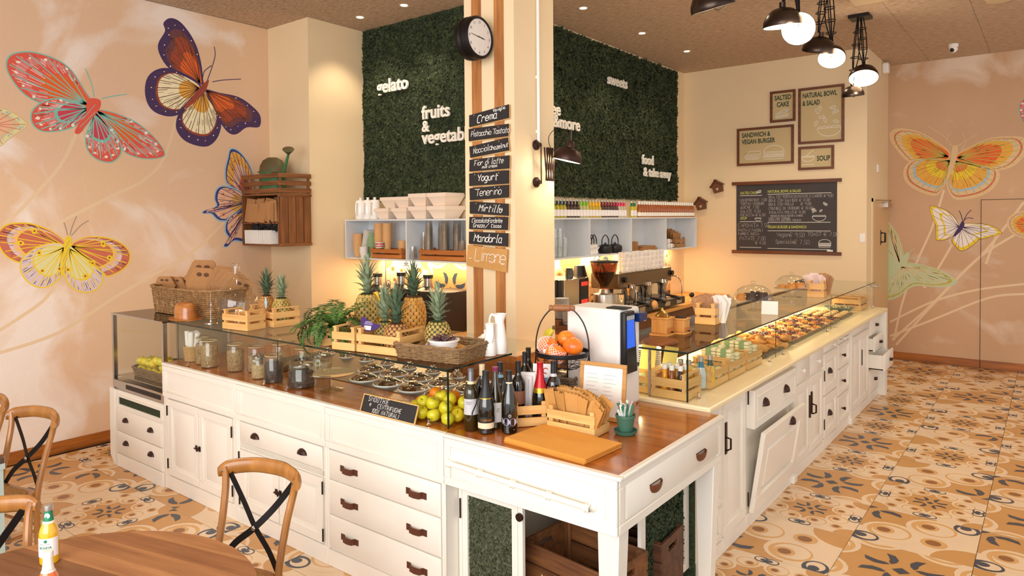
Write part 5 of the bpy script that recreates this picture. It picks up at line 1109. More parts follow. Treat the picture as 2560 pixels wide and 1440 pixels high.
grinder('old wooden coffee grinder with brass hopper and crank on the glass', (-.585, 1.62, G0), 0, .115, True); grinder('second wooden grinder with an open drawer beside the first', (-.515, 1.74, G0), 0, .10, False)
t = thing('cutting_board', 'round oiled wooden board lying on the near end of the pastry case', 'board', (-.47, 1.345, G0)); b = MB(); b.lathe([(0, 0), (.125, 0), (.13, .006), (.125, .014), (0, .014)], 36, sq=(.8, 1)); part('board', b, wood('walnut', (150, 84, 40), (96, 48, 20), 'y', .35, 4), t)
plm = MB(); plm.lathe([(0, 0), (.05, 0), (.095, .010), (.097, .013), (.05, .004), (0, .004)], 24); plm_ = plm.mesh('plate', white)
for k in range(15): tag(link('plate', plm_, None, (-.70, 1.62, PZ+.0126*k)), 'white plate in the stack inside the case under the grinder%s' % (', topmost' if k == 14 else ''), 'plate', 'plates stacked in the pastry case')
# ---------------------------------------------------------------- back walls: moss panels, shelves, back counter
def mosspanel(lab, M, w_, h, n):
    t = thing('moss_wall', lab, 'moss panel'); b = MB(M); b.box(.02, .02, 0, w_-.02, h-.02, .03); part('backing', b, mat('moss_back', (26, 36, 18), .95), t)
    b = MB(); nz = M.to_3x3() @ Vector((0, 0, 1))
    def fn():
        u, v = U(.0, w_), U(.0, h); return M @ Vector((u, v, .032+.018*noise.noise((u*7, v*7, 3)))), nz
    tufts(b, n, fn, .016, .042); part('moss', b, mosst, t, kind='stuff'); return t
ML = PL((-4.755, 2.68, 2.24), (1, 0, 0), (0, 0, 1)); mosspanel('dark green moss wall with gelato, fruits and vegetables lettering, left of the pillar', ML, 1.87, 1.88, 21000)
MR = PL((-2.875, 2.70, 2.26), (0, 1, 0), (0, 0, 1)); mosspanel('dark green moss wall with sweets and take away lettering, right of the pillar', MR, 4.10, 1.83, 38000)
lw = mat('letter_white', (240, 236, 226), .5)
def letters(lab, M, s, u, v, size):
    t = thing('wall_lettering', lab, 'lettering', (0, 0, 0)); b = MB(M); text(b, s, u, v, size, .02); fl_ = b.v; n = len(fl_); nz = M.to_3x3() @ Vector((0, 0, .02))
    q = MB(); q.add(fl_, b.f); q.add([(p[0]+nz.x, p[1]+nz.y, p[2]+nz.z) for p in fl_], b.f)
    ec = {}
    for f in b.f:
        for i in range(len(f)):
            e = (f[i], f[(i+1) % len(f)]); k = tuple(sorted(e)); ec.setdefault(k, []).append(e)
    for k, e in ec.items():
        if len(e) == 1: q.f.append([e[0][0], e[0][1], e[0][1]+n, e[0][0]+n]); q.m.append(0)
    part('letters', q, lw, t, kind='stuff')
LM = PL((0, 2.625, 0), (1, 0, 0), (0, 0, 1)); RM = PL((-2.82, 0, 0), (0, 1, 0), (0, 0, 1))
letters('raised white word gelato on the left moss wall', LM, 'gelato', -4.44, 3.40, .20); letters('raised white words fruits & vegetables on the left moss wall', LM, 'fruits', -3.755, 3.055, .19)
letters('raised white ampersand between fruits and vegetables', LM, '&', -3.755, 2.925, .16); letters('raised white word vegetables running behind the pillar', LM, 'vegetables', -3.755, 2.80, .19)
letters('raised white word sweets on the right moss wall', RM, 'sweets', 4.78, 3.63, .175); letters('raised white word coffee cut off by the pillar', RM, 'coffee', 3.30, 3.13, .19); letters('raised white words & more beside the pillar', RM, '&more', 3.62, 3.0, .19)
letters('raised white word food on the right moss wall', RM, 'food', 5.66, 2.72, .175); letters('raised white words & take away on the right moss wall', RM, '& take away', 5.70, 2.565, .165)
# shelves
def shelf(name, lab, M, w_, h, dep, divs):
    t = thing(name, lab, 'shelf'); k = .016
    for nm, q in (('top_board', (0, h-k, -dep, w_, h, 0)), ('bottom_board', (0, 0, -dep, w_, k, 0))): b = MB(M); b.box(q[0], q[1], q[2], q[3], q[4], q[5]); part(nm, b, whitep, t, bev=.001)
    b = MB(M); b.box(.001, k, -dep, w_-.001, h-k, -dep+.008); part('back_board', b, whitep, t)
    for u in [0, w_-k]+list(divs): b = MB(M); b.box(u, k, -dep+.008, u+k, h-k, -.001); part('divider', b, whitep, t)
    return t
SL = PL((-4.685, 2.345, 1.60), (1, 0, 0), (0, 0, 1)); shelf('wall_shelf', 'white open wall shelf with cups under the left moss wall', SL, 1.81, .425, .33, [.948])
SR = PL((-2.54, 2.80, 1.60), (0, 1, 0), (0, 0, 1)); shelf('wall_shelf', 'long white open wall shelf with glasses and teapots under the right moss wall', SR, 3.98, .425, .33, [1.12, 2.06, 3.0])
ledy = mat('led_amber', (255, 200, 110), emit=14, ecol=(255, 190, 100))
for nm, q in (('left', (-4.40, 2.63, 1.588, -2.90, 2.65, 1.598)), ('right', (-2.85, 2.85, 1.588, -2.83, 6.55, 1.598))):
    b = MB(); b.box(*q); tag(part('led_strip', b, ledy, None), 'glowing amber strip light under the %s wall shelf' % nm, 'strip light')
lamp('shelf_light', 'AREA', (-3.7, 2.6, 1.585), 12, (1, .77, .45), 1.5, (-3.7, 2.61, 0), .05)
for y in (3.6, 4.8, 6.0): lamp('shelf_light', 'AREA', (-2.80, y, 1.585), 8, (1, .77, .45), .05, (-2.80, y, 0), 1.2)
# tiled splashbacks (same printed tiles)
for nm, x0, n, M0 in (('backsplash_left', -4.40, 3, 0), ('backsplash_right', 2.75, 6, 1)):
    b = MB(); b.box(*((-4.41, 2.673, .93, -2.875, 2.68, 1.6) if not M0 else (-2.875, 2.74, .93, -2.869, 6.62, 1.6))); s = struct(part('trim_%d' % (5+M0), b, grout))
    for i in range(n):
        o = link('wall_tile', TM['SXABDS'[(i+M0*1) % 6] if not (M0 and i == n-1) else 'S'], s)
        o.matrix_world = (PL((x0+TX*(i+.5), 2.6725, 1.29), (1, 0, 0), (0, 0, 1)) if not M0 else PL((-2.8685, x0+TX*(i+.5), 1.29), (0, 1, 0), (0, 0, 1)))
# back counters
bw = wood('back_counter', (232, 170, 84), (206, 134, 52), 'x', .35, 3); bwy = wood('back_counter_y', (232, 170, 84), (206, 134, 52), 'y', .35, 3)
t = thing('back_counter', 'wooden back counter with juicers along the left back wall', 'counter'); b = MB(); b.box(-4.7, 2.08, .89, -2.25, 2.665, .93); part('top', b, bw, t); b = MB(); b.box(-4.7, 2.12, 0, -2.9, 2.66, .889); part('cabinet', b, wood('back_cab', (120, 70, 36), (80, 44, 22), 'x', .5, 3), t)
t = thing('back_counter', 'wooden back counter with the coffee machine along the right back wall', 'counter'); b = MB(); b.box(-2.865, 2.67, .89, -2.2, 7.09, .93); part('top', b, bwy, t); b = MB(); b.box(-2.86, 2.68, 0, -2.25, 7.08, .889); part('cabinet', b, wood('back_cab_y', (120, 70, 36), (80, 44, 22), 'y', .5, 3), t)
BZ = .931
# left: juicers and black machine
bkm = mat('machine_matt', (38, 30, 26), .4)
def juicer(lab, loc, h=.50):
    t = thing('juice_extractor', lab, 'juicer', loc); b = MB(); b.lathe([(0, 0), (.1, 0), (.11, .02), (.10, h*.45), (.085, h*.5), (.11, h*.52), (.115, h*.7), (.05, h*.76), (.045, h*.78)], 22); part('body', b, bkm, t)
    b = MB(); b.lathe([(.043, h*.77), (.043, h*.93), (.0, h*.93)], 18); part('chute', b, steel, t); b = MB(); b.lathe([(.05, h*.93), (.052, h), (0, h)], 18); part('pusher', b, blackp, t)
    b = MB(); b.tube([(.1, -.02, h*.6), (.15, -.07, h*.58), (.16, -.08, h*.5)], .014, 8); part('spout', b, blackp, t)
juicer('black juice extractor with steel chute, left one on the back counter', (-4.25, 2.42, BZ), .52); juicer('black juice extractor with steel chute, second on the back counter', (-3.86, 2.40, BZ), .55); juicer('black juice extractor with steel chute, right one half behind a pineapple', (-3.58, 2.50, BZ), .53)
t = thing('juice_dispenser', 'big black boxy juicer machine near the pillar on the left back counter', 'machine', (-3.24, 2.40, BZ)); b = MB(); b.box(-.16, -.2, 0, .16, .2, .40); part('body', b, bkm, t, bev=.012, seg=2); b = MB(); b.box(-.14, -.203, .1, .14, -.2, .35); part('panel', b, blackp, t)
t = thing('lemon_squeezer', 'yellow juicer head behind the tallest pineapple', 'juicer', (-4.02, 2.20, BZ)); b = MB(); b.lathe([(0, 0), (.08, 0), (.08, .22), (.11, .26), (.09, .33), (0, .36)], 20); part('body', b, mat('juicer_yellow', (240, 190, 30), .4), t)
# ------------------------------------------------ left shelf contents
LZ0, LZ1 = 1.617, 2.026
def on(lab, nm, cat, mesh, m, loc, grp, rot=None):
    return tag(link(nm, mesh, None, loc, rot), lab, cat, grp)
pm_ = MB(); pm_.lathe([(0, .001), (.055, .001), (.058, .006), (.056, .19), (.05, .2), (.035, .207), (.016, .209), (.014, .228), (.02, .235), (0, .237)], 22); 
for i, x in enumerate((-4.545, -4.425, -4.315)):
    t = thing('coffee_pot', 'tall white lidded enamel pot, %s of three on the left shelf' % ('leftmost', 'middle', 'rightmost')[i], 'pot', (x, 2.45, LZ1), 0, 'white enamel pots'); link('body', pm_.mesh('body', white) if i == 0 else pmm, t)
    if i == 0: pmm = t.children[0].data
    b = MB(); b.tube(smooth([(.02, -.053, .17), (.025, -.085, .165), (.025, -.085, .06), (.02, -.056, .05)], 4, False), .0075, 6); part('handle', b, white, t)
tray_m = mat('tub_pulp', (246, 226, 206), .7); tm1 = MB(); tm1.frus((-.075, -.10, .075, .10), .001, (-.12, -.135, .12, .135), .085); tm1.frus((-.13, -.145, .13, .145), .085, (-.13, -.145, .13, .145), .10); tm2 = MB(); tm2.frus((-.125, -.14, .125, .14), .1, (-.11, -.125, .11, .125), .135)
tub = tm1.mesh('tub', tray_m); lidm = tm2.mesh('lid', tray_m)
tm1b = MB(); tm1b.frus((-.075, -.10, .075, .10), .0, (-.115, -.135, .115, .135), .085); tm1b.box(-.125, -.145, .085, .125, .145, .125); tubm = tm1b.mesh('tub', tray_m)
for i, (x, z, s) in enumerate(((-4.13, 0, .9), (-3.86, 0, .9), (-3.58, 0, 1.0), (-3.32, 0, 1.0), (-4.03, .114, .9), (-3.83, .114, .9), (-3.58, .127, 1.0), (-3.32, .127, 1.0))):
    o = tag(link('takeaway_tub', tubm, None, (x, 2.50, LZ1+z)), 'pale pulp takeaway tub, %s row, %s from the left on the shelf top' % (('bottom' if z == 0 else 'upper'), ('first', 'second', 'third', 'fourth')[i % 4]), 'tub', 'takeaway tubs on the shelf'); o.scale = (s, s, s)
pc = mat('paper_cup', (226, 178, 120), .7); pcg = mat('green_cup', (150, 176, 130), .6); pcw = mat('white_cup', (238, 234, 230), .5); plc = glass('plastic_cup', (250, 250, 248), .12, 1.6, .22)
def cupstack(lab, x, y, z, r, n, pitch, m, grp, h=.09, flip=False):
    b = MB(); b.lathe([(r*.72, 0), (r, h), (r*1.06, h), (r*1.06, h+.004), (r*.98, h+.004), (r*.7, .004), (0, .004)] if not flip else [(r*1.06, 0), (r, .004), (r*.72, h), (0, h)], 16); me = b.mesh('cup', m)
    for k in range(n): tag(link('paper_cup' if m is not plc else 'plastic_cup', me, None, (x, y, z+pitch*k)), lab+(', topmost cup' if k == n-1 else ', lowest cup' if k == 0 else ', middle cups'), 'cup', grp)
cupstack('brown paper cup in the short stack at the left of the shelf', -4.585, 2.44, LZ0, .052, 14, .0122, pc, 'stack of brown cups, left', .09)
cupstack('green paper tub in the short stack behind the brown cups', -4.465, 2.53, LZ0, .064, 5, .04, pcg, 'stack of green tubs', .10)
cupstack('brown paper cup in the tall stack in the crate, left stack', -4.275, 2.47, LZ0+.085, .052, 16, .0125, pc, 'tall stack of brown cups, left', .09); cupstack('brown paper cup in the tall stack in the crate, right stack', -4.145, 2.47, LZ0+.08, .05, 16, .0128, pc, 'tall stack of brown cups, right', .09)
cupstack('brown paper cup in the low stack at the right end of the cup crate', -3.915, 2.47, LZ0+.03, .045, 7, .012, pc, 'low stack of brown cups', .08)
cupstack('white cup in the small stack at the shelf corner', -4.60, 2.375, LZ0, .036, 6, .011, pcw, 'white cups at the corner', .05) if 0 else None
cupstack('white cup in the small stack before the green tubs', -4.43, 2.39, LZ0, .045, 5, .013, pcw, 'white cups by the tubs', .06)
b = MB(); b.lathe([(.045, 0), (.048, .055), (0, .055)], 16); o = part('paper_cup', b, [mat('red_white', (236, 226, 220), .6)], None, (-4.17, 2.385, LZ0+.112)); tag(o, 'white cup with red bands on the cup crate', 'cup')
b = MB(); b.lathe([(.0462, .010), (.0468, .02)], 16); b.lathe([(.0475, .032), (.048, .044)], 16); part('red_band', b, cred, o, kind='stuff')
orw = wood('crate_orange', (206, 128, 60), (170, 96, 36), 'x', .5, 4)
crate('orange-stained crate holding the tall brown cup stacks, on the left shelf', (-4.055, 2.475, LZ0), 0, .47, .22, .095, .11, (orw, orw, orw), rails=False)
crate('long orange-stained crate of plastic cups, on the left shelf by the pillar', (-3.26, 2.475, LZ0), 0, .62, .22, .10, .115, (orw, orw, orw), rails=False)
cupstack('short clear plastic cup stack standing left of the long crate', -3.70, 2.41, LZ0, .044, 2, .02, plc, 'clear cups, short', .11, True); cupstack('clear plastic cup in the slim stack beside the long crate', -3.63, 2.50, LZ0, .04, 10, .018, plc, 'clear cups, slim', .11, True)
for k, (x, n, r, y_) in enumerate(((-3.50, 14, .04, 2.44), (-3.40, 13, .04, 2.52), (-3.29, 14, .048, 2.45), (-3.18, 14, .048, 2.51), (-3.06, 3, .056, 2.46))): cupstack('clear plastic cup, %s tall stack in the long crate' % ('first', 'second', 'third', 'fourth', 'short fifth')[k], x, y_, LZ0+.06, r, n, .0185, plc, 'clear cup stack %s' % 'abcde'[k], .10, True)
for k in range(4): o = tag(link('paper_sheet', None, None, (-4.56+.012*k, 2.55, LZ0), (0, .22+.03*k, 0)), 'white paper sheet leaning in the left corner of the shelf', 'paper', 'papers in the shelf corner'); b = MB(); b.box(-.002, -.1, 0, .002, .1, .30); part('sheet', b, paper, o)
# ------------------------------------------------ right shelf: bottles, glasses, teapots
def proto_bottle(lab, ncol, jcol, grp, y, x=-2.60, tall=False):
    t = thing('juice_bottle', lab, 'bottle', (x, y, LZ1), PI/2, grp)
    if not tall:
        if 'jb' not in KIDS:
            b = MB(); b.lathe([(0, .001), (.028, .001), (.03, .005), (.03, .10), (.022, .125), (.013, .145), (.0125, .176), (0, .176)], 10); KIDS['jb'] = b
            c = MB(); c.lathe([(.0138, .176), (.0142, .19), (0, .191)], 10); KIDS['jc'] = c.mesh('cap', silc)
            l = MB(); l.lathe([(.0305, .018), (.0305, .085)], 10, a0=-PI*.95, a1=-PI*.05); KIDS['jl'] = l.mesh('label', lwh); n = MB(); n.lathe([(.0195, .133), (.0142, .145), (.0137, .174)], 10); KIDS['jn'] = n
        k = 'jb%s' % (jcol,); KIDS.setdefault(k, KIDS['jb'].mesh('body', mat('juice_%d_%d_%d' % jcol, jcol, .08, coat=1))); k2 = 'jn%s' % (ncol,)
        if k2 not in KIDS: KIDS[k2] = KIDS['jn'].mesh('neck_band', mat('neck_%d_%d_%d' % ncol, ncol, .4))
        link('body', KIDS[k], t); link('cap', KIDS['jc'], t); link('label', KIDS['jl'], t); link('neck_band', KIDS[k2], t)
    else:
        if 'tb' not in KIDS:
            b = MB(); b.lathe([(0, .001), (.030, .001), (.032, .005), (.031, .07), (.022, .13), (.014, .16), (.0135, .19), (0, .19)], 10); KIDS['tb'] = b.mesh('body', mat('amber_juice', (176, 104, 22), .08, coat=1, col2=(150, 60, 14), sc=1.5))
            c = MB(); c.lathe([(.0155, .157), (.016, .197), (0, .198)], 10); KIDS['tc'] = c.mesh('cap', capw); l = MB(); l.lathe([(.0325, .015), (.0322, .06)], 10); KIDS['tl'] = l.mesh('label', capw)
        link('body', KIDS['tb'], t); link('cap', KIDS['tc'], t); link('label', KIDS['tl'], t)
seq = [((16, 120, 170), (190, 190, 60), 2, 'sky blue'), ((18, 60, 76), (170, 160, 20), 4, 'petrol blue'), ((40, 30, 46), (50, 26, 26), 4, 'black'), ((120, 190, 30), (180, 180, 120), 3, 'lime green'), ((240, 180, 20), (190, 160, 40), 4, 'yellow'), ((120, 24, 44), (46, 22, 30), 4, 'dark red'), ((150, 20, 50), (56, 24, 40), 2, 'crimson'), ((230, 40, 100), (190, 180, 150), 3, 'pink')]
y = 3.19; dy = .064
for nc, jc_, n, cn in seq:
    for k in range(n): proto_bottle('small juice bottle with a %s neck sleeve on the right shelf' % cn, nc, jc_, 'sleeved juice bottles on the shelf', y); y += dy
y = 4.98
for k in range(2): proto_bottle('small juice bottle with a dark green neck sleeve, standing apart before the amber ones', (10, 110, 70), (200, 180, 30), 'sleeved juice bottles on the shelf', y); y += .07
y = 5.14; n = 0
while y < 6.74:
    proto_bottle('white-capped amber juice bottle in the long row on the right shelf, %s' % ('near part' if n < 9 else 'middle part' if n < 18 else 'far part'), None, None, 'amber bottles on the shelf', y, -2.585, True); y += .066; n += 1
gm = MB(); gm.lathe([(0, .004), (.032, .004), (.038, .105), (.036, .105), (.031, .012), (0, .012)], 14); gmm = gm.mesh('tumbler', glass('tumbler_glass', (250, 251, 250), .03, 1.7, .14))
for i in range(3):
    for j, h in enumerate((4, 4, 3, 2) if i == 1 else (4, 3, 3, 2)):
        for k in range(h): tag(link('drinking_glass', gmm, None, (-2.60-.09*i, 3.24+.095*j, LZ0+.096*k)), 'clear tumbler stacked on the right shelf beside the pillar, %s' % ('topmost level' if k == h-1 else 'lower levels'), 'glass', 'stacked tumblers')
for i in range(4):
    t = thing('teapot', 'white ceramic teapot with a black hoop handle on the right shelf, %s from the left' % ('first', 'second', 'third', 'fourth')[i], 'teapot', (-2.62-.02*i, 3.985+.085*i, LZ0), 0, 'white teapots on the shelf')
    b = MB(); b.lathe([(0, .001), (.045, .001), (.043, .10), (.028, .112), (.012, .115), (.012, .125), (.008, .134), (0, .134)], 18); part('body', b, white, t)
    b = MB(); b.tube(smooth([(0, -.043, .08), (0, -.05, .16), (0, 0, .215), (0, .05, .16), (0, .043, .08)], 5, False), .006, 6); part('handle', b, blackp, t)
    b = MB(); b.tube([(.04, 0, .05), (.065, 0, .08)], .009, 8); part('spout', b, white, t)
for i in range(2):
    t = thing('teapot', 'black cast-iron teapot with a hoop handle on the right shelf, %s' % ('left', 'right')[i], 'teapot', (-2.64+.03*i, 4.42+.17*i, LZ0), 0, 'black teapots on the shelf'); b = MB(); b.lathe([(0, .001), (.07, .001), (.085, .035), (.082, .08), (.05, .1), (.012, .105), (.012, .12), (0, .125)], 22); part('body', b, blackp, t)
    b = MB(); b.tube(smooth([(0, -.07, .085), (0, -.07, .16), (0, 0, .21), (0, .07, .16), (0, .07, .085)], 5, False), .006, 6); part('handle', b, blackp, t)
for k in range(14): o = tag(link('kraft_sheet', None, None, (-2.66, 4.99+U(-.004, .004), LZ0+.0085*k)), 'kraft tray liner in the small stack on the right shelf', 'paper', 'kraft liners on the shelf'); b = MB(); b.box(-.1, -.08, 0, .1, .08, .006); part('sheet', b, kraftd, o)
for k in range(3): o = tag(link('kraft_sheet', None, None, (-2.66, 5.36, LZ0+.018*k)), 'flat kraft box beside the stack of liners', 'paper', 'flat kraft boxes on the shelf'); b = MB(); b.box(-.1, -.24+.04*k, 0, .1, .24-.03*k, .016); part('sheet', b, kraftd, o)
crate('small kraft-coloured crate with paper on the far end of the right shelf', (-2.66, 6.32, LZ0), PI/2, .28, .18, .11, .135, (kraftd, kraftd, kraftd), rails=False)
for k in range(4): o = tag(link('paper_bag', None, None, (-2.72+.03*k, 6.30, LZ0+.012), (0, -.1+.05*k, 0)), 'flat kraft bag standing in the far shelf crate', 'bag', 'bags in the far shelf crate'); b = MB(); b.box(-.001, -.12, 0, .001, .12, .24-.02*k); part('bag', b, kraftd, o)
def mug_mesh(r=.03, h=.06):
    b = MB(); b.lathe([(0, .001), (r*.75, .001), (r, h*.35), (r, h), (r*.9, h), (r*.85, h*.3), (0, .006)], 14); b.tube([(r*.95*1, 0, h*.8), (r*1.5, 0, h*.75), (r*1.6, 0, h*.45), (r*.9, 0, h*.25)], .005, 6); return b
mgm = mug_mesh().mesh('mug', white)
for k in range(6): tag(link('coffee_cup', mgm, None, (-2.60-.07*(k % 2), 5.98+.075*(k//4), LZ0+.062*((k//2) % 2)), (0, 0, U(-.5, .5))), 'white coffee cup stacked on the right shelf by the far crate', 'cup', 'cups by the far crate')
# ------------------------------------------------ right back counter: coffee corner
t = thing('microwave', 'black box oven with steel side and red-lit control strip', 'oven', (-2.52, 3.38, BZ)); b = MB(); b.box(-.24, -.32, .12, .06, .25, .48); part('body', b, bkm, t, bev=.006); b = MB(); b.box(.061, -.2, .12, .14, .25, .48); part('steel_front', b, steel, t, bev=.004)
b = MB(side(.141)); b.box(.08, .13, 0, .24, .47, .006); pn = part('control_panel', b, blackp, t); b = MB(side(.1475)); b.box(.1, .40, 0, .22, .44, .001); b.box(.1, .22, 0, .22, .26, .001); part('display', b, mat('red_led', (230, 50, 40), .4, emit=.8), pn, kind='stuff'); b = MB(); b.box(-.22, -.3, 0, .12, .23, .119); part('stand', b, dkw, t)
t = thing('milk_jug', 'small dark glass jar on top of the black oven', 'jar', (-2.5, 3.45, BZ+.481)); b = MB(); b.lathe([(0, 0), (.04, 0), (.042, .08), (.036, .085), (.038, .10), (0, .1)], 16); part('body', b, mat('dark_jar', (60, 60, 50), .1, coat=1), t)
b = MB(); b.lathe([(0, 0), (.085, .0), (.055, .12), (0, .12)], 18); o = part('table_lamp', b, bkm, None, (-2.62, 3.84, BZ+.46)); tag(o, 'small dark cone-shaped lampshade behind the coffee grinder', 'lamp'); b = MB(); b.lathe([(.05, -.46), (.012, -.45), (.01, 0)], 12); part('stem', b, bronze, o)
t = thing('coffee_grinder', 'steel electric coffee grinder with big smoky bean hopper', 'coffee grinder', (-2.33, 3.86, BZ)); b = MB(); b.lathe([(0, 0), (.11, 0), (.115, .02), (.115, .27), (.11, .29), (.07, .30), (.05, .34), (0, .34)], 28, sq=(1, 1)); part('body', b, mat('brushed', (188, 180, 170), .3, 1), t)
b = MB(); b.lathe([(.045, .34), (.05, .38), (.12, .48), (.145, .62), (.14, .62), (.11, .5)], 28); part('hopper', b, glass('smoky_glass', (206, 176, 150), .02, 1.3, .05), t); b = MB(); b.lathe([(0, .36), (.043, .37), (.1, .47), (.115, .52), (0, .525)], 24); part('beans', b, mat('coffee_beans', (60, 32, 18), .4, var=.3, sc=60, bump=.8), t); b = MB(); b.lathe([(.148, .62), (.15, .635), (0, .645)], 28); part('lid', b, blackp, t)
b = MB(); b.lathe([(0, .05), (.06, .05), (.06, .28), (0, .29)], 18, (.1, .13, 0)); part('dosing_chamber', b, chrome, t); b = MB()
for k in range(3): b.box(.1155, -.05, .13+.02*k, .1175, .03, .136+.02*k)
part('vent', b, blackp, t, kind='stuff')
t = thing('espresso_machine', 'chrome three-group espresso machine with black-handled portafilters', 'coffee machine', (-2.42, 4.85, BZ)); L_ = .95; y0, y1 = -.62, .72
b = MB(); b.box(-.30, y0, .30, .06, y1, .47); part('boiler_body', b, mat('brushed_dark', (120, 104, 86), .3, .9), t, bev=.012, seg=2); b = MB(); b.box(-.30, y0, .04, -.08, y1, .30); part('back_panel', b, chrome, t)
b = MB(); b.box(-.30, y0, .03, .24, y1, .12); part('drip_tray', b, mat('tray_steel', (90, 76, 60), .25, .9), t, bev=.01); b = MB(side(.241)); b.box(y0+.02, .035, 0, y1-.02, .115, .004); pn = part('front_strip', b, bkm, t)
b = MB(side(.2455))
for k in range(4): b.box(y0+.12+.32*k, .05, 0, y0+.26+.32*k, .10, .003)
part('badge', b, steel, pn, kind='stuff')
for k, y in enumerate((-.36, .05, .46)):
    b = MB(); b.lathe([(.05, .16), (.055, .17), (.055, .25), (.07, .30), (.05, .34), (0, .345)], 20, (.06, y, .0)); g = part('group_head', b, chrome, t); b = MB(); b.lathe([(.03, .11), (.045, .125), (.05, .16), (0, .16)], 18, (.06, y, 0)); part('portafilter', b, chrome, g); b = MB(); b.tube([(.10, y+.02, .145), (.2, y+.05, .13), (.27, y+.07, .10)], [.012, .017, .015], 8); part('grip', b, blackp, g)
for y in (y0+.12, y1-.02):
    b = MB(); b.tube(smooth([(.06, y, .36), (.14, y+.02, .35), (.19, y+.03, .26), (.19, y+.03, .13)], 4, False), .006, 6); st_ = part('steam_wand', b, chrome, t); b = MB(); b.lathe([(0, 0), (.03, .0), (.032, .03), (0, .034)], 14, (.06, y, .40), rotm('Y', PI/2)); part('knob', b, blackp, st_)
for i in range(10):
    for k in range(4):
        for q in range(2): 
            if q == 0 or i % 3: tag(link('coffee_cup', mgm, None, (-2.42-.08+.10*(1-q), 4.42+.105*i, BZ+.471+.055*k), (0, 0, U(-.3, .3))), 'white espresso cup stacked on top of the coffee machine, %s' % ('top layer' if k == 3 else 'lower layers'), 'cup', 'cups on the coffee machine')
sm2 = MB(); sm2.lathe([(0, 0), (.04, 0), (.07, .009), (.071, .012), (.04, .004), (0, .004)], 18); smm = sm2.mesh('saucer', white)
for i, (x, y, n) in enumerate(((-2.33, 3.06, 16), (-2.2, 3.0, 12), (-2.21, 3.24, 12))):
    for k in range(n): tag(link('saucer', smm, None, (x, y, BZ+.19*(i != 0)*0+.0125*k+(.08 if i else .12))), 'white saucer in the %s stack beside the black oven%s' % (('tall left', 'front', 'right')[i], ', topmost' if k == n-1 else ''), 'saucer', 'saucer stacks')
b = MB(); b.box(-2.42, 2.9, BZ+.0, -2.1, 3.38, BZ+.079); b.box(-2.42, 2.9, BZ+.079, -2.26, 3.13, BZ+.119); tag(part('saucer_rack', b, dkw, None), 'low dark wooden rack under the saucer stacks', 'rack')
t = thing('tamper', 'black round-knobbed lever on the back counter by the coffee machine', 'handle', (-2.28, 6.0, BZ)); b = MB(); b.lathe([(0, 0), (.03, 0), (.03, .01), (.008, .02), (.008, .06)], 14); part('base', b, chrome, t); b = MB(); b.ell((0, 0, .085), (.034, .034, .034), 14, 10); part('knob', b, blackp, t)
# ---------------------------------------------------------------- pillar: flavour boards, clock, lamp
FY = 1.186
def flavour(lab, pts, lines, kr=False):
    (x0, z0), (x1, z1), (x2, z2), (x3, z3) = pts      # top-left, top-right, bottom-right, bottom-left
    t = thing('flavour_board', lab, 'sign', (0, 0, 0), 0, None if kr else None); M = front(FY-.012)
    b = MB(M); b.prism([(x3, z3), (x2, z2), (x1, z1), (x0, z0)], -.010, 0); part('board', b, kraft if kr else board, t)
    if not kr: b = MB(M); b.prism([(x3-.004, z3-.006), (x2+.005, z2-.006), (x1+.005, z1), (x0-.004, z0)], -.0118, -.0102); part('backing', b, pine, t)
    ang = math.atan2(z1-z0, x1-x0); L_ = Matrix.Translation((x3, z3, .0008)) @ Matrix.Rotation(ang, 4, 'Z'); b = MB(M @ L_)
    for (s, u, v, h, sl, sp, wd) in lines: script(b, s, u, v, h, wd, sl, sp)
    part('lettering', b, chalk, t); b = MB(M @ L_)
    for u in (.055, .27): b.flat(circ(u, (z0-z3)*.86, .004, 8))
    part('pins', b, mat('pin', (200, 180, 150), .4, .5), t, kind='stuff')
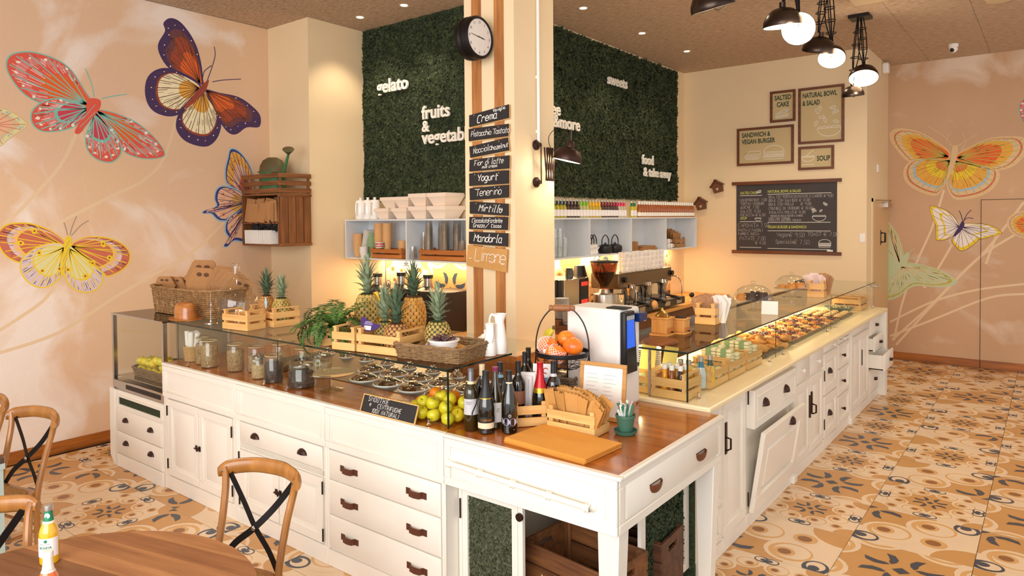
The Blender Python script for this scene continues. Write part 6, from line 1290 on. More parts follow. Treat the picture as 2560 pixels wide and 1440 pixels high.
FB = [('black flavour board reading Crema Vaniglia, topmost, tilted up to the right', (-1.842, 2.75), (-1.491, 2.79), (-1.491, 2.70), (-1.843, 2.668), [('Crema', .07, .012, .048, .3, .85, .006), ('Vaniglia', .225, .058, .02, .1, .9, .004)]),
      ('black flavour board reading Pistacchio Tostato', (-1.848, 2.655), (-1.493, 2.66), (-1.500, 2.578), (-1.848, 2.57), [('Pistacchio Tostato', .018, .028, .034, .2, .70, .0036)]),
      ('black flavour board reading Nocciola hazelnut, tilted', (-1.844, 2.53), (-1.502, 2.568), (-1.491, 2.482), (-1.836, 2.452), [('Nocciola', .03, .022, .036, .2, .76, .0038), ('hazelnut', .20, .018, .028, .1, .8, .004)]),
      ('black flavour board reading Fior di latte milk cream', (-1.842, 2.438), (-1.489, 2.448), (-1.492, 2.36), (-1.846, 2.356), [('Fior di latte', .045, .036, .034, .3, .8, .0038), ('milk cream', .115, .012, .02, .4, .85, .003)]),
      ('black flavour board reading Yogurt', (-1.847, 2.342), (-1.494, 2.348), (-1.496, 2.258), (-1.847, 2.254), [('Yogurt', .07, .03, .044, .2, .85, .0058)]),
      ('black flavour board reading Tenerino, slightly tilted', (-1.845, 2.238), (-1.494, 2.25), (-1.496, 2.165), (-1.843, 2.153), [('Tenerino', .05, .026, .046, .2, .8, .004)]),
      ('black flavour board reading Mirtillo, sloping down to the right', (-1.844, 2.145), (-1.50, 2.122), (-1.50, 2.04), (-1.845, 2.06), [('Mirtillo', .075, .022, .044, .3, .85, .005), ('oo', .265, .04, .018, 0, .8, .004)]),
      ('black flavour board reading Cioccolato Fondente Grezzo Cacao', (-1.848, 2.036), (-1.504, 2.032), (-1.509, 1.945), (-1.852, 1.95), [('Cioccolato', .022, .048, .026, .3, .72, .0034), ('Fondente', .175, .048, .026, .2, .72, .0034), ('Grezzo', .035, .014, .025, .2, .85, .0036), ('/', .148, .008, .036, .4, 1, .003), ('Cacao', .20, .014, .022, .2, .9, .0036)]),
      ('black flavour board reading Mandorla, lowest of the black ones', (-1.853, 1.932), (-1.504, 1.922), (-1.507, 1.832), (-1.856, 1.846), [('Mandorla', .04, .02, .048, .25, .78, .0055)])]
for f in FB: flavour(f[0], f[1:5], f[5])
flavour('brown cardboard board reading Limone, hanging lowest on the pillar', ((-1.866, 1.836), (-1.508, 1.812), (-1.522, 1.655), (-1.882, 1.692)), [('_', .022, .06, .03, 0, 1, .0035), ('Limone', .065, .045, .085, .1, .68, .0042), ('_', .315, .045, .03, 0, 1, .0025)], True)
t = thing('wall_clock', 'round black double-sided station clock on a bracket at the top of the pillar', 'clock', (-1.68, 1.045, 3.235)); Q = rotm('Y', PI/2)
b = MB(); b.lathe([(.13, -.06), (.142, -.05), (.145, -.02), (.135, -.01), (.135, .01), (.145, .02), (.142, .05), (.13, .06), (.122, .056), (.122, -.056), (.13, -.06)], 44, rot=Q); part('case', b, black, t)
for s in (1, -1): b = MB(); b.lathe([(0, .05), (.123, .05)] if s > 0 else [(.123, -.05), (0, -.05)], 40, rot=Q); dl = part('dial', b, mat('dial', (236, 230, 226), .4), t)
CM = PL((.0512, 0, 0), (0, 1, 0), (0, 0, 1)); b = MB(CM)
for h in range(1, 13): a = PI/2-h*PI/6; text(b, str(h), .10*math.cos(a), .10*math.sin(a)-.009, .025, 0, .9, 'CENTER')
part('numerals', b, ink, t); b = MB(CM); b.flat([(-.088, .010, 0), (0, -.003), (.003, .002), (-.085, .013)], .001); h1 = part('minute_hand', b, ink, t); b = MB(CM); b.flat([(-.02, .003), (.03, -.007), (.062, -.008), (.03, .001), (-.018, .007)], .0014); part('hour_hand', b, ink, t)
b = MB(); b.box(-.012, .148, -.065, .012, .1545, .065); b.box(-.008, .138, -.012, .008, .15, .012); part('bracket', b, black, t)
# scissor wall lamp
t = thing('scissor_wall_lamp', 'dark metal scissor-arm wall lamp with a bell shade on the pillar side', 'lamp', (-1.46, 1.44, 0))
for z in (2.535, 2.275): b = MB(); b.lathe([(.036, 0), (.036, .012), (.026, .02), (.014, .024), (.014, .045), (0, .046)], 22, (0, 0, z), rotm('Y', PI/2)); part('mount', b, bronze, t)
b = MB(); b.tube([(.04, .01, 2.545), (.04, .012, 2.265)], .005, 8); part('rod', b, bronze, t)
for k in range(4):
    for s in (0, 1): b = MB(); y0 = .035+.028*k; b.tube([(.052+.012*s, y0+(.03 if s else 0), 2.52), (.052+.012*s, y0+.012, 2.4), (.052+.012*s, y0+(0 if s else .03), 2.285)], .0055, 6); part('scissor_bar', b, bronze, t)
sh = link('shade_assembly', None, t, (.16, .165, 2.452), (R(-6), R(12), 0)); b = MB(); b.lathe([(.10, -.028), (.102, -.02), (.098, .02), (.078, .052), (.04, .066), (.03, .07), (.03, .10), (.022, .115), (.008, .118)], 32); part('shade', b, bronze, sh); b = MB(); b.tube([(0, 0, .11), (-.012, -.012, .19)], .006, 8); part('arm', b, bronze, sh)
b = MB(); b.lathe([(.097, -.0265), (.0, -.024)], 30); part('diffuser', b, mat('lamp_white', (255, 246, 232), emit=7), sh)
b = MB(); b.tube(smooth([(.06, .15, 2.50), (.06, .09, 2.53), (.06, .08, 2.60), (.07, .15, 2.66), (.10, .17, 2.665)], 4, False), .0025, 5); part('cable', b, black, t); b = MB(); b.tube([(.06, .145, 2.5), (.10, .15, 2.56), (.148, .153, 2.64)], .005, 6); part('stay', b, bronze, t)
lamp('scissor_lamp_light', 'POINT', (-1.29, 1.60, 2.39), 4, (1, .8, .55), .05)
# ---------------------------------------------------------------- wall crates with watering can
t = thing('crate_shelf', 'two stained slatted crates fixed to the corner as a shelf', 'shelf', (-4.99, 1.70, 1.76)); X0, X1, Y0, Y1 = -.05, .33, -.18, .20
dk2 = wood('stain_x', (150, 94, 48), (96, 54, 26), 'x', .55, 4); dk2z = wood('stain_z', (150, 94, 48), (96, 54, 26), 'z', .55, 4); dk2y = wood('stain_y', (150, 94, 48), (96, 54, 26), 'y', .55, 4)
def sl(x0, y0, z0, x1, y1, z1, m, nm='slat'): b = MB(); b.box(x0, y0, z0, x1, y1, z1); part(nm, b, m, t, bev=.002)
for k in range(4): a = Y0+.012+.092*k; sl(X1-.014, a, .03, X1, a+.084, .50, dk2z)                        # right side slats
sl(X1-.016, Y0, 0, X1+.002, Y1, .03, dk2y, 'rail'); sl(X1-.016, Y0, .50, X1+.002, Y1, .535, dk2y, 'rail')
for k in range(3): z = .54+.075*k; sl(X1-.014, Y0, z, X1, Y1, z+.045, dk2y); sl(X0-.30, Y0, z, X1-.015, Y0+.014, z+.045, dk2)
for (x, y) in ((X1-.034, Y0+.016), (X1-.034, Y1-.036), (X0-.295, Y0+.016)): sl(x, y, .535, x+.018, y+.02, .735, dk2z, 'post')
sl(X0-.30, Y0, 0, X1-.017, Y1, .02, dk2, 'bottom_board'); sl(X0-.30, Y0, .515, X1-.017, Y1, .533, dk2, 'mid_board'); sl(X0-.30, Y0, .02, X0-.285, Y1, .515, dk2z, 'side_board'); sl(X0-.30, Y0, .225, X1-.017, Y1, .24, dk2, 'mid_board'); sl(X1-.036, Y0, .02, X1-.016, Y0+.02, .515, dk2z, 'post')
for k in range(12):
    o = tag(link('paper_bag', None, None, (-5.24+.043*k, 1.545+U(-.02, .02), 2.003), (U(-.16, .02), U(-.12, .12), U(-.2, .2))), 'brown carrier bag stuffed in the middle of the corner crate shelf', 'bag', 'carrier bags in the corner crates'); b = MB(); b.box(-.08, -.004, 0, .08, .004, .22+U(-.03, .03)); part('bag', b, kraftd, o)
for k in range(14):
    o = tag(link('paper_bag', None, None, (-5.22+.034*k, 1.58, 1.783), (-.05, 0, PI/2+U(-.08, .08))), 'white paper bag in the bottom of the corner crate shelf', 'bag', 'white bags in the corner crates'); b = MB(); b.box(-.10, -.003, 0, .10, .003, .14); part('bag', b, paper, o)
b = MB(); tufts(b, 420, lambda: (Vector((U(-5.14, -4.72), U(1.52, 1.66), U(1.93, 1.985))), Vector((U(-.6, .6), -1, U(-.2, .8))).normalized()), .02, .07); tag(part('black_feathers', b, mat('black_feather', (16, 14, 16), .7), None, kind='stuff'), 'tuft of black ribbon handles above the white bags', 'ribbon')
gcan = mat('green_enamel', (62, 118, 74), .45, var=.12, sc=12); gcd = mat('green_rust', (70, 92, 52), .6, col2=(110, 66, 42), sc=9)
t = thing('watering_can', 'old green enamel watering can with brown rust on top of the corner crates', 'watering can', (-5.03, 1.69, 2.295)); b = MB(); b.lathe([(0, .001), (.165, .001), (.167, .01), (.16, .22), (.163, .225), (.155, .23), (0, .22)], 28, sq=(1, .72)); part('body', b, gcan, t)
b = MB(); b.lathe([(.163, 0), (.155, .07), (.12, .125), (.06, .155), (0, .16)], 24, (0, 0, .225), sq=(1, .72), a0=PI*.0, a1=PI*2); part('hood', b, gcd, t); b = MB(); b.tube([(.12, 0, .06), (.23, -.02, .22), (.33, -.03, .40)], [.024, .017, .013], 10); sp = part('spout', b, gcan, t)
b = MB(); b.lathe([(.012, 0), (.055, .05), (.058, .056), (0, .066)], 20, (.33, -.03, .395), Vector((.45, -.35, .82)).to_track_quat('Z', 'Y').to_matrix()); part('rose', b, gcd, sp); b = MB(); b.tube([(.13, -.0, .19), (.22, -.02, .21)], .008, 6); b.tube([(-.14, -.08, .235), (.17, -.08, .215)], .007, 6); part('brace', b, gcd, t, kind='stuff')
# ---------------------------------------------------------------- menu wall: framed posters, chalkboard, birdhouses
frw = wood('poster_frame', (128, 72, 36), (88, 44, 20), 'x', .4, 4); pbg = mat('poster_beige', (206, 184, 136), .6); pgr = mat('poster_green', (54, 72, 50), .7); pln = mat('poster_line', (244, 240, 230), .6)
W0 = 7.098
def poster(lab, x0, z0, x1, z1, fn, white_=None):
    t = thing('framed_poster', lab, 'poster'); M = front(W0); b = MB(M); frame(b, x0, z0, x1, z1, .032, .001, .026); part('frame', b, frw, t, bev=.002); b = MB(M); b.box(x0+.03, z0+.03, .002, x1-.03, z1-.03, .008); pr_ = part('print', b, pbg, t); M2 = front(W0-.0088)
    g = MB(M2); l = MB(M2); fn(g, l); part('lettering', g, pgr, pr_); part('drawing', l, pln, pr_)
def bowl_(l, x, z, s, wd):
    l.line([(x-.5*s, z), (x+.5*s, z)], wd); l.line([(x-.5*s+s*.5*(1-math.cos(a)), z-.36*s*math.sin(a)) for a in [PI*i/14 for i in range(15)]], wd)
    l.line([(x-.48*s+.96*s*i/12, z+.02*s+.08*s*abs(math.sin(i*1.3))) for i in range(13)], wd)
def burger_(l, x, z, s, wd):
    l.line([(x-.5*s*math.cos(a), z+.22*s+.32*s*math.sin(a)) for a in [PI*i/14 for i in range(15)]], wd); l.line([(x-.5*s, z+.22*s), (x+.5*s, z+.22*s)], wd); l.line([(x-.52*s+1.04*s*i/16, z+.15*s+.03*s*(-1)**i) for i in range(17)], wd); l.line([(x-.52*s, z+.07*s), (x+.52*s, z+.07*s)], wd*1.5); l.line([(x-.5*s+1.0*s*i/12, z+.0*s+.02*s*(-1)**i) for i in range(13)], wd); l.line([(x-.5*s, z-.03*s), (x-.46*s, z-.14*s), (x+.46*s, z-.14*s), (x+.5*s, z-.03*s), (x-.5*s, z-.03*s)], wd)
def cake_(l, x, z, s, wd):
    l.line([(x-.5*s, z-.2*s), (x+.3*s, z-.12*s), (x+.42*s, z+.22*s), (x-.5*s, z+.05*s), (x-.5*s, z-.2*s)], wd); l.line([(x-.5*s, z-.06*s), (x+.34*s, z+.06*s)], wd); l.line([(x-.5*s, z-.13*s), (x+.32*s, z-.03*s)], wd); l.line([(x-.5*s, z+.05*s), (x+.05*s, z+.34*s), (x+.42*s, z+.22*s)], wd)
    for k in range(4): l.line(circ(x+.12*s+.08*s*k, z+.33*s-.03*s*k, .045*s, 8)+[(x+.165*s+.08*s*k, z+.33*s-.03*s*k)], wd*.8)
def leaves_(l, x, z, s, wd, n=9, seed=2):
    rr = random.Random(seed)
    for k in range(n): a = rr.uniform(0, 3); cx_, cz_ = x+rr.uniform(-.55, .5)*s, z+rr.uniform(0, .8)*s; c = circ(cx_, cz_, .10*s, 12, .055*s, a); l.line(c+[c[0]], wd); l.line([c[0], c[6]], wd*.7)
def sand_(l, x, z, s, wd): l.line([(x-.5*s, z), (x-.3*s, z-.2*s), (x+.35*s, z-.2*s), (x+.5*s, z+.02*s), (x+.45*s, z+.25*s), (x-.2*s, z+.25*s), (x-.5*s, z+.05*s), (x+.48*s, z+.08*s)], wd); l.line([(x-.5*s+s*i/10, z-.03*s+.03*s*(-1)**i) for i in range(11)], wd); l.line([(x-.4*s+.85*s*i/10, z-.12*s+.02*s*(-1)**i) for i in range(11)], wd)
poster('small framed poster reading SALTED CAKE with a cake drawing', -1.628, 3.288, -1.298, 3.706, lambda g, l: (text(g, 'SALTED', -1.462, 3.585, .088, .032, .72, 'CENTER'), text(g, 'CAKE', -1.462, 3.495, .088, .032, .72, 'CENTER'), cake_(l, -1.455, 3.385, .20, .006)))
poster('tall framed poster reading NATURAL BOWL & SALAD with a bowl drawing', -1.262, 2.972, -.70, 3.704, lambda g, l: (text(g, 'NATURAL BOWL', -1.21, 3.575, .088, .032, .62), text(g, '& SALAD', -1.21, 3.475, .088, .032, .62), bowl_(l, -.88, 3.16, .29, .006), leaves_(l, -.95, 3.22, .34, .005)))
poster('wide framed poster reading SANDWICH & VEGAN BURGER', -2.08, 2.728, -1.318, 3.245, lambda g, l: (text(g, 'SANDWICH &', -2.015, 3.118, .088, .032, .70), text(g, 'VEGAN BURGER', -2.015, 3.028, .088, .032, .70), sand_(l, -1.87, 2.86, .24, .006), burger_(l, -1.58, 2.84, .27, .006)))
poster('small framed poster reading SOUP with a soup cup drawing', -1.26, 2.631, -.82, 2.938, lambda g, l: (text(g, 'SOUP', -1.03, 2.745, .09, .032, .72), bowl_(l, -1.14, 2.80, .16, .006), l.line([(-1.22, 2.70), (-1.06, 2.70)], .006), l.line([(-1.16, 2.82), (-1.07, 2.89)], .006)))
t = thing('menu_chalkboard', 'hanging dark chalkboard menu with wooden rails on the yellow wall', 'menu board'); M = front(W0)
b = MB(M); b.box(-2.09, 1.55, .001, -.785, 2.48, .010); bd = part('board', b, mat('slate', (66, 60, 60), .7, var=.1, sc=5), t)
for z in (2.462, 1.515): b = MB(M); b.box(-2.15, z, .001, -.728, z+.045, .03); part('rail', b, frw, t, bev=.003)
M2 = front(W0-.0108); hd = mat('menu_green', (190, 196, 90), .7); g = MB(M2); l = MB(M2); c = MB(M2)
for s, x, z in (('SALTED CAKE', -2.035, 2.335), ('NATURAL BOWL & SALAD', -1.66, 2.345), ('SOUP', -2.035, 1.985), ('VEGAN BURGER & SANDWICH', -1.66, 1.865)): g = MB(M2); text(g, s, x, z, .052, .02, .70); part('heading', g, hd, bd)
for x0, x1, z in ((-2.04, -1.735, 2.315), (-1.66, -.85, 2.325), (-2.04, -1.735, 1.955), (-1.66, -.86, 1.945), (-1.66, -.86, 1.83), (-2.04, -1.745, 1.60), (-1.66, -.86, 1.59)): l.line([(x0, z), (x1, z)], .006)
cake_(l, -1.775, 2.36, .075, .004); bowl_(l, -1.79, 2.0, .085, .004); bowl_(l, -1.0, 2.02, .17, .005); leaves_(l, -.98, 2.05, .2, .004, 8, 4); burger_(l, -.93, 1.64, .15, .005); part('drawing', l, pln, bd)
for s, x, z, h in (('MONOPORZIONE 7,00', -2.045, 2.235, .036), ('TORTINI VERDURE', -2.04, 2.185, .036), ('QUICHE 7,00', -2.04, 2.135, .04), ('SALATE 4,50', -2.04, 2.08, .04), ('FOCACCIA * 6,50', -2.04, 2.03, .036), ('BOWL CON TORTINO DI PATATE E CAROTE * 9,50', -1.65, 2.27, .036), ('BOWL CON SALMONE * 11,00', -1.65, 2.22, .036), ('BOWL CON POLLO     * 9,00', -1.65, 2.17, .036), ('CRUMBLE DI VERDURE * 10,00', -1.65, 2.115, .036), ('INSALATA POLLO * 11,00', -1.65, 2.062, .036),
                   ('VERDURE DI ZUCCA PATATE E CAROTE', -1.63, 2.02, .024), ('COUS COUS VERDURE', -1.65, 1.985, .026), ('INSALATA SALMONE FRESCO', -1.65, 1.957, .028), ('CAPONATA 7,50', -2.075, 1.88, .05), ('PASTA E FAGIOLI', -2.07, 1.82, .036), ('FARRO E ZUCCA', -2.07, 1.77, .034), ('PATATE 7,00', -2.05, 1.70, .05), ('* 4,50', -1.83, 1.645, .04), ('Vegan', -1.55, 1.755, .05), ('* 9,50', -1.38, 1.75, .055), ('TOAST * 7,00', -1.15, 1.765, .05), ('Speciale', -1.56, 1.66, .05), ('* 7,50', -1.32, 1.655, .055)): script(c, s, x, z, h, .0034, .05, .66 if len(s) > 30 else .78, 0, False)
part('chalk_writing', c, mat('chalk_grey', (186, 180, 176), .8), bd); b = MB(M2); b.box(-.90, 1.565, 0, -.83, 1.585, .004); part('sticker', b, pln, bd)
def birdhouse(lab, x, z, a):
    t = thing('birdhouse', lab, 'birdhouse', (x, 7.1, z)); t.rotation_euler = (0, a, 0); M = front(0); bh = mat('birdhouse', (112, 66, 40), .6); b = MB(M); b.prism([(-.06, -.08), (.06, -.08), (.075, .02), (0, .085), (-.075, .02)], .002, .06); part('box', b, bh, t)
    for s in (-1, 1): b = MB(M @ Matrix.Translation((s*.045, .058, 0)) @ Matrix.Rotation(-s*.72, 4, 'Z')); b.box(-.07, -.005, 0, .07, .006, .085); part('roof', b, dkw, t)
    b = MB(M); b.flat(circ(-.008, -.03, .012, 10), .0612); b.flat(circ(.008, -.03, .012, 10), .0612); b.flat([(-.018, -.036), (0, -.058), (.018, -.036)], .0612); part('heart', b, lcr, t, kind='stuff')
birdhouse('small brown birdhouse on the menu wall, upper one', -2.355, 2.45, -.25); birdhouse('small brown birdhouse on the menu wall, lower one near the shelf', -2.60, 2.21, -.2)
for nm, lab, q in (('light_switch', 'white switch plate on the wall edge beside the chalkboard', (-.52, 7.09, 1.69, -.455, 7.099, 1.80)), ('intercom', 'white box on the narrow side wall above the door', (-.439, 7.70, 2.60, -.42, 7.80, 2.70))):
    b = MB(); b.box(*q); o = part(nm, b, white, None, bev=.003); tag(o, lab, 'switch')
b = MB(); b.box(-.439, 8.02, 3.95, -.36, 8.14, 4.09); o = part('motion_sensor', b, white, None, bev=.02, seg=3); tag(o, 'white motion sensor high on the side wall corner', 'sensor')
t = thing('security_camera', 'white dome security camera with a black lens on the ceiling', 'camera', (.42, 7.62, CZ)); b = MB(); b.lathe([(0, 0), (.055, 0), (.055, -.03), (.045, -.04)], 20); part('base', b, white, t); b = MB(); b.ell((0, -.005, -.06), (.048, .048, .045), 16, 10); hd_ = part('ball', b, white, t); b = MB(); b.ell((-.01, -.035, -.075), (.026, .026, .026), 12, 8); part('lens', b, blackp, hd_)
# ---------------------------------------------------------------- ceiling lights
ww = mat('spot_glow', (255, 226, 170), emit=12, ecol=(255, 220, 160))
dm = MB(); dm.lathe([(.034, -.001), (.046, -.004), (.048, .0)], 18); dmm = dm.mesh('ring', white); dd_ = MB(); dd_.lathe([(.034, -.0015), (0, -.0015)], 16); ddm = dd_.mesh('lens', ww)
for i, (x, y) in enumerate(SPOTS): t = thing('recessed_spot', 'small glowing recessed ceiling spot, %s' % ['over the left moss wall, left one', 'over the left moss wall, right one', 'beside the pillar on the right', 'middle one along the right moss wall', 'farthest along the right moss wall'][i], 'ceiling light', (x, y, CZ-.001), 0, 'recessed spots'); link('ring', dmm, t); link('lens', ddm, t)
dome_m = mat('dome_metal', (66, 54, 48), .3, .85); domein = mat('dome_inside', (255, 244, 226), emit=2.2, ecol=(255, 240, 215)); domeoff = mat('dome_dim', (250, 240, 225), .5)
def shade(t, loc, dia, dirv, lit, lab):
    q = Vector(dirv).normalized().to_track_quat('Z', 'Y').to_euler(); s = link('shade', None, t, loc, q); s['label'] = lab; r = dia/2      # +z = opening
    b = MB(); b.lathe([(r, 0), (r*1.02, -.006), (r*.99, -r*.3), (r*.82, -r*.66), (r*.5, -r*.9), (r*.2, -r*.98), (r*.16, -r*1.0), (r*.16, -r*1.25), (0, -r*1.25)], 32); part('dome', b, dome_m, s)
    b = MB(); b.lathe([(r*.985, -.002), (r*.94, -r*.3), (r*.78, -r*.6), (r*.45, -r*.82), (0, -r*.9)], 28); part('reflector', b, domein if lit else domeoff, s); b = MB(); b.ell((0, 0, -r*.5), (r*.22, r*.22, r*.3), 14, 10); part('bulb', b, domein if lit else domeoff, s)
    b = MB(); b.tube([(0, r*.1, r*.0), (0, r*.3, r*.12), (0, r*.6, r*.1), (0, r*.98, 0)], .003, 5); part('guard_wire', b, dome_m, s)
def pendant(lab, x, y, arms):
    t = thing('pendant_light', lab, 'pendant light', (x, y, 0)); b = MB(); b.box(-.10, -.10, CZ-.035, .10, .10, CZ-.001); part('ceiling_plate', b, black, t, bev=.004)
    for (end, wire) in arms:
        E = Vector(end)-Vector((x, y, 0)); T = Vector((E.x*.2, E.y*.2, CZ-.035)); n = 4 if wire else 3
        for k in range(n):
            a = 2*PI*k/n; w_ = .026 if wire else .022; o = Vector((w_*math.cos(a), w_*math.sin(a), 0)); b = MB(); b.tube([T+o*.9, T.lerp(E, .3)+o*1.5, T.lerp(E, .62)+o*1.5, T.lerp(E, .85)+o*.5, E+o*.3], .0055, 6); part('arm_rod', b, black, t)
        for f in (.2, .4, .6, .8):
            p = T.lerp(E, f); b = MB(); b.tube([p+Vector((.045*math.cos(i*.7854), .045*math.sin(i*.7854), 0)) for i in range(8)], .0045, 5, True); part('clamp_ring', b, black, t)
    return t
t = pendant('multi-arm black pendant with two dome shades, farthest by the posters', -.21, 5.54, [((-.168, 5.52, 3.56), 1), ((-.29, 5.58, 3.44), 0)]); shade(t, (.042, -.04, 3.457), .28, (.1, -.45, -.88), 1, 'lit dome turned towards the viewer'); shade(t, (-.081, .06, 3.30), .222, (0, .2, -.98), 0, 'lower dark dome')
t = pendant('multi-arm black pendant with two dome shades, middle of the row', -.20, 4.12, [((-.26, 4.1, 3.66), 0), ((-.162, 4.15, 3.54), 1)]); shade(t, (-.064, -.02, 3.49), .275, (-.25, .25, -.94), 0, 'dark dome seen from the side'); shade(t, (.038, .03, 3.426), .228, (.1, -.62, -.78), 1, 'lit dome turned towards the viewer')
t = pendant('multi-arm black pendant with two glowing domes at the top of the picture', -.16, 2.9, [((-.209, 2.9, 3.62), 0), ((-.099, 2.9, 3.54), 1)]); shade(t, (-.049, 0, 3.45), .286, (0, .12, -1), 1, 'dome open downwards'); shade(t, (.061, 0, 3.416), .238, (.3, -.9, -.3), 1, 'glowing dome facing the viewer')
t = pendant('black pendant with a dome shade cut by the top edge, nearest in the row', -.34, 1.9, [((-.355, 1.9, 3.56), 0)]); shade(t, (-.015, 0, 3.38), .282, (.1, .3, -.95), 0, 'dark dome')
for p in ((-.10, 5.35, 3.38), (-.10, 4.0, 3.34), (-.02, 2.72, 3.36), (-.2, 2.88, 3.36)): lamp('pendant_bulb_light', 'POINT', p, 9, (1, .84, .62), .06)
b = MB(); b.box(-.15, 4.70, CZ-.05, .15, 4.98, CZ-.001); tag(part('ceiling_box', b, mat('beige_plastic', (214, 190, 150), .5), None, bev=.01), 'beige ventilation box on the ceiling at the top edge', 'vent')
b = MB(); b.lathe([(0, -.03), (.11, -.025), (.13, 0)], 24, (.98, 5.75, CZ-.001)); tag(part('ceiling_vent', b, mat('beige_plastic', (214, 190, 150), .5), None), 'round pale vent disc on the ceiling in the top right', 'vent')
# ---------------------------------------------------------------- tables and cross-back chairs in the foreground
seatm = mat('woven_seat', (196, 146, 84), .7, col2=(140, 94, 48), sc=70, bump=.6, bsc=90)
def chair(lab, loc, rz):
    t = thing('cross_back_chair', lab, 'chair', loc, rz, None); w_ = .20
    P = lambda s: smooth([(s*.175, .19, 0), (s*.178, .185, .25), (s*.18, .19, .46), (s*.185, .235, .66), (s*.20, .27, .80), (s*.214, .275, .865)], 5, False)
    for s in (-1, 1):
        b = MB(); b.tube(P(s), .0165, 10); part('rear_post', b, chw, t); b = MB(); b.tube([(s*.19, -.2, 0), (s*.185, -.185, .45)], [.013, .018], 10); part('front_leg', b, chw, t)
        b = MB(); b.lathe([(0, 0), (.008, 0), (.006, .006), (0, .007)], 10, (s*.212, .262, .85), rotm('X', PI/2)); part('rivet', b, chrome, t)
    b = MB(); pts = smooth([(-.232, .255, .845), (-.2, .295, .858), (-.1, .335, .87), (0, .345, .872), (.1, .335, .87), (.2, .295, .858), (.232, .255, .845)], 5, False)
    o = []; n = 10
    for i, p in enumerate(pts):
        tg = (pts[min(i+1, len(pts)-1)]-pts[max(i-1, 0)]).normalized(); nr = tg.cross(Vector((0, 0, 1))).normalized(); e = min(1, .62+3*min(i, len(pts)-1-i)/len(pts))
        o += [tuple(p+nr*.017*math.cos(2*PI*k/n)+Vector((0, 0, .036*e*math.sin(2*PI*k/n)))) for k in range(n)]
    m = len(pts); b.add(o, [(i*n+k, i*n+(k+1) % n, (i+1)*n+(k+1) % n, (i+1)*n+k) for i in range(m-1) for k in range(n)]+[tuple(range(n)), tuple(range((m-1)*n, m*n))[::-1]]); part('top_rail', b, chw, t, sharp=60)
    for s in (-1, 1):
        q = smooth([(-s*.185, .283, .835), (-s*.09, .268, .72), (0, .238+.004*s, .625), (s*.10, .218, .545), (s*.165, .205, .46)], 5, False); b = MB(); vs = []
        for i, p in enumerate(q): tg = (q[min(i+1, len(q)-1)]-q[max(i-1, 0)]); tg.y = 0; tg.normalize(); nn = Vector((-tg.z, 0, tg.x))*.015; vs += [p+nn, p-nn, p-nn+Vector((0, .003, 0)), p+nn+Vector((0, .003, 0))]
        b.add(vs, [(4*i+k, 4*i+(k+1) % 4, 4*i+4+(k+1) % 4, 4*i+4+k) for i in range(len(q)-1) for k in range(4)]+[(0, 1, 2, 3)[::-1], tuple(range(4*len(q)-4, 4*len(q)))]); part('cross_strap', b, black, t)
    b = MB(); b.lathe([(0, 0), (.011, 0), (.008, .006), (0, .008)], 12, (0, .232, .625), rotm('X', PI/2)); part('rivet', b, chrome, t)
    S_ = [tuple(p[:2]) for p in smooth([(-.17, .19, 0), (0, .205, 0), (.17, .19, 0), (.205, 0, 0), (.20, -.18, 0), (.1, -.225, 0), (-.1, -.225, 0), (-.20, -.18, 0), (-.205, 0, 0)], 4)]
    b = MB(); b.prism(S_, .435, .468); sf = part('seat_frame', b, chw, t, bev=.008, seg=2); b = MB(); b.prism([(x*.84, y*.84) for x, y in S_], .468, .472); part('woven_seat', b, seatm, sf)
    for z, y0 in ((.22, -.19), (.28, .185)): b = MB(); b.tube([(-.18, y0, z), (.18, y0, z)], .009, 8); part('stretcher', b, chw, t)
    for s in (-1, 1): b = MB(); b.tube([(s*.182, -.19, .25), (s*.177, .185, .25)], .009, 8); part('stretcher', b, chw, t)
    return t
chair('cross-back wooden chair tucked at the round table in front of the drawers', (-1.385, -1.01, 0), .25)
chair('cross-back wooden chair at the square table by the butterfly wall', (-3.325, -1.30, 0), .22)
chair('cross-back wooden chair mostly cut by the left edge, farthest left', (-3.98, -1.36, 0), .22)
chair('cross-back wooden chair at the left edge, close to the round table', (-1.66, -1.73, 0), PI/2-.12+.05)
t = thing('round_table', 'round planked wooden table in the bottom left corner', 'table', (-1.12, -1.735, 0)); r = .655; n = 15
pls = [wood('plank_%d' % k, c1, c2, 'x', .45, 3.2) for k, (c1, c2) in enumerate((((176, 122, 76), (140, 90, 52)), ((162, 108, 66), (126, 78, 44)), ((188, 134, 86), (152, 100, 60)), ((140, 92, 56), (108, 68, 40))))]
rp = random.Random(4); tp = link('tabletop', None, t, (0, 0, 0), (0, 0, R(14)))
for k in range(n):
    y0 = -r+2*r*k/n; y1 = y0+2*r/n-.0012; P = []
    for y in [y0+(y1-y0)*i/4 for i in range(5)]: P.append((math.sqrt(max(0, r*r-y*y)), y))
    P = P+[(-x, y) for x, y in P[::-1]]; b = MB(); b.prism(P, .722, .75); part('plank', b, pls[rp.randrange(4)] if k != 9 else pls[3], tp)
b = MB(); b.lathe([(0, .0), (.26, .0), (.26, .02), (.05, .04), (.04, .08), (.04, .70), (.15, .719), (0, .72)], 28); part('pedestal', b, black, t)
t = thing('square_table', 'dark-topped square cafe table with pale green legs at the left edge', 'table', (-3.4, -1.62, 0)); b = MB(); b.box(-.35, -.35, .722, .35, .35, .75); part('top', b, wood('dark_top', (92, 74, 60), (64, 50, 40), 'x', .5, 3), t, bev=.003)
pg_ = mat('pale_green', (176, 192, 184), .5); b = MB(); b.box(-.352, -.352, .69, .352, .352, .7215); part('apron', b, pg_, t)
for sx in (-1, 1):
    for sy in (-1, 1): b = MB(); b.box(sx*.315-.03, sy*.315-.03, 0, sx*.315+.03, sy*.315+.03, .69); part('leg', b, pg_, t)
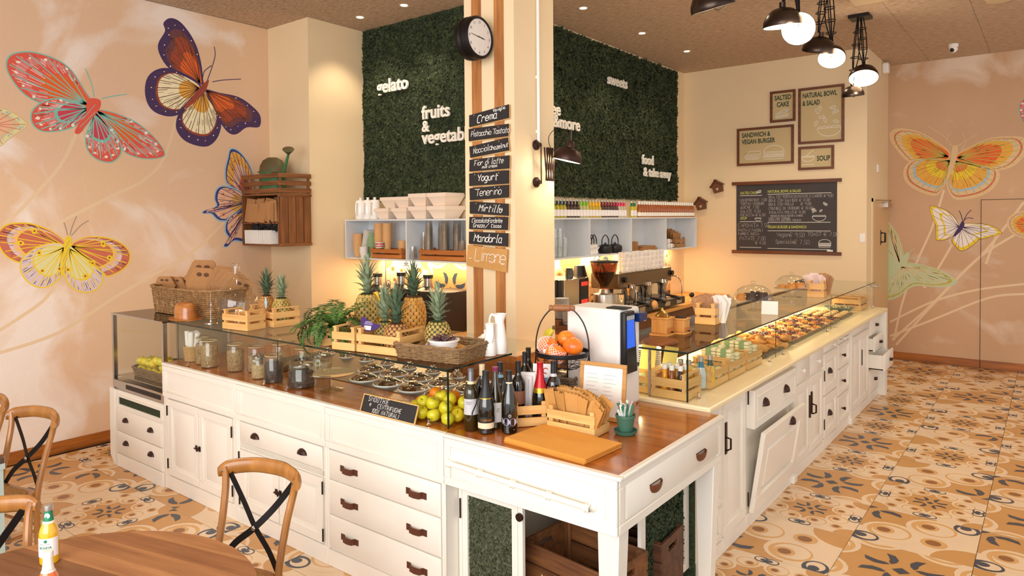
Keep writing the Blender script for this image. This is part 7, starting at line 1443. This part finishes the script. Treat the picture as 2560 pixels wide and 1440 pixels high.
def soda(lab, loc, col, neckc):
    t = thing('soda_bottle', lab, 'bottle', loc, .9); b = MB(); b.lathe([(0, .001), (.031, .001), (.033, .006), (.033, .115), (.027, .135), (.016, .16), (.0135, .178), (.013, .20), (.015, .203), (0, .203)], 22); part('body', b, mat('soda_%d' % col[1], col, .06, coat=1), t)
    b = MB(); b.lathe([(.0158, .196), (.0165, .2), (.0155, .215), (.014, .2165), (0, .217)], 20); part('cap', b, silc if neckc else capw, t)
    b = MB(); b.lathe([(.0335, .03), (.0335, .10)], 22, a0=-PI/2-1.35, a1=-PI/2+1.35); lb = part('label', b, lwh, t); q = MB(); text(q, 'BIONDA', -.024, .062, .0125, .03, .9); text(q, 'ARANCIATA', -.023, .077, .007, 0, .9); o = MB(); wrap(q, o, .0339); part('print', o, mat('label_green', (40, 120, 84), .6), lb)
    q = MB(); q.flat(circ(0, .09, .006, 10)); o = MB(); wrap(q, o, .0339); part('emblem', o, mat('label_green', (40, 120, 84), .6), lb)
    b = MB(); b.lathe([(.0172, .158), (.0142, .178), (.0137, .196)], 20); nb = part('neck_band', b, mat('neck_green', (10, 130, 90), .5) if neckc else capw, t); b = MB(); b.lathe([(.0205, .150), (.0176, .157)], 20); part('neck_label', b, lwh, t)
    if neckc: q = MB(); q.flat(circ(0, .178, .010, 14, .011)); o = MB(); wrap(q, o, .0155); part('seal', o, lwh, nb)
soda('small bottle of yellow orangeade with green neck label on the round table', (-1.545, -1.56, .7505), (232, 176, 24), 1)
soda('white-capped bottle of orange soda cut by the bottom edge of the picture', (-1.13, -1.70, .7505), (238, 104, 30), 0)
# ---------------------------------------------------------------- mural butterflies: flat paint on the two plaster walls (mm on the wall)
BUT = [
 ('L','coral red butterfly with turquoise outlines painted on the left wall','coral',[([(108,3118),(73,3177),(-38,3349),(-147,3423),(-307,3456),(-423,3437),(-493,3392),(-514,3316),(-490,3232),(-417,3125),(-328,3062),(-236,3043),(-72,3049),(70,3042)],'f'),([(84,3036),(-43,3083),(-181,3081),(-290,3022),(-344,2940),(-333,2851),(-268,2804),(-160,2815),(-48,2857),(39,2920),(83,2988)],'h'),([(187,3032),(324,3016),(496,2952),(641,2848),(740,2737),(756,2660),(653,2628),(522,2628),(395,2677),(334,2771),(245,2910),(179,2999)],'f'),([(157,2997),(111,2896),(72,2765),(91,2656),(164,2588),(269,2571),(339,2624),(364,2708),(320,2819),(245,2926),(186,2984)],'h')],[(93,3117),(189,3129),(196,3066),(157,2997),(96,2911),(22,2808),(-21,2812),(9,2886),(69,2971)],[[(145,3147),(119,3279),(77,3391)],[(204,3139),(311,3177),(429,3210)]],(131,3050)),
 ('L','dark purple and cream butterfly painted high on the left wall','purple',[([(1155,3416),(1000,3482),(841,3526),(757,3632),(742,3732),(805,3856),(789,3930),(850,3991),(938,3979),(1026,3892),(1097,3764),(1140,3611),(1156,3488)],'f'),([(1127,3394),(1000,3464),(841,3500),(720,3472),(635,3390),(608,3268),(630,3152),(696,3084),(815,3063),(921,3101),(1013,3201),(1107,3320)],'h'),([(1144,3343),(1013,3201),(921,3066),(900,2941),(970,2842),(1097,2799),(1209,2805),(1297,2889),(1339,3021),(1312,3165),(1256,3268),(1200,3333)],'h'),([(1210,3352),(1354,3335),(1554,3316),(1698,3249),(1792,3164),(1779,3047),(1631,3032),(1527,2956),(1446,2958),(1368,3043),(1312,3165),(1237,3265)],'f')],[(1126,3367),(1183,3429),(1231,3464),(1211,3388),(1182,3330),(1087,3228),(994,3145),(976,3169),(1060,3278)],[[(1212,3452),(1272,3615),(1303,3730),(1295,3816)],[(1269,3451),(1396,3489),(1588,3527)],[(1165,3472),(1186,3547),(1263,3617)]],(1164,3378)),
 ('L','orange swallowtail butterfly with blue edges painted beside the corner crates','swallow',[([(1701,2273),(1536,2364),(1416,2416),(1399,2545),(1431,2677),(1463,2773),(1564,2742),(1665,2616),(1725,2446),(1733,2292)],'f'),([(1658,2214),(1556,2326),(1376,2377),(1297,2338),(1276,2246),(1294,2173),(1159,2126),(1149,2099),(1234,2099),(1310,2034),(1429,2034),(1531,2099),(1636,2176)],'h'),([(1657,2176),(1511,2099),(1409,2025),(1387,1913),(1425,1838),(1364,1765),(1404,1754),(1485,1817),(1650,1784),(1735,1829),(1760,2003),(1720,2138)],'h')],[(1743,2264),(1701,2253),(1615,2176),(1531,2109),(1521,2090),(1593,2118),(1710,2196),(1764,2235)],[],(1679,2224)),
 ('L','yellow and rust butterfly painted low on the left wall','yellow',[([(-122,1828),(-206,1928),(-337,1992),(-427,2010),(-529,2001),(-592,1949),(-610,1884),(-573,1781),(-519,1722),(-448,1691),(-401,1743),(-317,1797)],'f'),([(-139,1819),(-224,1832),(-317,1806),(-399,1753),(-445,1690),(-446,1615),(-412,1538),(-348,1481),(-282,1466),(-214,1494),(-162,1548),(-139,1615),(-128,1731)],'h'),([(-69,1807),(-97,1730),(-117,1633),(-122,1565),(-94,1485),(-33,1421),(47,1394),(121,1413),(169,1474),(180,1555),(153,1627),(72,1712),(-17,1775)],'h'),([(-60,1817),(21,1868),(121,1881),(243,1862),(348,1813),(406,1748),(420,1685),(393,1614),(314,1556),(217,1527),(176,1585),(117,1660),(18,1744)],'f')],[(-98,1896),(-68,1885),(-69,1836),(-88,1749),(-116,1653),(-127,1565),(-157,1563),(-151,1635),(-131,1761),(-121,1858)],[[(-94,1906),(-110,1974),(-122,2018)],[(-76,1905),(-57,1983),(-20,2072)],[(-67,1897),(5,1984),(78,2034)]],(-104,1818)),
 ('L','pale butterfly wing painted at the left edge of the wall','pale',[([(-619,2937),(-570,2958),(-509,2943),(-435,2900),(-385,2846),(-424,2797),(-501,2731),(-577,2651),(-625,2677)],'f')],None,[],(-646,2819)),
 ('R','large orange butterfly with pale lacy edges painted on the back wall','orange',[([(286,2886),(120,3041),(-91,3179),(-308,3234),(-408,3181),(-396,3068),(-307,2925),(-197,2794),(-89,2776),(80,2791),(267,2768)],'f'),([(287,2719),(122,2764),(-89,2788),(-207,2721),(-239,2599),(-195,2474),(-65,2371),(83,2306),(167,2316),(248,2457),(278,2600)],'h'),([(388,2832),(566,2938),(759,3017),(966,3024),(1105,2991),(1142,2853),(1025,2679),(895,2617),(762,2612),(587,2679),(408,2736)],'f'),([(378,2714),(528,2682),(724,2625),(839,2574),(821,2436),(726,2323),(571,2257),(372,2243),(289,2384),(278,2528),(328,2645)],'h')],[(336,2954),(397,2938),(378,2785),(339,2621),(289,2516),(268,2528),(298,2694),(317,2836)],[[(326,2955),(244,3080),(46,3241)],[(397,2938),(486,3014),(614,3086)],[(336,2954),(255,3019),(315,3134)],[(377,2951),(467,3004),(442,3124)]],(338,2787)),
 ('R','small yellow and white butterfly with purple body painted on the back wall','ywhite',[([(404,1881),(353,2000),(250,2097),(84,2148),(95,2027),(148,1881),(149,1784),(160,1687),(273,1701),(355,1762)],'f'),([(454,1905),(612,1909),(768,1881),(882,1789),(769,1742),(633,1705),(535,1763),(455,1834)],'f'),([(395,1786),(335,1690),(376,1607),(447,1548),(536,1598),(633,1705),(535,1763),(455,1822)],'h')],[(454,1952),(474,1881),(415,1786),(365,1738),(355,1762),(404,1857)],[[(454,1952),(433,2035),(413,2083)],[(464,1947),(503,2035),(552,2093)],[(464,1947),(513,1987),(573,1975)]],(434,1869)),
 ('R','pale green butterfly half behind the counter end on the back wall','green',[([(-503,1982),(-453,1951),(-390,1881),(-311,1731),(-255,1533),(-244,1433),(-320,1331),(-449,1276),(-499,1274)],'f'),([(-200,1360),(5,1330),(215,1265),(379,1152),(349,1079),(154,1044),(-79,1056),(-187,988),(-296,882),(-447,822),(-497,869),(-499,1274),(-320,1331)],'f')],[(-168,1510),(-189,1385),(-298,1282),(-387,1228),(-398,1266),(-298,1357),(-222,1484)],[[(-200,1435),(-60,1426),(46,1430)],[(-200,1447),(-168,1510),(-103,1561)]],(-276,1333)),
 ('R','orange butterfly wing cut by the right edge of the picture','orange',[([(1185,2051),(1112,2063),(1012,2030),(947,1950),(967,1835),(1032,1767),(1115,1734),(1188,1746)],'f')],None,[],(1214,1881)),
 ('R','red rimmed wing tip at the top right edge','coral',[([(1162,3500),(1084,3473),(1056,3359),(1103,3202),(1185,3119)],'f')],None,[],(1224,3317)),
]
STEMS = [('L',[(-10,2799),(-142,2509),(-418,2158),(-563,2008)]),('L',[(884,3019),(759,2637),(566,2415),(278,2257),(-25,2091),(-245,1964)]),('L',[(-178,1516),(-288,1352),(-495,1205),(-637,1117)]),('L',[(1392,2029),(1021,1710),(329,1348),(-172,1061),(-641,942)]),('R',[(238,2365),(102,1851),(-86,1352),(-254,785),(-351,269)]),('R',[(335,1625),(152,1251),(12,1024)]),('R',[(1111,2185),(736,1590),(339,1096),(-326,203)]),('R',[(1032,1776),(606,1428),(108,810),(-376,266)]),('R',[(1120,1137),(609,1031),(108,838),(-402,519)]),('R',[(1121,1009),(741,933),(109,590),(-401,320)]),('R',[(821,1748),(716,1379)])]
_mm = lambda n, c: mat('paint_'+n, c, .8)
PAL = {k: _mm(k, c) for k, c in {'coral': (226, 92, 74), 'turq': (128, 196, 182), 'orange': (230, 104, 44), 'pink': (224, 128, 122), 'rose': (206, 66, 84), 'white': (242, 232, 222), 'purple': (72, 50, 94), 'plum': (112, 66, 74), 'rust': (164, 74, 48), 'cream': (246, 234, 194), 'brown': (104, 62, 40), 'blue': (50, 66, 128), 'sky': (164, 190, 210), 'yellow': (240, 206, 44), 'gold': (234, 172, 70), 'peach': (238, 186, 150), 'brick': (204, 110, 86), 'grey': (168, 152, 130), 'lilac': (222, 200, 210), 'pyel': (226, 220, 160), 'mint': (196, 206, 166), 'olive': (188, 176, 84), 'lace': (222, 190, 144)}.items()}
STY = {  # outline, bands (scale, colour) for fore / hind wing, veins (n, colour, mm), hatch (n, from, to, colour), rim dots (n, colour, radius, at)
 'coral': ('turq', 14, [(1, 'coral'), (.9, 'pink'), (.78, 'coral'), (.6, 'orange')], [(1, 'coral'), (.8, 'pink'), (.62, 'turq'), (.56, 'rose')], (9, 'turq', 9), (60, .55, .95, 'white'), (8, 'white', 16, .9), 'coral', 'turq'),
 'purple': ('purple', 22, [(1, 'purple'), (.86, 'plum'), (.74, 'rust'), (.5, 'orange')], [(1, 'purple'), (.84, 'rust'), (.80, 'cream'), (.4, 'gold')], (11, 'brown', 6), (70, .4, .84, 'brown'), (9, 'white', 8, .92), 'rust', 'purple'),
 'swallow': ('sky', 20, [(1, 'blue'), (.95, 'gold'), (.7, 'peach'), (.45, 'orange')], [(1, 'blue'), (.93, 'peach'), (.5, 'gold')], (12, 'blue', 6), (60, .3, .9, 'rust'), (7, 'rust', 12, .78), 'blue', 'blue'),
 'yellow': ('yellow', 14, [(1, 'brick'), (.86, 'lilac'), (.80, 'peach'), (.72, 'yellow'), (.70, 'brick')], [(1, 'lilac'), (.74, 'yellow'), (.71, 'pyel')], (11, 'yellow', 7), (90, .74, .98, 'grey'), (3, 'yellow', 32, .66), 'yellow', 'grey'),
 'pale': ('lace', 14, [(1, 'pyel'), (.8, 'lace'), (.6, 'peach')], [(1, 'pyel')], (9, 'brick', 5), (40, .5, .95, 'sky'), (6, 'sky', 14, .9), 'lace', 'lace'),
 'orange': ('lace', 14, [(1, 'lace'), (.93, 'brick'), (.9, 'lace'), (.8, 'gold'), (.64, 'orange')], [(1, 'lace'), (.94, 'brick'), (.9, 'lace'), (.80, 'sky'), (.74, 'gold'), (.5, 'yellow'), (.3, 'orange')], (13, 'olive', 8), (90, .2, .72, 'orange'), (6, 'sky', 14, .84), 'lace', 'lace'),
 'ywhite': ('purple', 7, [(1, 'yellow'), (.9, 'white'), (.66, 'yellow'), (.58, 'white')], [(1, 'yellow'), (.85, 'white')], (9, 'purple', 4), (20, .2, .9, 'lilac'), (0, 'yellow', 8, .9), 'purple', 'purple'),
 'green': ('mint', 14, [(1, 'mint'), (.92, 'olive'), (.86, 'mint')], [(1, 'mint')], (12, 'lace', 7), (120, .3, .95, 'olive'), (0, 'mint', 8, .9), 'mint', 'mint')}
names = list(PAL); pm_l = [PAL[k] for k in names]
rb = random.Random(9)
for wl_, lab, k, ws, body, ant, root in BUT:
    par = wl if wl_ == 'L' else wb; M = PL((-5.4296, 0, 0), (0, 1, 0), (0, 0, 1)) if wl_ == 'L' else front(8.4988)
    b = MB(M); o_, ow, fb, hb, ve, ha, do, bc, ac = STY[k]; z = [.0001]
    def setc(c): b.mi = names.index(c); z[0] += .00003; return z[0]
    RT = Vector((root[0]/1000, root[1]/1000, 0))
    for P, kind in ws:
        Q = smooth([(x/1000, y/1000, 0) for x, y in P], 4); cen = sum(Q, Vector())/len(Q); rt = RT.lerp(cen, .12)
        bands = fb if kind == 'f' else hb
        zz = setc(o_); b.flat([(p.x+(p-cen).normalized().x*ow/1000*.8, p.y+(p-cen).normalized().y*ow/1000*.8) for p in Q], zz)
        for s, c in bands: zz = setc(c); b.flat([tuple((rt+(p-rt)*s)[:2]) for p in Q], zz)
        far = [p for p in Q if (p-RT).length > .45*max((q-RT).length for q in Q)]
        if not far: continue
        zz = setc(ha[3])
        for _ in range(ha[0]): p = far[rb.randrange(len(far)-1)]; f0 = rb.uniform(ha[1], ha[2]); f1 = min(ha[2], f0+rb.uniform(.06, .2)); a = rt+(p-rt)*f0; e = rt+(p-rt)*f1; b.line([tuple(a[:2]), tuple(e[:2])], rb.uniform(.002, .006), zz)
        zz = setc(ve[1])
        for i in range(ve[0]):
            p = far[int((i+.5)*len(far)/ve[0])]; c1 = rt+(p-rt)*.5+Vector((rb.uniform(-.012, .012), rb.uniform(-.012, .012), 0)); b.line([tuple(t[:2]) for t in smooth([rt, c1, rt+(p-rt)*.97], 4, False)], ve[2]/1000, zz)
        if do[0]:
            zz = setc(do[1])
            for i in range(do[0]): p = far[int((i+.5)*len(far)/do[0])]; q = rt+(p-rt)*do[3]; b.flat(circ(q.x, q.y, do[2]/1000*rb.uniform(.6, 1.1), 9, do[2]/1000*rb.uniform(.5, .9), rb.uniform(0, 3)), zz)
            if k == 'yellow':
                zz = setc('rust')
                for i in range(do[0]): p = far[int((i+.5)*len(far)/do[0])]; q = rt+(p-rt)*do[3]; b.flat(circ(q.x, q.y, .009, 8), zz)
    if body: zz = setc(bc); b.flat([tuple(t[:2]) for t in smooth([(x/1000, y/1000, 0) for x, y in body], 3)], zz); zz = setc(ac); [b.line([tuple((Vector((body[i][0], body[i][1], 0)).lerp(Vector((body[-1-i][0], body[-1-i][1], 0)), f)/1000)[:2]) for f in (.2, .8)], .004, zz) for i in range(1, len(body)//2)]
    for a in ant: zz = setc(ac); b.line([tuple(t[:2]) for t in smooth([(x/1000, y/1000, 0) for x, y in a], 4, False)], .008, zz)
    part('painted_butterfly', b, pm_l, par, kind='stuff', label=lab)
stm = mat('paint_stem', (232, 204, 168), .8)
for si, (w_, P) in enumerate(STEMS):
    M = PL((-5.4298, 0, 0), (0, 1, 0), (0, 0, 1)) if w_ == 'L' else front(8.4989); b = MB(M); b.line([tuple(t[:2]) for t in smooth([(x/1000, y/1000, 0) for x, y in P], 5, False)], .028, .00001+.000008*si); part('painted_stem', b, stm, wl if w_ == 'L' else wb)
# ---------------------------------------------------------------- tell look-alikes apart by their place
bpy.context.view_layer.update()
ORD = 'first second third fourth fifth sixth seventh eighth ninth tenth eleventh twelfth thirteenth fourteenth fifteenth sixteenth seventeenth eighteenth nineteenth twentieth'.split()
same = {}
for o in COL.objects:
    if o.parent is None and o.get('label'): same.setdefault((o['label'], o.get('group')), []).append(o)
for (l, g), os_ in same.items():
    n = len(os_)
    if n < 2 or n > 20: continue
    P = [(ci @ o.matrix_world.translation) for o in os_]; px = [-1739.8*p.x/p.z for p in P]; py = [1739.8*p.y/-p.z for p in P]; dpt = [-p.z for p in P]
    rx, rz, rd = max(px)-min(px), max(o.location.z for o in os_)-min(o.location.z for o in os_), max(dpt)-min(dpt)
    if rx > 25: key, ph = px, 'from left'
    elif rz > .03: key, ph = [o.location.z for o in os_], 'from bottom'
    elif rx > 4: key, ph = px, 'from left'
    else: key, ph = dpt, 'from front'
    if len(l.split())+3 > 16: continue
    for k, i in enumerate(sorted(range(n), key=lambda i: key[i])): os_[i]['label'] = l+', '+ORD[k]+' '+ph
